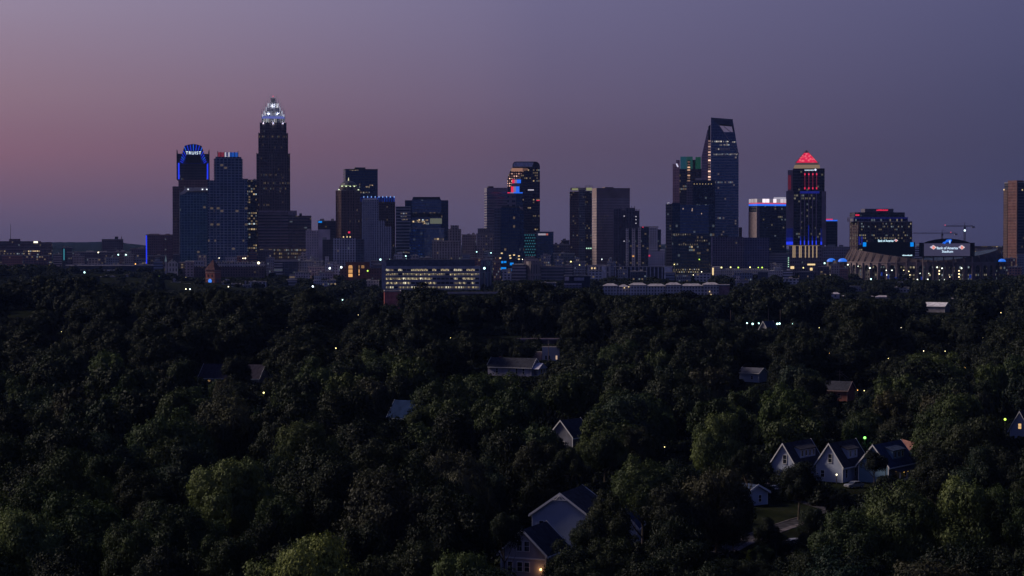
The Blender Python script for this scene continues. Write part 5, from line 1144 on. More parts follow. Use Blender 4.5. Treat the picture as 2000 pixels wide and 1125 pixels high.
MB().sheet([(b.u(x), b.z(y)) for x, y in ((1853, 470), (1856.5, 469), (1855.5, 475.5), (1854, 475))], -1.05, -.91, 0).build('emblem_highlight', [emit('emblem_pale', (.5, .75, 1.0), .8)], b.root)
q = MB()
for x in (1803, 1823, 1843, 1862, 1882, 1899): MB().tube((b.u(x), 3, -1), (b.u(x), 3, b.z(501)), 1.0, .8, 6).build('leg', [stone_s], b.root)
b = Bld('scoreboard', 'dark rear scoreboard with blue square screens at both ends and a name along its top', 'scoreboard', 1684, 1787, 2700)
MB().box(b.u(1684), b.u(1787), 0, 6, b.z(499.5), b.z(473), 0).build('frame', [SBD], b.root)
MB().box(b.u(1706), b.u(1765), .2, 5.5, b.z(473) + .01, b.z(466.5), 0).build('top_panel', [mat('score_teal_black', (.01, .03, .05), .6)], b.root)
text('Bank of America', 29.5 * b.k, b.root, (b.u(1729.7), -.25, b.z(470.4)), emit('score_text2', (.6, .85, 1.0), 1.3), hscale=1.4, bold=.02)
flaglogo(b, 1749.5, 469.6, 8.5, -.3)
for x in (1688.5, 1781): MB().box(b.u(x - 3.3), b.u(x + 3.3), -.5, -.004, b.z(481.5), b.z(473.3)).build('end_screen', [E_CYAN], b.root)
q = MB(); rs = random.Random(31); X = b.u(1761)
while X < b.u(1781.5):
    w = rs.uniform(.6, 1.0); 
    if rs.random() > .12: q.box(X, X + w, -.4, -.004, b.z(499.6), b.z(498 if rs.random() < .6 else 497.4))
    X += w + .25
q.build('small_sign', [emit('score_text2', (.6, .85, 1.0), 1.3)], b.root)
q = MB()
for x in (1690, 1710, 1738, 1761, 1781): MB().tube((b.u(x), 3, -1), (b.u(x), 3, b.z(499.5)), 1.0, .8, 6).build('leg', [STEEL], b.root)
# blue domes
for lab, x, w, D in (('blue lit dome left of the stadium, nearest the pyramid tower', 1623.5, 18, 2640), ('blue lit dome between its twin and the stadium wall', 1645.5, 18, 2640), ('blue lit dome on the stadium end away from the pyramid tower', 1957, 15, 2600)):
    p = at(x, 511, D); rt = empty('blue_dome', (p.x, D, 0), 0, lab, 'dome', 'blue lit stadium domes')
    r = w * D / F / 2
    MB().tube((0, 0, -1), (0, 0, p.z), r * .95, r * .95, 14).build('drum', [facade('f_domedrum', (.2, .17, .2), (.06, .06, .08), 5, 2.5, .5, .6, .15, S=.8)], rt)
    MB().ball((0, 0, p.z + .01), r, 0, 14, 5, 0, .75).build('dome', [emit('dome_blue', (.02, .20, 1.0), .8)], rt)
# small sign by the domes
b = Bld('lit_sign', 'small pale red and white lit sign above the twin blue domes', 'sign', 1634, 1650, 2700, depth=1)
MB().box(0, b.L1, 0, .6, b.z(496), b.z(493)).build('panel', [emit('sign_rose', (.9, .5, .6), .5)], b.root); MB().tube((b.L1 / 2, .3, -1), (b.L1 / 2, .3, b.z(496)), .5).build('post', [STEEL], b.root)
# cranes
def crane(label, xm, ytop, xa, xb, yj, D):
    p = at(xm, ytop, D); rt = empty('tower_crane', (p.x, D, 0), 0, label, 'crane', 'tower cranes behind the stadium')
    k = D / F; q = MB()
    for sx in (-.9, .9):
        for sy in (-.9, .9): q.tube((sx, sy, -1), (sx, sy, p.z), .28, None, 4)
    z = 0
    while z < p.z - 2: q.tube((-.9, -.9, z), (.9, -.9, z + 2), .18, None, 4); q.tube((.9, .9, z), (-.9, .9, z + 2), .18, None, 4); z += 2
    q.build('mast', [mat('crane_grey', (.10, .09, .12), .6)], rt)
    zj = zz(yj, D); q = MB(); x0, x1 = (xa - xm) * k, (xb - xm) * k
    q.tube((x0, -.7, zj), (x1, -.7, zj), .28, None, 4); q.tube((x0, .7, zj), (x1, .7, zj), .28, None, 4); q.tube((x0 * .96, 0, zj + 1.5), (x1 * .96, 0, zj + 1.5), .25, None, 4)
    n = 24
    for i in range(n): a, c = x0 + (x1 - x0) * i / n, x0 + (x1 - x0) * (i + 1) / n; q.tube((a, -.7, zj), ((a + c) / 2, 0, zj + 1.5), .15, None, 4); q.tube(((a + c) / 2, 0, zj + 1.5), (c, -.7, zj), .15, None, 4)
    q.build('jib', [mat('crane_grey', (.10, .09, .12), .6)], rt)
    q = MB().tube((-.6, 0, zj), (0, 0, zj + 6), .3, .15, 4).tube((.6, 0, zj), (0, 0, zj + 6), .3, .15, 4); q.build('tower_peak', [mat('crane_grey', (.1, .09, .12))], rt)
    q = MB().tube((0, 0, zj + 5.8), (x0 * .7, 0, zj + 1.5), .1, None, 4).tube((0, 0, zj + 5.8), (x1 * .8, 0, zj + 1.5), .1, None, 4); q.build('tie_bars', [mat('crane_grey', (.1, .09, .12))], rt)
    MB().box((x1 if abs(x1) < abs(x0) else x0) - 2, (x1 if abs(x1) < abs(x0) else x0) + 2, -1, 1, zj - 2, zj + .3).build('counterweight', [CONC], rt)
    MB().box(-1.2, 1.2, -2.4, -1, zj - 2.6, zj - .3).build('cab', [STEEL], rt)
    return rt, zj, k
rt, zj, k = crane('taller tower crane with a white lamp under its jib, right of the stadium scoreboard', 1884, 442, 1846, 1901, 442.5, 2800)
MB().ball((0, -1.5, zj - 5.5), 1.3).build('lamp', [emit('crane_lamp', (.75, .95, 1), 3)], rt); MB().ball(((1846 - 1884) * k, 0, zj + 2), .8).build('beacon', [emit('beacon_red', (1, .12, .25), .7)], rt)
rt, zj, k = crane('lower tower crane with a long jib reaching toward the red sign block', 1840, 458, 1783, 1867, 456.5, 2860)
MB().ball(((1857 - 1840) * k, 0, zj + 2), .8).build('beacon', [emit('beacon_red', (1, .12, .25), .7)], rt)

# ================================================================== lamps
KEEP_EXTRA = []
def lamp(label, x, y, D, col='w', r=.55, group=None, post=True, arm=False, watts=0):
    p = at(x, y, D); zg = terr(p.x, D)
    rt = MB()
    h = max(1.0, p.z - zg)
    rt.tube((0, 0, -.5), (0, 0, h), .14 if D < 900 else .2, .08 if D < 900 else .15, 5)
    if arm: rt.tube((0, 0, h - .1), (.0, -1.0, h + .1), .06, .05, 5)
    o = rt.build('street_lamp', [STEEL]); o.location = (p.x, D, zg); tag(o, label, 'street lamp', group)
    c = {'w': ((.85, .95, 1), 3.2), 'g': ((.25, 1, .15), 2.6), 't': ((.6, 1, .95), 3.0), 'y': ((1, .85, .35), 2.6), 'o': ((1, .5, .12), 2.4), 'lg': ((.6, .95, .1), 2.0), 'c': ((1, .88, .6), 2.8)}[col]
    MB().ball((0, -1.0 if arm else 0, h), r, 0, 8, 5).build('lamp_head', [emit('lamp_' + col, c[0], c[1], D < 1000)], o)
    if watts:
        ld = bpy.data.lights.new('lamp_light', 'POINT'); ld.energy = watts; ld.color = c[0]; ld.shadow_soft_size = r * .8
        lo = bpy.data.objects.new('lamp_light', ld); COL.objects.link(lo); lo.parent = o; lo.location = (0, -1.2 if arm else -r * 1.6, h - r * .6)
    return o
for lab, x, y, D, c, r in (
    ('white lamp in the trees before the white roofed shed', 165, 532, 2350, 't', 1.0), ('yellowish lamp left of the small church', 312, 539, 2300, 'lg', .8),
    ('white lamp above the long grey block on the wooded west side', 192, 493, 2880, 'c', 1.0), ('left white lamp of the pair right of the long grey block', 231, 497.5, 2860, 't', 1.0), ('right white lamp of the pair right of the long grey block', 246, 497.5, 2860, 't', 1.0),
    ('white lamp at the foot of the balcony tower, nearer the crowned skyscraper', 479, 504.5, 2560, 'c', .9), ('paler lamp at the foot of the balcony tower', 474.5, 504.5, 2560, 'c', .7), ('lamp at the foot of the blue glass apartment tower', 428, 504, 2560, 'c', .6),
    ('large white lamp behind the brick terrace end', 505, 513.5, 2440, 'c', 1.6), ('white lamp left of the brick hall', 644, 524, 2380, 'w', 1.2), ('white lamp beside the brick hall wing', 666.5, 522, 2330, 'w', 1.2),
    ('greenish lamp right of the brick hall', 718, 529, 2300, 'lg', .9), ('teal lamp above the lit office corner tower', 743, 507, 2420, 't', 1.1), ('faint teal lamp above the lit office roof screen', 761, 507, 2420, 't', .8),
    ('upper teal lamp of the pair below the banded tower', 792.5, 500, 2500, 't', .8), ('lower teal lamp of the pair below the banded tower', 792.5, 505, 2500, 't', .8),
    ('bright teal lamp right of the lit office', 946, 524, 2190, 't', 1.2), ('small teal lamp behind the office annex', 931, 492, 2600, 't', .7), ('teal lamp above the office annex', 959, 494, 2600, 't', .7),
    ('yellow lamp low at the dark brick tower', 1115, 511, 2600, 'y', .9), ('warm lamp at the edge of the white low rise row', 1132, 517.5, 2500, 'y', .6),
    ('first street lamp along the pale terrace, at its lit stairwell', 1409, 522.5, 2480, 'y', .9), ('second street lamp along the pale terrace', 1427, 522, 2480, 'y', .8), ('third street lamp along the pale terrace', 1442, 522.5, 2480, 'lg', .9), ('fourth street lamp along the pale terrace', 1465, 522, 2480, 'y', .8), ('fifth street lamp along the pale terrace', 1481, 522.5, 2480, 'lg', .7), ('last street lamp along the pale terrace', 1488.5, 522.5, 2480, 'lg', .9),
    ('mint lamp at the podium edge of the pyramid tower', 1610.5, 514, 2560, 't', 1.0), ('yellow lamp under the pyramid tower in the trees', 1569, 523, 2480, 'y', .7), ('dim lamp in trees left of the stadium', 1622, 537.5, 2400, 'c', .7), ('green tinted lamp in trees below the stadium wall', 1701, 545, 2380, 't', .9), ('lamp in trees below the stadium end', 1924, 554, 2300, 'c', .9),
    ('white lamp left of the clock tower base', 363, 566.5, 2100, 'c', .7), ('cool lamp just left of the clock tower base', 371, 567.5, 2100, 'w', .7), ('warm lamp in front of the clock tower', 405, 566, 2100, 'c', .8), ('lamp right in front of the clock tower', 413, 566.5, 2100, 'c', .8), ('white lamp in the trees right of the clock tower', 446, 560, 2100, 'c', .6),
    ('white lamp by the pale cottages', 611, 559.5, 1900, 'w', .9), ('mint lamp left under the pale cottages', 654, 586.5, 1600, 't', .5), ('mint lamp right under the pale cottages', 669, 585.5, 1600, 't', .5)):
    lamp(lab, x, y, D, c, r)
ords = ['first', 'second', 'third', 'fourth', 'fifth', 'sixth', 'seventh', 'last']
for i, (x, y) in enumerate(((1459, 631), (1470, 632.5), (1482, 631.5), (1496, 632), (1509, 632), (1518, 632.5), (1522.5, 632), (1549, 632.5))):
    lamp('%s white green lamp from the left in the parking lot row before the twin poles' % ords[i], x, y, 1110, 't', .42 if i in (2, 0) else .55, 'parking lot lamps')
for lab, x, y, D, c, r in (('small yellow lamp in dark trees behind the bright double crowned tree', 656, 680, 900, 'y', .28), ('yellow lamp beside the purple roofed house', 515, 767, 690, 'y', .3),
    ('orange street lamp above the red brick house', 1652, 749, 720, 'o', .42), ('dim red lamp right of the orange street lamp', 1675, 762, 700, 'o', .16), ('small yellow lamp below the power lines', 1688, 763, 700, 'y', .18),
    ('bright green street lamp behind the gabled houses', 1689, 855, 500, 'g', .34), ('yellow green lamp beside the white gable at the right edge', 1963, 819, 545, 'lg', .34), ('tiny yellow lamp left of the brightest small tree', 1298, 873, 500, 'y', .13),
    ('warm lamp low in the bottom right corner', 1978, 1111, 318, 'y', .22), ('white lamp in far trees above the round light green tree', 1804, 685.5, 900, 'c', .22), ('yellow lamp in far trees right of the round light green tree', 1846, 686, 900, 'y', .2), ('orange lamp in the dark trees near the right edge', 1885, 718, 800, 'o', .2), ('pale lamp in dark trees above the orange one', 1888, 700, 850, 'c', .18),
    ('white porch post lamp beside the middle gabled house', 1634, 927, 452, 'c', .2)):
    lamp(lab, x, y, D, c, r, watts={'orange street lamp above the red brick house': 160, 'bright green street lamp behind the gabled houses': 50, 'yellow green lamp beside the white gable at the right edge': 90, 'warm lamp low in the bottom right corner': 40, 'yellow lamp beside the purple roofed house': 50, 'white porch post lamp beside the middle gabled house': 14}.get(lab, 0))

# ================================================================== houses
def house(name, label, P0, yaw, Wd, L, hw, rise, wall, roof, trim=WHITE, wins=(), chim=None, over=.5, cat='house', group=None, band=None, batten=None, shed=None):
    zg = terr(P0.x, P0.y)
    rt = empty(name, (P0.x, P0.y, zg), R(yaw), label, cat, group)
    h = Wd / 2
    q = MB()
    q.sheet([(-h, -1), (-h, hw), (0, hw + rise), (h, hw), (h, -1)], 0, L, 0)
    if batten:
        n = int(Wd / .45)
        for i in range(1, n):
            x = -h + Wd * i / n; q.box(x - .03, x + .03, -.035, -.003, 0 if not band else band + .12, hw + rise * (1 - abs(x) / h) - .25)
    q.build('wall', [wall], rt)
    sl = rise / h; e = over; t = .22
    q = MB()
    for s in (-1, 1):
        P = [(0, hw + rise + .05), (s * (h + e), hw - sl * e + .05), (s * (h + e), hw - sl * e + .05 + t), (0, hw + rise + .05 + t)]
        q.sheet(P, -e, L + e, 0)
    rf = q.build('roof', [roof], rt)
    for s in (-1, 1):
        for y in (-e - .06, L + e + .004):
            P = [(0, hw + rise - .02), (s * (h + e), hw - sl * e - .02), (s * (h + e), hw - sl * e + .42), (0, hw + rise + .42)]
            MB().sheet(P, y, y + .056, 0).build('bargeboard', [trim], rt)
        MB().box(s * (h + e) - .06 + (.07 if s > 0 else -.07), s * (h + e) + .06 + (.07 if s > 0 else -.07), -e, L + e, hw - sl * e - .06, hw - sl * e + .2).build('gutter', [trim], rt)
    for s in (-1, 1):
        MB().box(s * h - .10 + s * .02, s * h + .10 + s * .02, -.05, .12, -.5, hw - .1).build('corner_board', [trim], rt)
    if band: MB().box(-h, h, -.09, -.004, band - .12, band + .12).build('belt_board', [trim], rt)
    for wd in wins:
        side, u, z, w, hh = wd[:5]; lit = wd[5] if len(wd) > 5 else None
        fr = MB(); pn = MB(); f = .1
        def bx(mb, a0, a1, d0, d1, z0, z1):
            if side == 'f': mb.box(a0, a1, -d1, -d0, z0, z1)
            elif side == 'r': mb.box(h + d0, h + d1, a0, a1, z0, z1)
            else: mb.box(-h - d1, -h - d0, a0, a1, z0, z1)
        a0, a1, z0, z1 = u - w / 2, u + w / 2, z - hh / 2, z + hh / 2
        bx(fr, a0 - f, a0, .004, .1, z0 - f, z1 + f); bx(fr, a1, a1 + f, .004, .1, z0 - f, z1 + f)
        bx(fr, a0, a1, .004, .1, z1, z1 + f); bx(fr, a0, a1, .004, .13, z0 - f, z0)
        bx(fr, a0, a1, .03, .06, z - .03, z + .03)
        fo = fr.build('window', [trim], rt)
        bx(pn, a0, a1, .004, .03, z0, z1)
        pn.build('pane', [lit or GLASSD], fo)
    if chim:
        x, y, hc = chim
        MB().box(x - .4, x + .4, y - .3, y + .3, hw, hw + rise + hc).build('chimney', [mat('red_brick', (.34, .13, .10))], rf)
    return rt
SHING = mat('dark_shingle', (.045, .045, .06), .9, scale=1.2)
SHINGB = mat('blue_shingle', (.045, .06, .11), .85, scale=1.2)
SHINGP = mat('purple_shingle', (.05, .043, .06), .85, scale=1.0)
SIDING = mat('white_siding', (.42, .46, .60), .7, var=.05, scale=.4)
SIDB = mat('blue_siding', (.16, .26, .38), .7, var=.06)
SIDG = mat('grey_board', (.42, .38, .42), .75, var=.06)
LITW = emit('lit_window_warm', (1, .6, .25), .8)
def apex(x, y, h):
    p = gp(x, y, h); p.z = 0; return p
p = apex(1095, 966, 10.2)
A = house('white_house', 'big white sided house showing a broad blank gable', p, -20, 10.6, 12, 6.5, 3.7, SIDING, SHING, wins=(('f', -3.6, 4.7, .8, 1.3),))
q = MB()
for s in (-1, 0, 1): q.tube((s * .9 if s else 0, -.62, 9.2), (0 if s else 0, -.62, 10.1), .06, None, 4)
q.tube((-1.2, -.62, 9.3), (1.2, -.62, 9.3), .07, None, 4); q.build('gable_brace', [WHITE], A)
p = apex(1022, 1037, 7.8)
Bh = house('board_house', 'grey board and batten house with paired windows and a warm light by its corner', p, -22, 7.8, 10, 4.1, 3.7, SIDG, SHING, wins=(('f', -.65, 5.3, .85, 1.6), ('f', .6, 5.3, .85, 1.6), ('f', -.6, 1.9, .85, 1.5), ('f', .65, 1.9, .85, 1.5), ('f', -2.3, 1.9, .8, 1.5)), band=3.3, batten=True)
MB().box(3.05, 3.25, -.4, -.1, 1.55, 1.85).build('wall_lantern', [emit('lantern', (1, .55, .2), 5, True)], Bh)
lt = bpy.data.lights.new('lantern_light', 'POINT'); lt.energy = 14; lt.color = (1, .5, .18); lt.shadow_soft_size = .15
lo = bpy.data.objects.new('lantern_light', lt); COL.objects.link(lo); lo.parent = Bh; lo.location = (3.15, -.75, 1.6)
p = apex(1216, 995, 7.6)
house('small_gable_house', 'white gable with one dark window peeping out of trees, right of the broad blank gable', p, -12, 5.0, 7, 4.6, 3.0, SIDING, SHINGB, wins=(('f', -.2, 4.6, 1.2, 1.7),))
MB().box(0, .3, 0, .3, 0, .3)
p = apex(1620, 868, 8.6)
H2 = house('gabled_house', 'steep roofed white gabled house with a dormer and small porch, middle of its row', p, -36, 6.6, 13, 3.9, 4.7, SIDING, SHING, wins=(('f', .2, 5.4, .9, 1.9), ('r', 2.0, 1.9, .9, 1.9), ('r', 6.5, 1.9, .9, 1.9), ('r', 9.0, 1.9, .9, 1.9), ('f', -1.7, 1.8, .9, 1.5)))
p = apex(1530, 868, 8.6)
H1 = house('gabled_house', 'white gabled house at the left end of its row, half behind a tree', p, -36, 6.2, 13, 4.1, 4.5, SIDING, SHING, wins=(('f', .4, 5.2, .9, 1.9), ('r', 7, 1.9, 1, 1.8)))
p = apex(1706, 871, 8.4)
H3 = house('gabled_house', 'blue sided gabled house with two amber porch lights at the right end of its row', p, -36, 7.4, 14, 4.0, 4.4, SIDB, SHINGB, wins=(('f', .4, 5.0, .9, 1.6), ('r', 4, 1.9, 1, 1.8), ('r', 9, 1.9, 1, 1.8)))
def dormer(rt, y0, y1, h, hw, rise, wallm, roofm, n):
    """shed dormer on the right hand roof slope"""
    sl = rise / h; xa, xb = h * .30, h * .80; zt = hw + rise * (1 - .30) + .55
    q = MB(); 
    for yy, s in ((y0, 1), (y1, -1)):
        q.sheet([(xa, hw + rise * .7 - .1), (xb, hw + rise * .2 - .1), (xb, zt - .5), (xa, zt)], yy, yy + .1 * s, 0)
    q.box(xb - .1, xb, min(y0, y1) + .1, max(y0, y1) - .1, hw + rise * .2 - .2, zt - .5)
    d = q.build('dormer', [wallm], rt)
    q = MB(); q.sheet([(xa - .2, zt + .12), (xb + .4, zt - .62), (xb + .4, zt - .44), (xa - .2, zt + .3)], y0 - .3, y1 + .3, 0); q.build('dormer_roof', [roofm], d)
    for i in range(n):
        u = y0 + (y1 - y0) * (i + .5) / n
        MB().box(xb + .004, xb + .08, u - .55, u + .55, hw + rise * .2 + .55, zt - .75).build('window', [WHITE], d)
        MB().box(xb + .081, xb + .1, u - .42, u + .42, hw + rise * .2 + .68, zt - .88).build('pane', [GLASSD], d)
dormer(H2, 4.0, 9.0, 3.3, 3.9, 4.7, SIDING, SHING, 2); dormer(H1, 3.5, 11, 3.1, 4.1, 4.5, SIDING, SHING, 4); dormer(H3, 4.0, 10, 3.7, 4.0, 4.4, SIDB, SHINGB, 3)
for rt, h, L in ((H2, 3.3, 13), (H3, 3.7, 14)):
    MB().sheet([(h, 3.1), (h + 2.6, 2.6), (h + 2.6, 2.75), (h, 3.3)], L * .55 if rt is H2 else 1.0, L - .3, 0).build('porch_roof', [SHING], rt)
    for y in ((L * .57, L * .78, L - .6) if rt is H2 else (1.3, 5, 9, 13.3)):
        MB().box(h + 2.25, h + 2.45, y - .1, y + .1, -.3, 2.65).build('porch_post', [WHITE], rt)
    MB().box(h + 2.2, h + 2.3, L * .57 if rt is H2 else 1.3, L - .6, .5, 1.0).build('porch_rail', [WHITE], rt)
for y in (6.2, 8.2):
    MB().ball((3.7 + 1.0, y, 2.3), .22).build('porch_light', [emit('porch_amber', (1, .55, .12), 2.6 if y > 7 else 1.4, True)], H3)
# small white bungalow by the road
p = gp(1478, 987); p.z = 0
C_ = house('bungalow', 'small white bungalow with a low blue grey roof beside the open lawn', p, 38, 6.2, 9, 2.6, 1.5, SIDING, SHINGB, wins=(('f', .9, 1.4, .8, 1.4), ('l', 2.0, 1.4, .7, 1.4), ('l', 3.4, 1.3, .8, 1.8)))
# porch house in the middle distance
p = gp(1046, 731, 0)
z_ = terr(p.x, p.y); p = gp(1046, 731, z_); p.z = 0
D_h = house('porch_house', 'mauve house with white trim and a columned gable porch, middle distance', p, 66, 8.5, 19, 3.6, 3.2, mat('mauve_siding', (.36, .34, .46), .7), SHING, wins=(('l', 3.4, 2.0, .9, 2.2), ('l', 6.4, 2.0, .9, 2.2), ('l', 15, 2, .9, 1.8), ('f', -1.6, 1.7, 1.1, 1.8), ('f', 1.8, 1.7, 1.1, 1.8)), chim=(1, 16, .6))
q = MB(); q.sheet([(-1.5, 0.0), (-1.5, .01)], 0, .1, 0) if False else None
MB().box(-3.9, 3.9, -3.0, -.05, -.6, .3).build('porch_floor', [WHITE], D_h)
for x in (-3.6, -1.3, 1.3, 3.6): MB().box(x - .14, x + .14, -2.8, -2.52, .3, 3.0).build('porch_post', [WHITE], D_h)
MB().box(-3.9, 3.9, -2.75, -2.6, .9, 1.1).build('porch_rail', [WHITE], D_h)
MB().sheet([(-4.6, 3.0), (0, 5.2), (4.6, 3.0)], -3.3, -.62, 0).build('porch_roof', [mat('porch_gable', (.5, .48, .6), .7)], D_h)
b = Bld('white_box_house', 'white two storey box house with dark windows behind the porch house', 'house', 1059, 1093, 850, depth=9)
MB().box(0, b.L1, 0, 9, -1, b.z(678), 0, 1).build('wall', [mat('white_render', (.62, .58, .62), .7, var=.06), ROOF], b.root)
for x in (1066.5, 1073, 1087):
    f_ = MB().box(b.u(x - 2), b.u(x + 2), -.1, -.004, b.z(702.5), b.z(694)).build('window', [WHITE], b.root)
    MB().box(b.u(x - 1.6), b.u(x + 1.6), -.13, -.101, b.z(702), b.z(694.5)).build('pane', [GLASSD if x < 1080 else emit('amber_pane', (1, .7, .5), .5)], f_)
MB().box(b.u(1030), b.u(1058.5), 1, 8, -1, b.z(688), 0, 1).build('side_wing', [mat('tan_render', (.3, .22, .24), .7), ROOF], b.root)
b = Bld('long_flat_building', 'long low dark building with a pale roof edge behind the white box house', 'warehouse', 1008, 1100, 1010, depth=20)
MB().box(0, b.L1, 0, 20, -1, b.z(664), 0, 1).build('wall', [mat('plum_wall', (.13, .09, .12), .8), mat('plum_roof2', (.10, .08, .11), .9)], b.root)
MB().box(-.3, b.L1, -.4, -.004, b.z(664), b.z(661.2)).build('roof_fascia', [mat('mauve_fascia', (.42, .32, .36), .7)], b.root)
b = Bld('lilac_roofed_hall', 'low hall with a lilac roof and arched pale end, behind the porch house', 'hall', 944, 1027, 1080, depth=24)
MB().box(0, b.L1, 0, 24, -1, b.z(657), 0, 1).build('wall', [mat('lilac_hall', (.14, .13, .18), .8), ROOF], b.root)
MB().frus(-.6, b.L1 + .6, -.6, 24.5, b.z(657) + .01, 3, b.L1 - 3, 10, 14, b.z(649), 0).build('roof', [mat('lilac_roof', (.20, .19, .28), .8)], b.root)
MB().box(-.8, b.L1 * .4, -.9, -.62, b.z(657.5), b.z(655.8)).build('gutter', [mat('lilac_gutter', (.55, .5, .62), .7)], b.root)
# other roofs among the trees
p = gp(516, 757); p.z = 0
house('purple_roofed_house', 'wide house with a dull purple shingle roof among left hand trees', p, 76, 11, 24, 3.4, 4.6, mat('purple_wall', (.3, .27, .33), .7), SHINGP, wins=(('l', 8, 1.8, 1, 1.5), ('l', 20, 1.8, 1, 1.5, LITW), ('f', 0, 5, .9, 1.3)))
p = gp(818, 836); p.z = 0
house('blue_roofed_house', 'small house with a steep blue roof plane between dark crowns', p, 60, 8, 8, 3.4, 4.4, SIDB, mat('bright_blue_roof', (.02, .035, .09), .9), trim=mat('blue_trim', (.2, .25, .4), .7))
p = apex(1096, 822, 8.2)
house('white_trimmed_house', 'dark house with a white gable edge and low porch roof, half hidden by leaves', p, -34, 7, 9, 4.2, 3.9, mat('slate_siding', (.2, .2, .25), .7), SHING, wins=(('f', .6, 2, 1, 1.5), ('r', 3, 1.8, 1, 1.4)))
p = gp(1490, 752); p.z = 0
house('white_sided_house', 'pale sided house with a grey roof in the trees right of the big round canopy', p, 55, 6.5, 8.5, 3.6, 1.6, SIDING, mat('grey_shingle', (.1, .1, .13), .8), wins=(('l', 3, 1.8, .9, 1.3),))
p = gp(1662, 784); p.z = 0
house('red_brick_house', 'red brick house glowing under the orange street lamp', p, 62, 8, 10, 3.8, 2.6, mat('house_brick', (.32, .13, .11), .9), SHING, trim=mat('brick_trim', (.4, .26, .24), .7), wins=(('l', 3, 1.9, 1, 1.4), ('l', 7, 1.9, 1, 1.4)))
p = apex(1992, 805, 9.2)
house('white_gable_house', 'tall white gable house with a yellow lit side at the right edge', p, -30, 5.2, 9, 4.6, 4.6, SIDING, SHING, wins=(('f', 0, 5.4, .8, 1.4, LITW),))
p = apex(1785, 866, 7.4)
house('rust_gable_house', 'rust coloured gable almost swallowed by the tall tree right of the row', p, 10, 4.4, 7, 3.6, 3.8, mat('rust_siding', (.42, .2, .16), .8), mat('rust_roof', (.2, .1, .09), .8), trim=mat('rust_trim', (.5, .3, .25), .7), wins=(('f', 0, 3.6, .8, 1.2),))
p = gp(1491, 672); p.z = 0
house('slate_gable_house', 'dark slate roofed house with a pale gable in front of the parking lot lamps', p, -40, 9, 9, 4, 7, mat('pale_gable', (.34, .32, .36), .8), SHINGB)
p = gp(1850, 622); p.z = 0
house('white_roofed_barn', 'large shed with a bright white gabled roof below the stadium trees', p, 62, 13, 17, 4.2, 2.6, mat('barn_wall', (.35, .32, .36), .8), mat('white_roof_sheet', (.66, .62, .68), .6))
b = Bld('white_cabin', 'white cabin with a brown panel, alone in dark trees at the left edge', 'house', 17, 55, 1330, depth=9)
MB().box(0, b.L1, 0, 9, -1, b.z(608), 0, 1).build('wall', [mat('cabin_white', (.5, .5, .62), .7), ROOFL], b.root)
MB().box(b.u(18), b.u(36), -.1, -.004, b.z(617.5), b.z(610.5)).build('brown_panel', [mat('cabin_brown', (.3, .16, .16), .8)], b.root)
MB().box(b.u(48.5), b.u(52), -.15, -.004, b.z(616), b.z(611)).build('window', [GLASSD], b.root)
MB().box(-.4, b.L1 + .4, -.5, 9.3, b.z(608) + .01, b.z(606.8)).build('roof', [mat('cabin_roof', (.55, .52, .6), .7)], b.root)
hl = ['tall peaked white house', 'low white house with a long roof', 'white house with a bright upper wall', 'small white cube house', 'wide white house', 'low grey white house', 'last small white house']
for i, (x0, x1, yt) in enumerate(((1624, 1640, 571), (1641, 1664, 577), (1666, 1708, 576), (1710, 1738, 577), (1768, 1782, 579), (1806, 1822, 580), (1851, 1866, 582))):
    b = Bld('white_house', hl[i] + ', %s from the left below the stadium trees' % ['first', 'second', 'third', 'fourth', 'fifth', 'sixth', 'seventh'][i], 'house', x0, x1, 1760 + (i % 3) * 20, depth=9, group='white houses below the stadium trees')
    MB().box(0, b.L1, 0, 9, -1, b.z(yt + 3), 0).build('wall', [mat('far_white', (.5, .47, .56), .7)], b.root)
    MB().frus(-.4, b.L1 + .4, -.4, 9.4, b.z(yt + 3) + .01, b.L1 * .25, b.L1 * .75, 4, 5, b.z(yt), 0).build('roof', [mat('far_roof', (.40, .36, .42), .8)], b.root)
    MB().box(b.L1 * .4, b.L1 * .4 + 1.3, -.06, -.004, b.z(yt + 3) - 2.4, b.z(yt + 3) - 1).build('window', [GLASSD], b.root)

# ================================================================== poles, cars
def pole(label, x, ytop, D, arms=1):
    p = at(x, ytop, D); zg = terr(p.x, D)
    o = MB().tube((0, 0, -.5), (0, 0, p.z - zg), .2, .14, 6).build('utility_pole', [mat('pole_wood', (.20, .15, .14), .9)]); o.location = (p.x, D, zg); tag(o, label, 'utility pole')
    for i in range(arms): MB().box(-1.3, 1.3, -.09, .09, p.z - zg - .9 - i * 1.1, p.z - zg - .75 - i * 1.1).build('crossarm', [mat('pole_wood', (.2, .15, .14))], o)
    return o
pole('tall wooden pole before the white box house', 1071.5, 664, 830, 1)
pole('left pole of the twin tall poles above the parking lot lamps', 1501, 603, 1125, 0); pole('right pole of the twin tall poles above the parking lot lamps', 1524, 605, 1125, 0); pole('slim short pole left of the parking lot lamps', 1427, 606, 1180, 0)
pole('utility pole with two crossarms carrying power lines by the orange lamp', 1640, 722, 735, 2)
pole('far utility pole at the end of the power lines', 1708, 741, 800, 1)
p0, p1 = at(1640, 725, 735), at(1708, 744, 800)
for k_, dz in enumerate((0, -.9)):
    q = MB()
    pts = [p0.lerp(p1, t / 12) + Vector((0, 0, dz - 2.2 * 4 * (t / 12) * (1 - t / 12))) for t in range(13)]
    for a, c in zip(pts, pts[1:]): q.tube(a, c, .05, None, 4, caps=False)
    o = q.build('power_line', [mat('wire_grey', (.2, .18, .24), .6)]); tag(o, ['upper', 'lower'][k_] + ' sagging power line right of the utility pole with two crossarms', 'power line')
tyre = mat('tyre_rubber', (.02, .02, .02), .9)
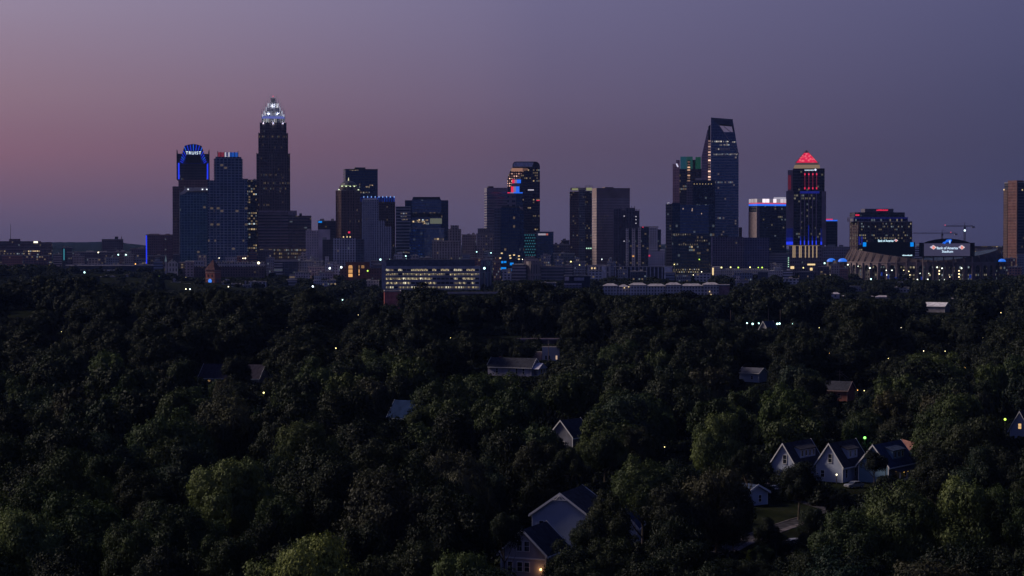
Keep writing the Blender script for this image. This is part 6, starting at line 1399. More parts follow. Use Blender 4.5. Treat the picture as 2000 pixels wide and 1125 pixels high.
def car(label, x, y, yaw, col):
    p = gp(x, y); rt = empty('parked_car', (p.x, p.y, 0.02), R(yaw), label, 'car')
    body = [(-2.2, .35), (-2.25, .75), (-1.9, .92), (-.9, .98), (-.45, 1.0), (1.6, 1.0), (2.15, .95), (2.25, .6), (2.2, .35)]
    q = MB().sheet(body, -.88, .88, 0); q.build('body', [col], rt)
    cab = [(-1.0, .99), (-.35, 1.46), (1.1, 1.48), (1.85, .99)]
    c = MB().sheet(cab, -.76, .76, 0).build('cabin', [col], rt)
    q = MB().sheet([(-.8, 1.03), (-.3, 1.38), (.3, 1.4), (.3, 1.03)], -.78, -.761, 0).sheet([(.4, 1.03), (.4, 1.4), (1.05, 1.4), (1.6, 1.03)], -.78, -.761, 0); q.build('window', [GLASSD], c)
    q = MB().sheet([(-.8, 1.03), (-.3, 1.38), (.3, 1.4), (.3, 1.03)], .761, .78, 0).sheet([(.4, 1.03), (.4, 1.4), (1.05, 1.4), (1.6, 1.03)], .761, .78, 0); q.build('window', [GLASSD], c)
    MB().face([(-1.03, -.7, 1.02), (-.4, -.66, 1.44), (-.4, .66, 1.44), (-1.03, .7, 1.02)][::-1]).build('windscreen', [GLASSD], c)
    for sx in (-1.35, 1.4):
        for sy in (-.8, .8):
            w = MB().tube((sx, sy - .11, .33), (sx, sy + .11, .33), .33, None, 14).build('wheel', [tyre], rt)
            MB().tube((sx, sy - .125, .33), (sx, sy + .125, .33), .2, None, 10).build('rim', [PALE], w)
    for sy in (-.6, .6): MB().box(-2.28, -2.2, sy - .2, sy + .2, .6, .76).build('headlight', [PALE], rt)
    for sy in (-.6, .6): MB().box(2.2, 2.28, sy - .2, sy + .2, .62, .8).build('tail_light', [mat('tail_red', (.3, .02, .02), .4)], rt)
CW = mat('car_white', (.3, .3, .36), .3, var=.02, spec=.7); CS = mat('car_silver', (.35, .36, .4), .3, .5, var=.02)
car('white car parked on the pale driveway below the lawn', 1548, 1068, 12, CW)
car('silver car parked beside the porch of the middle gabled house', 1668, 953, 30, CS)
car('silver blue car under a tree left of the gabled row', 1524, 957, -10, mat('car_blue', (.2, .23, .34), .3, .4, var=.02))
car('dark parked car in the driveway behind the small bungalow', 1512, 968, 25, mat('car_dark', (.06, .06, .09), .3, .3, var=.02))
# more lamps along the streets between the blocks
lr = random.Random(19)
for i in range(74):
    x = lr.uniform(15, 1990); y = lr.choice((lr.uniform(505, 530), lr.uniform(525, 556), lr.uniform(535, 562)))
    D = min(2620, max(1900, 55 * F / (y - 473 + 7)))
    c = lr.choice('wctycyylg'.replace('lg', 'g') if False else ('w', 'c', 't', 'y', 'c', 'y', 'lg', 'o'))
    nm = {'w': 'cool white', 'c': 'warm white', 't': 'greenish white', 'y': 'yellow', 'lg': 'yellow green', 'o': 'orange'}[c]
    lamp(where(x, y, nm + ' street lamp'), x, y, D, c, lr.uniform(.4, .85), 'street lamps among the city blocks', watts=1100 if i % 3 == 0 else 0)
for i, (x, y, D, c, r) in enumerate(((1735, 700, 860, 'y', .16), (1620, 690, 900, 'o', .14), (1180, 690, 900, 'y', .12), (250, 640, 1200, 'y', .2), (560, 640, 1150, 'c', .2), (880, 660, 1000, 'y', .16), (1760, 640, 1150, 'c', .2), (1920, 660, 1050, 'y', .2), (1600, 640, 1180, 'y', .22), (1370, 650, 1100, 'c', .16), (700, 615, 1350, 'y', .25), (120, 660, 1050, 'y', .16), (1955, 612, 1400, 'y', .3), (1730, 905, 445, 'o', .12))):
    lamp('faint %s lamp deep in the woods, %s' % ({'y': 'yellow', 'o': 'orange', 'c': 'white'}[c], ['above the round light green tree', 'above the red brick house', 'right of the white box house', 'upper left woods', 'behind the purple roofed house', 'left of the lilac hall', 'below the white houses row', 'below the white roofed barn', 'just right of the parking lot lamps', 'left of the parking lot lamps', 'below the pale cottages', 'below the white cabin', 'right of the white roofed barn', 'by the last gabled house'][i]), x, y, D, c, r)
    KEEP_EXTRA.append((x - 3, y - 4, x + 3, y + 3, D - 2))
# ================================================================== ground, roads
def soil(name, a, b_, c, sc1=.05):
    m = bpy.data.materials.new(name); t = NT(m)
    tc = t.n('ShaderNodeTexCoord'); n1 = t.n('ShaderNodeTexNoise'); n1.inputs['Scale'].default_value = sc1; n1.inputs['Detail'].default_value = 8
    n2 = t.n('ShaderNodeTexNoise'); n2.inputs['Scale'].default_value = 1.4; n2.inputs['Detail'].default_value = 6
    t.l(tc.outputs['Object'], n1.inputs['Vector']); t.l(tc.outputs['Object'], n2.inputs['Vector'])
    x = t.ramp(n1.outputs['Fac'], [(.35, a), (.55, b_), (.7, c)])
    y = t.ramp(n2.outputs['Fac'], [(.3, (.5, .5, .5)), (.7, (1, 1, 1))])
    p = t.n('ShaderNodeBsdfPrincipled'); t.l(t.mix(1.0, x, y, 'MULTIPLY'), p.inputs['Base Color']); p.inputs['Roughness'].default_value = .95; p.inputs['Specular IOR Level'].default_value = 0.0
    bp = t.n('ShaderNodeBump'); bp.inputs['Strength'].default_value = .5; bp.inputs['Distance'].default_value = .2; t.l(n2.outputs['Fac'], bp.inputs['Height']); t.l(bp.outputs[0], p.inputs['Normal'])
    o = t.n('ShaderNodeOutputMaterial'); t.l(p.outputs[0], o.inputs[0]); return m
ys = list(np.arange(-300, 3400, 25.0)) + [3600, 4000, 4600, 5400, 6500, 8000, 10000, 13000]
q = MB()
NX = 64
def gx(y, i):
    h = max(420, abs(y) * .42 + 300); return -h + 2 * h * i / NX
V = []; 
for y in ys: V += [(gx(y, i), y, terr(gx(y, i), y)) for i in range(NX + 1)]
Fc = []
for j in range(len(ys) - 1):
    for i in range(NX):
        a = j * (NX + 1) + i; Fc.append((a, a + 1, a + NX + 2, a + NX + 1))
me = bpy.data.meshes.new('ground'); me.from_pydata(V, [], Fc); me.materials.append(soil('lawn_and_soil', (.012, .011, .009), (.015, .019, .011), (.024, .027, .016)))
me.polygons.foreach_set('use_smooth', [True] * len(Fc))
gr = bpy.data.objects.new('ground', me); COL.objects.link(gr); tag(gr, 'dark lawns and soil under the trees', 'ground', kind='structure')
# wooded hills along the horizon
V, Fc = [], []; nx_, ny_ = 240, 8
hr = random.Random(4)
ph = [hr.uniform(0, 6.28) for _ in range(8)]
for j in range(ny_ + 1):
    for i in range(nx_ + 1):
        y = 6200 + j * 600; x = (-.5 + i / nx_) * (y * .62)
        u = x / y
        base = 22 + 17 * math.sin(u * 9 + ph[0]) * .5 + 10 * math.sin(u * 23 + ph[1]) + 6 * math.sin(u * 61 + ph[2] + j) + 3 * math.sin(u * 240 + ph[3] + 2 * j) + hr.uniform(-2.2, 2.2)
        hh = base * math.sin(math.pi * min(1, (j + .02) / 5.0) / 2) if j < 8 else base
        hh += (22 if u < -.17 else 0) * min(1, (-.17 - u) / .03 if u < -.17 else 0) * min(1, j / 4)
        V.append((x, y, max(-2, hh) if j else -3))
for j in range(ny_):
    for i in range(nx_):
        a = j * (nx_ + 1) + i; Fc.append((a, a + 1, a + nx_ + 2, a + nx_ + 1))
me = bpy.data.meshes.new('hills'); me.from_pydata(V, [], Fc); me.materials.append(soil('far_wood', (.008, .012, .012), (.012, .017, .014), (.016, .021, .016), .004))
hl_ = bpy.data.objects.new('hills', me); COL.objects.link(hl_); tag(hl_, 'low wooded hills along the far horizon', 'hills', kind='structure')
def ribbon(name, pts, w, z, m, label, cat, th=None):
    q = MB(); P = [Vector((p.x, p.y)) for p in pts]
    L, Rr = [], []
    for i, p in enumerate(P):
        d = (P[min(i + 1, len(P) - 1)] - P[max(i - 1, 0)]).normalized(); n = Vector((-d.y, d.x))
        L.append(p + n * w / 2); Rr.append(p - n * w / 2)
    for i in range(len(P) - 1):
        q.face([(*Rr[i], z), (*Rr[i + 1], z), (*L[i + 1], z), (*L[i], z)])
        if th:
            q.face([(*L[i], z - th), (*L[i], z), (*L[i + 1], z), (*L[i + 1], z - th)]); q.face([(*Rr[i], z), (*Rr[i], z - th), (*Rr[i + 1], z - th), (*Rr[i + 1], z)])
    o = q.build(name, [m]); tag(o, label, cat, kind='structure'); return o
asph = mat('asphalt', (.045, .042, .05), .9, scale=.6, var=.3); pave = mat('pavement_slab', (.11, .095, .105), .9, scale=.5, var=.3)
rp = [gp(1380, 1094), gp(1412, 1076), gp(1451, 1055), gp(1500, 1036), gp(1545, 1021), gp(1592, 1007), gp(1650, 992), gp(1740, 972)]
ribbon('road', rp, 4.2, .03, asph, 'narrow grey street crossing the open lawn', 'road')
off = lambda d: [Vector((a.x, a.y + d, 0)) for a in rp]
ribbon('pavement', off(-5.2), 1.5, .12, pave, 'pale footpath along the near side of the street', 'pavement', .13)
ribbon('kerb', off(3.4), .35, .13, pave, 'pale kerb along the far side of the street', 'kerb', .14)
ribbon('road', [gp(1470, 972), gp(1515, 972), gp(1565, 978), gp(1612, 992), gp(1640, 1000)], 3.6, .035, asph, 'side lane leading from the bungalow to the street', 'road')
ribbon('driveway', [gp(1520, 1056), gp(1545, 1062), gp(1562, 1076), gp(1570, 1092)], 6.5, .036, pave, 'pale driveway under the parked white car', 'driveway')
ribbon('driveway', [gp(1418, 1042), gp(1432, 1052), gp(1440, 1064)], 3.2, .04, pave, 'short pale driveway beside the street bend', 'driveway')
ribbon('road', [gp(1476, 880), gp(1490, 902), gp(1500, 925), gp(1506, 950)], 4.2, .03, pave, 'pale lane passing left of the gabled row', 'road')

# ================================================================== trees
def leafmat():
    m = bpy.data.materials.new('foliage'); t = NT(m)
    oi = t.n('ShaderNodeObjectInfo'); at_ = t.n('ShaderNodeAttribute'); at_.attribute_name = 'tone'
    # hue shifts a little from tree to tree, and from clump to clump
    v = t.ramp(oi.outputs['Random'], [(0, (.55, .65, .62)), (.6, (1.0, 1.0, .95)), (.85, (1.2, 1.17, 1.03)), (1, (1.42, 1.32, 1.1))])
    c = t.mix(1.0, oi.outputs['Color'], v, 'MULTIPLY')
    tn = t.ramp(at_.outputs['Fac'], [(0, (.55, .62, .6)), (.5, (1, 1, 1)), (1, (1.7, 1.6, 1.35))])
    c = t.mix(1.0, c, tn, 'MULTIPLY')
    d = t.n('ShaderNodeBsdfDiffuse'); t.l(c, d.inputs[0])
    tr = t.n('ShaderNodeBsdfTranslucent'); t.l(c, tr.inputs[0])
    mx = t.n('ShaderNodeMixShader'); mx.inputs[0].default_value = .12; t.l(d.outputs[0], mx.inputs[1]); t.l(tr.outputs[0], mx.inputs[2])
    gl = t.n('ShaderNodeBsdfGlossy'); gl.inputs['Roughness'].default_value = .55; gl.inputs[0].default_value = (.6, .6, .6, 1)
    m2 = t.n('ShaderNodeMixShader'); m2.inputs[0].default_value = .02; t.l(mx.outputs[0], m2.inputs[1]); t.l(gl.outputs[0], m2.inputs[2])
    o = t.n('ShaderNodeOutputMaterial'); t.l(m2.outputs[0], o.inputs[0]); return m
FOL = leafmat(); BARK = mat('bark', (.10, .08, .065), .9, scale=2)
def crown_mesh(name, seed, nl, per, qs, vz, spread=.64, spiky=0.0):
    g = np.random.default_rng(seed)
    pts, nrm, tone, size = [], [], [], []
    k1, k2, k3 = g.uniform(0, 6.28, 3)
    for i in range(nl):
        while True:
            d = g.normal(size=3); d /= np.linalg.norm(d)
            if d[2] > -.42: break
        a = math.atan2(d[1], d[0])
        rad = 1 + .16 * math.sin(2 * a + k1) + .10 * math.sin(3 * a + k2) + .08 * math.sin(5 * d[2] + k3)
        f = spread * g.uniform(.62, 1.12) if i > nl * .25 else spread * g.uniform(.2, .6)
        c = d * f * rad * np.array([1, 1, vz])
        r = g.uniform(.17, .36) * (1.15 if i < nl * .25 else 1)
        n = int(per * (r / .27) ** 2)
        e = g.normal(size=(n, 3)) + d * .75 + np.array([0, 0, .35])
        e /= np.linalg.norm(e, axis=1)[:, None]
        lump = 1 + .18 * np.sin(e[:, 0] * 7 + i) * np.sin(e[:, 1] * 6 + 2 * i) + .1 * np.sin(e[:, 2] * 11 + i)
        p = c + e * (r * lump * g.uniform(.72, 1.10, n))[:, None] * np.array([1, 1, .85 + .3 * spiky])
        pts.append(p); nn = e * 1.0 + g.normal(size=(n, 3)) * .36 + np.array([0, 0, .15]); nrm.append(nn / np.linalg.norm(nn, axis=1)[:, None])
        tone.append(np.full(n, g.uniform(.1, .9)) + g.uniform(-.09, .09, n)); size.append(qs * g.uniform(.55, 1.45, n))
    n = max(24, int(nl * .9))       # large dark quads added inside to block view and light
    p = g.normal(size=(n, 3)); p /= np.linalg.norm(p, axis=1)[:, None]
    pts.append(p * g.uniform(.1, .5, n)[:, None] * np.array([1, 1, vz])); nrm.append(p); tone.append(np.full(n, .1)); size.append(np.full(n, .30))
    P = np.concatenate(pts); N = np.concatenate(nrm); T = np.concatenate(tone); S = np.concatenate(size)
    n = len(P)
    t1 = np.cross(N, g.normal(size=(n, 3))); t1 /= np.linalg.norm(t1, axis=1)[:, None] + 1e-9
    t2 = np.cross(N, t1)
    w = (S / 2)[:, None]; l = w * g.uniform(.8, 1.5, (n, 1))
    bend = N * w * .35
    V = np.stack([P - t1 * l, P - t2 * w * .8 + bend, P + t1 * l, P + t2 * w * .8 + bend], 1).reshape(-1, 3)
    me = bpy.data.meshes.new(name)
    me.vertices.add(4 * n); me.vertices.foreach_set('co', V.astype(np.float32).ravel())
    me.loops.add(4 * n); me.loops.foreach_set('vertex_index', np.arange(4 * n, dtype=np.int32))
    me.polygons.add(n); me.polygons.foreach_set('loop_start', np.arange(0, 4 * n, 4, dtype=np.int32))
    me.polygons.foreach_set('loop_total', np.full(n, 4, dtype=np.int32))
    me.update(calc_edges=True)
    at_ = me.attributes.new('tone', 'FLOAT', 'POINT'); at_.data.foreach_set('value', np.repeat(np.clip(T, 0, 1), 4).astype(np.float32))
    me.materials.append(FOL); return me
def trunk_mesh(seed):
    g = random.Random(seed); q = MB()
    # unit: crown radius 1, crown centre at height 1.25, tapered trunk with limbs into the crown
    q.tube((0, 0, -.05), (.01, .0, .28), .052, .04, 8); q.tube((.01, 0, .28), (.02, .01, .75), .04, .03, 7); q.tube((.02, .01, .75), (.0, .03, 1.3), .03, .014, 6)
    for i in range(6):
        a = i * 1.05 + g.uniform(-.3, .3); z = g.uniform(.45, .95); r = g.uniform(.45, .7); u = g.uniform(.35, .6)
        m = (.45 * r * math.cos(a), .45 * r * math.sin(a), z + u * .4); e = (r * math.cos(a), r * math.sin(a), z + u)
        q.tube((.015, .005, z), m, .022, .014, 5); q.tube(m, e, .014, .005, 5)
        q.tube(m, (m[0] * 1.4 - m[1] * .5, m[1] * 1.4 + m[0] * .5, m[2] + .3), .010, .003, 4)
    o = q.build('trunk', [BARK]); me = o.data; bpy.data.objects.remove(o); return me
C0 = [crown_mesh('crown', 100 + i, n, 620, .033, vz, sp) for i, (n, vz, sp) in enumerate(((52, .78, .66), (44, .92, .62), (60, .66, .70), (48, .85, .64), (56, .74, .68), (40, 1.1, .58), (50, .80, .66)))]
C1 = [crown_mesh('crown', 200 + i, n, 250, .056, vz, sp) for i, (n, vz, sp) in enumerate(((44, .78, .66), (38, .9, .62), (50, .68, .68), (36, 1.05, .58), (46, .8, .66)))]
C2 = [crown_mesh('crown', 300 + i, n, 100, .10, vz, sp) for i, (n, vz, sp) in enumerate(((34, .74, .66), (30, .85, .62), (38, .66, .68), (28, 1.0, .6)))]
TR = [trunk_mesh(i) for i in range(3)]
TONE = {0: (.0125, .019, .0125), 1: (.032, .047, .020), 2: (.062, .083, .033), 5: (.006, .009, .007), 3: (.031, .033, .024), 4: (.015, .027, .021)}
KEEP = [(0, 470, 110, 498, 3000), (125, 485, 300, 512, 2850), (128, 516, 300, 530, 2540), (130, 525, 240, 536, 2520), (285, 459, 340, 500, 2900), (320, 500, 350, 532, 2400), (350, 500, 520, 540, 2450), (398, 505, 433, 556, 2290), (322, 556, 378, 566, 2270),
        (500, 490, 640, 541, 2400), (600, 520, 760, 543, 2330), (745, 505, 962, 565, 2200), (750, 569, 783, 603, 1590), (880, 569, 978, 573, 1650), (660, 566, 712, 579, 1750), (960, 480, 1105, 545, 2440), (1100, 536, 1155, 560, 2120),
        (1105, 500, 1315, 538, 2460), (1178, 554, 1425, 575, 2020), (1300, 500, 1530, 534, 2490), (1500, 490, 1660, 524, 2550), (1650, 480, 1960, 546, 2540), (1900, 480, 2000, 500, 2900), (1624, 570, 1870, 582, 1750), (1813, 599, 1864, 613, 1430), (15, 606, 57, 617, 1330),
        (1042, 964, 1135, 1062, 350), (1000, 1036, 1062, 1122, 324), (1205, 994, 1235, 1028, 353), (1508, 866, 1546, 915, 457), (1597, 866, 1696, 938, 457), (1700, 882, 1770, 920, 443), (1442, 946, 1497, 985, 413), (1405, 1000, 1580, 1066, 372), (1500, 965, 1600, 1000, 410), (1476, 890, 1504, 940, 440), (1535, 1054, 1562, 1070, 366),
        (955, 695, 1055, 732, 818), (1059, 676, 1094, 700, 845), (1010, 660, 1092, 668, 1000), (945, 648, 1025, 658, 1070), (392, 716, 415, 736, 755), (496, 722, 512, 742, 755), (792, 782, 808, 812, 588), (1078, 820, 1094, 834, 516), (1104, 850, 1118, 866, 516), (1458, 728, 1495, 748, 762), (1640, 757, 1668, 780, 700), (1644, 741, 1661, 758, 716), (1983, 803, 2000, 848, 534),
        (1452, 625, 1555, 637, 1108), (1497, 602, 1528, 637, 1120), (1680, 847, 1698, 863, 498), (1954, 811, 1972, 827, 543), (1634, 722, 1712, 750, 732), (651, 675, 661, 685, 898), (1293, 868, 1303, 878, 498), (510, 762, 520, 772, 690), (1971, 1104, 1985, 1119, 316), (1799, 681, 1850, 691, 898), (1880, 694, 1893, 723, 798),
        (1488, 642, 1510, 664, 1000), (1780, 864, 1792, 890, 452), (1068, 664, 1075, 700, 828), (660, 583, 672, 589, 1600), (1425, 606, 1430, 625, 1180), (1515, 945, 1535, 962, 440), (1655, 942, 1678, 958, 440)]
KEEP += KEEP_EXTRA + KEEP_FAB
FOOT = []     # plan circles that trees stay out of
for o in list(COL.objects):
    if o.parent is None and o.type == 'EMPTY' and o.children:
        bx0, bx1, by0, by1 = 1e9, -1e9, 1e9, -1e9
        mw = Matrix.Translation(o.location) @ Matrix.Rotation(o.rotation_euler.z, 4, 'Z')
        for c in o.children:
            if c.type != 'MESH': continue
            for cr in c.bound_box:
                w = mw @ Vector(cr); bx0, bx1, by0, by1 = min(bx0, w.x), max(bx1, w.x), min(by0, w.y), max(by1, w.y)
        FOOT.append((bx0, bx1, by0, by1))
FA = np.array(FOOT); KA = np.array(KEEP, dtype=float)
def free(X, Y, Rc, H, z0=0.0):
    m = Rc * .55
    if np.any((X > FA[:, 0] - m) & (X < FA[:, 1] + m) & (Y > FA[:, 2] - m) & (Y < FA[:, 3] + m)): return False
    for rd in (rp,):
        if Y < 480:
            for a, c in zip(rd, rd[1:]):
                for t in (0, .25, .5, .75):
                    if (X - a.x - (c.x - a.x) * t) ** 2 + (Y - a.y - (c.y - a.y) * t) ** 2 < (Rc * .5 + 3) ** 2: return False
    u, vt = px((X, Y, z0 + H)); u2, _ = px((X + Rc * .95, Y, z0 + H)); w = u2 - u
    vb = px((X, Y, z0 + H - 2.0 * Rc * .72))[1]
    # crown outline: narrow at its top, so the corner of a keep-clear box may sit beside it
    hit = (Y < KA[:, 4] + Rc * .5) & (u + w > KA[:, 0]) & (u - w < KA[:, 2]) & (vt < KA[:, 3]) & (vb + 200 > KA[:, 1])
    for k in np.nonzero(hit)[0]:
        x0, y0, x1, y1, D = KA[k]
        dx = max(0, x0 - u, u - x1) / max(w, 1e-6)
        top_at = vt + (vb - vt) * .5 * (1 - math.sqrt(max(0, 1 - dx * dx)))
        if top_at < y1: return False
    return True
TREES = []     # X, Y, R, H, tone, level
KEYS = [(60, 985, 190, 17, 2), (168, 952, 210, 19, 2), (250, 1015, 150, 16, 1), (352, 968, 170, 18, 1), (450, 886, 200, 21, 2), (548, 962, 150, 17, 1), (600, 1036, 235, 18, 2), (705, 1010, 150, 15, 0), (770, 912, 250, 21, 3), (885, 962, 180, 18, 0), (912, 1068, 175, 14, 2), (985, 1000, 80, 14, 0),
        (1118, 1052, 120, 10.5, 0), (1195, 1045, 130, 11, 0), (1255, 886, 135, 19, 2), (1185, 955, 120, 15, 0), (1345, 1055, 190, 12, 0), (1400, 905, 175, 17, 3), (1312, 945, 130, 16, 3), (1660, 992, 170, 13, 1), (1755, 930, 220, 17.5, 2), (1880, 928, 200, 18, 2), (1980, 945, 150, 17, 1), (1705, 1075, 190, 12, 0), (1850, 1055, 220, 14, 0), (1600, 1072, 150, 9.5, 0), (1960, 1065, 180, 12, 0), (1480, 1095, 130, 7, 0),
        (90, 868, 200, 20, 0), (192, 880, 140, 18, 1), (330, 790, 190, 21, 1), (430, 768, 170, 22, 3), (20, 850, 150, 20, 1), (270, 905, 120, 17, 0), (560, 765, 190, 22, 0), (665, 752, 230, 22, 0), (620, 850, 210, 20, 0), (745, 850, 160, 19, 0), (895, 795, 180, 20, 0), (1000, 830, 180, 19, 0), (1080, 900, 110, 15, 0), (870, 728, 160, 20, 1), (965, 722, 170, 20, 1), (840, 860, 110, 17, 0),
        (1215, 765, 190, 19, 4), (1320, 722, 170, 20, 0), (1405, 800, 140, 19, 2), (1560, 898, 95, 12, 0), (1708, 876, 50, 10, 0), (1862, 762, 200, 21, 1), (1905, 805, 170, 20, 0), (1950, 870, 110, 17, 0), (1840, 860, 130, 17, 3), (1600, 800, 110, 11, 0), (1690, 795, 110, 11, 1), (1560, 790, 90, 13, 0), (1760, 800, 90, 12.5, 3),
        (1240, 830, 90, 15, 3), (1460, 870, 60, 14, 0), (1500, 1010, 40, 6, 0), (120, 1060, 200, 14, 0), (330, 1060, 190, 14, 0), (440, 1040, 160, 14, 1), (790, 1050, 180, 14, 0), (1260, 1080, 130, 10, 0), (1420, 1090, 120, 7, 0), (1522, 1042, 45, 5, 0), (1588, 990, 50, 7, 0), (1432, 1004, 75, 8, 0), (1576, 1040, 50, 6, 0), (1490, 1062, 50, 4.5, 1), (1640, 955, 60, 6, 0), (440, 598, 150, 24, 5), (520, 612, 150, 24, 5), (370, 618, 130, 23, 5), (740, 680, 150, 20, 2), (680, 700, 110, 19, 1), (600, 718, 130, 18, 2), (1300, 640, 130, 22, 1), (1200, 662, 120, 20, 1), (1830, 684, 150, 19, 2), (1400, 640, 120, 21, 0), (1110, 868, 70, 13, 0), (1085, 845, 50, 12, 4), (455, 742, 90, 15, 0), (820, 792, 60, 14, 1), (1155, 1000, 90, 13, 0)]
for x, yt, w, H, tn in KEYS:
    D = (CAMZ - H) * F / (yt - 473.0)
    p = at(x, yt, D)
    TREES.append([p.x, D, max(3.0, w * D / F / 2), H, tn, 0])
FARK = [(1005, 556, 74, 1110, 21, 5), (1042, 547, 100, 1150, 22, 5), (1078, 556, 66, 1160, 20, 5), (1020, 590, 90, 1050, 20, 5), (1066, 592, 90, 1060, 20, 5), (825, 550, 92, 1190, 22, 5), (798, 568, 60, 1170, 19, 5), (1330, 566, 120, 1190, 20, 5), (1290, 574, 70, 1180, 18, 0), (40, 546, 130, 1150, 22, 5), (110, 552, 110, 1170, 20, 5), (760, 592, 55, 1300, 15, 0)]
for x, yt, w, D, H, tn in FARK:
    X = xx(x, D); TREES.append([X, D, w * D / F / 2, max(13, zz(yt, D) - terr(X, D)), tn, 1])
CL = [(430, 960, 11, 62), (560, 900, 6, 40), (1250, 830, 10, 52), (1370, 900, 8, 45), (720, 690, 6, 36), (1760, 900, 7, 50), (1900, 760, 5, 40), (160, 720, 5, 45), (60, 900, 6, 50), (900, 900, 5, 40), (640, 500, 4, 26), (1600, 1200, 5, 60)]
CL = [(xx(a, d), d, h, s_) for a, d, h, s_ in CL]
def boost(X, Y):
    z = 0
    for a, d, h, s_ in CL:
        q_ = ((X - a) ** 2 + ((Y - d) * .7) ** 2) / (2 * s_ * s_)
        if q_ < 9: z += h * math.exp(-q_)
    return z
tr_ = random.Random(11)
def ok_sp(X, Y, Rc, f=.74):
    for t in TREES:
        if abs(t[1] - Y) < 22 and (t[0] - X) ** 2 + (t[1] - Y) ** 2 < (f * (t[2] + Rc)) ** 2: return False
    return True
NEARMAX = 640.0
tries = 0
while tries < 40000 and len(TREES) < 318:
    tries += 1
    Y = math.sqrt(tr_.uniform(205 ** 2, NEARMAX ** 2)); X = tr_.uniform(-1, 1) * (Y * .262 + 8)
    H = tr_.uniform(13, 22); Rc = tr_.uniform(5.6, 10.6) * (H / 18); H += boost(X, Y)
    if Y < 275: H *= .75
    if px((X, Y, H))[1] > 1150: continue
    if not ok_sp(X, Y, Rc): continue
    if not free(X, Y, Rc, H):
        if tries % 3: continue
        H *= .55; Rc *= .7
        if not free(X, Y, Rc, H): continue
    TREES.append([X, Y, Rc, H, (1 if math.sin(X * .021 + 1) * math.sin(Y * .016) > .35 else tr_.choice((0, 0, 0, 4, 1, 3))), 0 if Y < 430 else 1])
print('near trees', len(TREES), 'tries', tries)
MARKS = [('the blank white gable', 1097, 1010), ('the grey board house', 1030, 1080), ('the middle gabled house', 1640, 900), ('the white bungalow', 1468, 965), ('the porch house', 1005, 715), ('the blue roofed house', 795, 808), ('the purple roofed house', 452, 735),
         ('the green street lamp', 1689, 855), ('the pale grey roofed house', 1475, 740), ('the red brick house', 1655, 770), ('the bottom left corner', 60, 1110), ('the right edge white gable', 1992, 830), ('the lower left edge', 20, 900), ('the bottom edge middle', 560, 1110), ('the bottom right corner', 1960, 1100), ('the half hidden gable', 1100, 850), ('the lone yellow lamp', 656, 680), ('the left edge middle', 20, 760), ('the parking lot lamps', 1500, 632), ('the open lawn', 1490, 1030), ('the dark middle woods', 640, 900)]
TN = {5: 'very dark', 0: 'dark green', 1: 'olive', 2: 'bright yellow green', 3: 'brownish', 4: 'bluish green'}
info = []
for t in TREES:
    X, Y, Rc, H, tn, lv = t
    u, v = px((X, Y, terr(X, Y) + H - Rc * .7)); rpx = Rc * F / Y
    mk = min(MARKS, key=lambda m: (m[1] - u) ** 2 + (m[2] - v) ** 2 * 1.3)
    d = math.hypot(mk[1] - u, mk[2] - v); dx, dy = u - mk[1], v - mk[2]
    rel = ('left of' if dx < 0 else 'right of') if abs(dx) > abs(dy) * 1.1 else ('beyond' if dy < 0 else 'in front of')
    sz = 'small' if rpx < 38 else ('broad' if rpx > 82 else 'medium')
    info.append([d, sz, TN[tn], rel, mk[0]])
ORD = ['nearest to it', 'second from it', 'third from it', 'fourth from it', 'fifth from it', 'sixth from it', 'seventh from it', 'eighth from it', 'ninth from it', 'tenth from it', 'eleventh from it', 'twelfth from it', 'thirteenth from it', 'fourteenth from it', 'fifteenth from it', 'sixteenth from it', 'seventeenth from it', 'eighteenth from it', 'nineteenth from it', 'twentieth from it']
buck = {}
for i, f_ in enumerate(info): buck.setdefault(tuple(f_[1:]), []).append((f_[0], i))
LAB = {}
for kx, lst in buck.items():
    lst.sort()
    for r_i, (_, i) in enumerate(lst):
        s = '%s %s tree %s %s' % kx
        LAB[i] = s if len(lst) == 1 else s + ', ' + ORD[min(r_i, 19)]
for i, (X, Y, Rc, H, tn, lv) in enumerate(TREES):
    zg = terr(X, Y)
    rt = empty('broadleaf_tree', (X, Y, zg), tr_.uniform(0, 6.28), LAB[i], 'tree', 'broadleaf trees of the near woods')
    pool = C0 if lv == 0 else C1
    me = pool[tr_.randrange(len(pool))]
    zmax = max(v.co.z for v in me.vertices) if 'zmax' not in me else me['zmax']
    me['zmax'] = zmax
    co_r = Rc
    if 'zmin' not in me: me['zmin'] = float(np.percentile([v.co.z for v in me.vertices], 1))
    kz = min(1.5 * Rc, max(.75 * Rc, .80 * H / (zmax - me['zmin'])))
    c = bpy.data.objects.new('crown', me); COL.objects.link(c); c.parent = rt; c.location = (0, 0, H - zmax * kz); c.scale = (co_r, co_r, kz)
    j = tr_.uniform(.82, 1.18); cc = TONE[tn]; c.color = (cc[0] * j * tr_.uniform(.92, 1.08), cc[1] * j, cc[2] * j * tr_.uniform(.9, 1.1), 1)
    tk = bpy.data.objects.new('trunk', TR[i % 3]); COL.objects.link(tk); tk.parent = rt; tk.scale = (co_r, co_r, (H - zmax * kz) / 1.25)
# small bush beside the drive, light on it put into its lime colour
p = gp(1467, 1108); ob = bpy.data.objects.new('bush', C1[1]); COL.objects.link(ob); ob.location = (p.x, p.y, 1.6); ob.scale = (1.1, 1.1, 2.2); ob.color = (.55, .52, .05, 1); tag(ob, 'small bush near the bottom with its light painted in as lime yellow', 'bush')

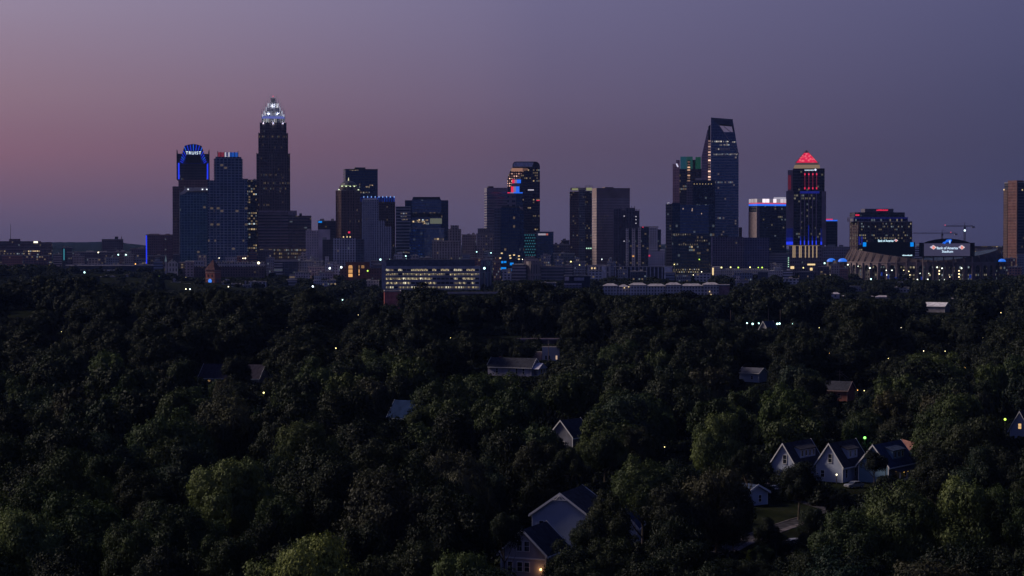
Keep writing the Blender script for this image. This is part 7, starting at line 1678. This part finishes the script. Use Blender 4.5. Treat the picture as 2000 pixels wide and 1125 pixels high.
# the woods beyond, one mass of crowns
wr = random.Random(23)
PT = []
Y = 640.0
def patch(X, Y): return math.sin(X * .011 + 1.3) * math.sin(Y * .008 + .4) + .6 * math.sin(X * .027 + Y * .013)
nearK = [(t[0], t[1], t[2]) for t in TREES if t[1] > 590]
while Y < 3300:
    sp_ = 10.6 + Y * .0018
    hw = Y * .272 + 25
    X = -hw + wr.uniform(0, sp_)
    while X < hw:
        x_, y_ = X + wr.uniform(-.4, .4) * sp_, Y + wr.uniform(-.4, .4) * sp_
        pa = patch(x_, y_)
        H = wr.uniform(11.5, 18.5) + 3.4 * pa; Rc = wr.uniform(5.4, 9.4) * (H / 17) + Y * .0005; H += boost(x_, y_)
        if wr.random() < .10: H += wr.uniform(3, 7); Rc *= wr.uniform(1.25, 1.6)
        if 1800 < y_ <= 2150 and 480 < px((x_, y_, 0))[0] < 1520: H = min(H, wr.uniform(8, 12))
        if y_ > 2150: H = min(H, 15) * wr.uniform(.5, .95); Rc *= .9
        if y_ > 2200 and -330 < x_ < 330 and wr.random() < .45: X += sp_; continue
        zg = terr(x_, y_)
        if any((a - x_) ** 2 + (c - y_) ** 2 < (.6 * (r + Rc)) ** 2 for a, c, r in nearK): fit = None
        else: fit = next((f for f in (1, .8, .62, .45) if free(x_, y_, Rc * (f + .25 if f < .75 else 1), H * f, zg)), None)
        if fit:
            H *= fit; Rc *= (fit + .25 if fit < .75 else 1)
            PT.append((x_, y_, zg, Rc, H, wr.randrange(4) + (4 if y_ < 1050 else 0), wr.uniform(0, 6.28)))
        X += sp_
    Y += sp_ * .92
print('woodland', len(PT))
PT = np.array(PT)
me = bpy.data.meshes.new('woodland'); me.vertices.add(len(PT))
zm = [max(v.co.z for v in c.vertices) for c in C2 + C1[:4]]
kind = PT[:, 5].astype(int); zmx = np.array(zm)[kind]
kz = np.clip(PT[:, 4] / (PT[:, 3] * 2.0), .75, 1.2) * PT[:, 3]
co = np.stack([PT[:, 0], PT[:, 1], PT[:, 2] + PT[:, 4] - zmx * kz], 1)
me.vertices.foreach_set('co', co.astype(np.float32).ravel())
a = me.attributes.new('scl', 'FLOAT_VECTOR', 'POINT'); a.data.foreach_set('vector', np.stack([PT[:, 3], PT[:, 3], kz], 1).astype(np.float32).ravel())
a = me.attributes.new('rot', 'FLOAT', 'POINT'); a.data.foreach_set('value', PT[:, 6].astype(np.float32))
a = me.attributes.new('kind', 'INT', 'POINT'); a.data.foreach_set('value', kind.astype(np.int32))
wd = bpy.data.objects.new('woodland', me); wd.color = (.0115, .0165, .0115, 1); COL.objects.link(wd); tag(wd, 'mass of dark tree crowns filling the town up to the skyline', 'woodland', kind='stuff')
gt = bpy.data.node_groups.new('woodland_crowns', 'GeometryNodeTree')
gt.interface.new_socket('Geometry', in_out='INPUT', socket_type='NodeSocketGeometry'); gt.interface.new_socket('Geometry', in_out='OUTPUT', socket_type='NodeSocketGeometry')
gi, go = gt.nodes.new('NodeGroupInput'), gt.nodes.new('NodeGroupOutput'); jn = gt.nodes.new('GeometryNodeJoinGeometry')
def na(name, typ):
    n = gt.nodes.new('GeometryNodeInputNamedAttribute'); n.data_type = typ; n.inputs['Name'].default_value = name
    return next(o for o in n.outputs if o.enabled and o.name == 'Attribute')
cmb = gt.nodes.new('ShaderNodeCombineXYZ'); gt.links.new(na('rot', 'FLOAT'), cmb.inputs[2])
sclo, kindo = na('scl', 'FLOAT_VECTOR'), na('kind', 'INT')
FARTREE = []; FL = {}
def farlab(u, v):
    mk = min(MARKS, key=lambda m: (m[1] - u) ** 2 + (m[2] - v) ** 2)
    k = 'dark tree in the far woods, %s and %s %s' % ('left' if u < mk[1] else 'right', 'above' if v < mk[2] else 'below', mk[0])
    FL[k] = FL.get(k, 0) + 1
    return k if FL[k] == 1 else k + ' again'
for i in range(8):
    # the four crowns the woods repeat are real trees standing at the front of the woods
    best = next(r_ for r_ in range(len(PT)) if kind[r_] == i and (1055 if i < 4 else 640) < PT[r_, 1] < (1140 if i < 4 else 700) and abs(PT[r_, 0]) < (220 if i < 4 else 140) and PT[r_, 4] > 12)
    X, Yy, zg, Rc, H = PT[best, :5]
    u, v = px((X, Yy, H))
    rt = empty('broadleaf_tree', (X, Yy, zg), PT[best, 6], farlab(u, v), 'tree', 'broadleaf trees of the near woods')
    c = bpy.data.objects.new('crown', (C2 + C1[:4])[i]); COL.objects.link(c); c.parent = rt; c.location = (0, 0, H - zm[i] * kz[best]); c.scale = (Rc, Rc, kz[best]); c.color = (.0115, .0165, .0115, 1)
    tk = bpy.data.objects.new('trunk', TR[i % 3]); COL.objects.link(tk); tk.parent = rt; tk.scale = (Rc, Rc, (H - zm[i] * kz[best]) / 1.25)
    FARTREE.append((best, c))
    oi = gt.nodes.new('GeometryNodeObjectInfo'); oi.inputs['Object'].default_value = c; oi.inputs['As Instance'].default_value = True
    iop = gt.nodes.new('GeometryNodeInstanceOnPoints'); gt.links.new(gi.outputs[0], iop.inputs['Points']); gt.links.new(oi.outputs['Geometry'], iop.inputs['Instance'])
    cp = gt.nodes.new('FunctionNodeCompare'); cp.data_type = 'INT'; cp.operation = 'EQUAL'
    ins_ = [s for s in cp.inputs if s.enabled and s.type == 'INT']
    gt.links.new(kindo, ins_[0]); ins_[1].default_value = i
    gt.links.new(cp.outputs[0], iop.inputs['Selection'])
    er = gt.nodes.new('FunctionNodeEulerToRotation'); gt.links.new(cmb.outputs[0], er.inputs[0]); gt.links.new(er.outputs[0], iop.inputs['Rotation'])
    gt.links.new(sclo, iop.inputs['Scale'])
    gt.links.new(iop.outputs[0], jn.inputs[0])
gt.links.new(jn.outputs[0], go.inputs[0])
md = wd.modifiers.new('crowns', 'NODES'); md.node_group = gt

ur = random.Random(77); UG = []
Y = 215.0
while Y < 2600:
    sp_ = 4.6 + Y * .0035; hw = Y * .266 + 6; X = -hw
    while X < hw:
        x_, y_ = X + ur.uniform(-.45, .45) * sp_, Y + ur.uniform(-.45, .45) * sp_
        H = ur.uniform(1.8, 5.2) + Y * .0015; Rc = ur.uniform(2.2, 3.6) + Y * .0012; zg = terr(x_, y_)
        fit = next((f for f in (1, .6, .35) if free(x_, y_, Rc * (.4 + .6 * f), H * f, zg)), None)
        if fit and not (1440 < px((x_, y_, 0))[0] < 1600 and 985 < px((x_, y_, 0))[1] < 1066 and ur.random() < .8): UG.append((x_, y_, zg, Rc * (.4 + .6 * fit), H * fit, ur.randrange(4), ur.uniform(0, 6.28)))
        X += sp_
    Y += sp_ * .9
UG = np.array(UG); print('undergrowth', len(UG))
me = bpy.data.meshes.new('undergrowth'); me.vertices.add(len(UG))
uk = UG[:, 5].astype(int); kz = UG[:, 4] / (np.array(zm)[uk] + .35)
me.vertices.foreach_set('co', np.stack([UG[:, 0], UG[:, 1], UG[:, 2] + .3 * kz], 1).astype(np.float32).ravel())
a = me.attributes.new('scl', 'FLOAT_VECTOR', 'POINT'); a.data.foreach_set('vector', np.stack([UG[:, 3], UG[:, 3], kz], 1).astype(np.float32).ravel())
a = me.attributes.new('rot', 'FLOAT', 'POINT'); a.data.foreach_set('value', UG[:, 6].astype(np.float32))
a = me.attributes.new('kind', 'INT', 'POINT'); a.data.foreach_set('value', uk.astype(np.int32))
ug = bpy.data.objects.new('undergrowth', me); ug.color = (.010, .015, .011, 1); COL.objects.link(ug); tag(ug, 'dark shrubs and saplings filling the ground between the trees', 'undergrowth', kind='stuff')
ug.modifiers.new('crowns', 'NODES').node_group = gt

# ================================================================== air, sky, light
HZ = bpy.data.materials.new('haze_air'); t = NT(HZ)
pv = t.n('ShaderNodeVolumePrincipled'); pv.inputs['Color'].default_value = (.26, .40, 1.0, 1); pv.inputs['Density'].default_value = 1.7e-5; pv.inputs['Anisotropy'].default_value = 0.0
o = t.n('ShaderNodeOutputMaterial'); t.l(pv.outputs[0], o.inputs['Volume'])
hz = MB().box(-7000, 7000, -1500, 13500, -6, 300).build('haze', [HZ]); tag(hz, 'thin blue evening air over the whole town', 'haze', kind='stuff')
w = bpy.data.worlds.new('World'); sc.world = w; w.use_nodes = True
class W: pass
nt = NT.__new__(NT); nt.t = w.node_tree; nt.t.nodes.clear()
tc = nt.n('ShaderNodeTexCoord'); nm = nt.n('ShaderNodeVectorMath', operation='NORMALIZE'); nt.l(tc.outputs['Generated'], nm.inputs[0])
sp = nt.n('ShaderNodeSeparateXYZ'); nt.l(nm.outputs[0], sp.inputs[0])
el = nt.math('MULTIPLY', nt.math('ARCSINE', sp.outputs[2]), 180 / math.pi)
az = nt.math('MULTIPLY', nt.math('ARCTAN2', sp.outputs[0], sp.outputs[1]), 180 / math.pi)
# slow soft unevenness of the evening sky
nz = nt.n('ShaderNodeTexNoise'); nz.inputs['Scale'].default_value = 3.0; nz.inputs['Detail'].default_value = 3; mp = nt.n('ShaderNodeMapping'); mp.inputs['Scale'].default_value = (1, 1, 5); nt.l(nm.outputs[0], mp.inputs[0]); nt.l(mp.outputs[0], nz.inputs['Vector'])
el2 = nt.math('ADD', el, nt.math('MULTIPLY', nt.math('SUBTRACT', nz.outputs['Fac'], .5), .9))
def skyramp(st):
    return nt.ramp(nt.math('DIVIDE', nt.math('ADD', el2, 2.0), 42.0), [((e + 2.0) / 42.0, srgb(*c)) for e, c in st])
BACK = [(40, 48, 88), (44, 56, 104)]
rl = skyramp([(-2, (76, 68, 92)), (.4, (91, 79, 102)), (1.2, (108, 86, 106)), (2.6, (132, 98, 115)), (4.2, (142, 116, 132)), (6.9, (150, 136, 159)), (12, (128, 122, 152)), (26, (64, 74, 118))])
rc = skyramp([(-2, (70, 60, 82)), (.4, (86, 76, 98)), (1.2, (91, 79, 100)), (2.6, (97, 82, 104)), (4.2, (105, 93, 119)), (6.9, (112, 106, 138)), (12, (104, 102, 138)), (26, (60, 71, 116))])
rr = skyramp([(-2, (50, 50, 72)), (.4, (61, 59, 86)), (1.2, (63, 62, 90)), (2.6, (67, 66, 94)), (4.2, (73, 73, 104)), (6.9, (84, 84, 119)), (12, (84, 88, 124)), (26, (56, 69, 114))])
rb = skyramp([(-2, (48, 48, 76)), (1.0, (62, 62, 94)), (7, (66, 70, 106)), (26, (52, 64, 110))])
mr = nt.n('ShaderNodeMapRange'); nt.l(az, mr.inputs[0]); mr.inputs[1].default_value = -14.5; mr.inputs[2].default_value = 1.0
m1 = nt.mix(mr.outputs[0], rl, rc)
mr2 = nt.n('ShaderNodeMapRange'); nt.l(az, mr2.inputs[0]); mr2.inputs[1].default_value = -1.0; mr2.inputs[2].default_value = 14.5
sky = nt.mix(mr2.outputs[0], m1, rr)
aw = nt.n('ShaderNodeMapRange'); aw.interpolation_type = 'SMOOTHSTEP'; nt.l(nt.math('ABSOLUTE', az), aw.inputs[0]); aw.inputs[1].default_value = 16.0; aw.inputs[2].default_value = 75.0
sky = nt.mix(aw.outputs[0], sky, rb)
# the last glow of the sun, low on the west side
dv = nt.n('ShaderNodeVectorMath', operation='DOT_PRODUCT'); nt.l(nm.outputs[0], dv.inputs[0])
g_ = Vector((-.97, .02, .22)).normalized(); dv.inputs[1].default_value = g_
gw = nt.math('POWER', nt.math('MAXIMUM', dv.outputs['Value'], 0.0), 9.0)
glow = nt.mix(1.0, sky, nt.mix(gw, (0, 0, 0), (.30, .20, .18)), 'ADD')
bg = nt.n('ShaderNodeBackground'); nt.l(glow, bg.inputs[0]); bg.inputs[1].default_value = 1.0
ow_ = nt.n('ShaderNodeOutputWorld'); nt.l(bg.outputs[0], ow_.inputs[0])
sl = bpy.data.lights.new('sun', 'SUN'); sl.energy = 2.9; sl.angle = R(12); sl.color = (1.0, .86, .72)
so = bpy.data.objects.new('sun', sl); COL.objects.link(so)
so.rotation_euler = (-Vector((-.80, .24, .55))).to_track_quat('-Z', 'Y').to_euler()

sc.view_settings.view_transform = 'Standard'; sc.view_settings.look = 'None'; sc.view_settings.exposure = 0; sc.view_settings.gamma = 1
sc.render.engine = 'CYCLES'
cy = sc.cycles
cy.max_bounces = 5; cy.diffuse_bounces = 2; cy.glossy_bounces = 2; cy.transmission_bounces = 2; cy.volume_bounces = 0; cy.transparent_max_bounces = 4
cy.caustics_reflective = False; cy.caustics_refractive = False
cy.use_denoising = True; cy.denoiser = 'OPENIMAGEDENOISE'; cy.denoising_input_passes = 'RGB_ALBEDO_NORMAL'
cy.sample_clamp_indirect = 2.0
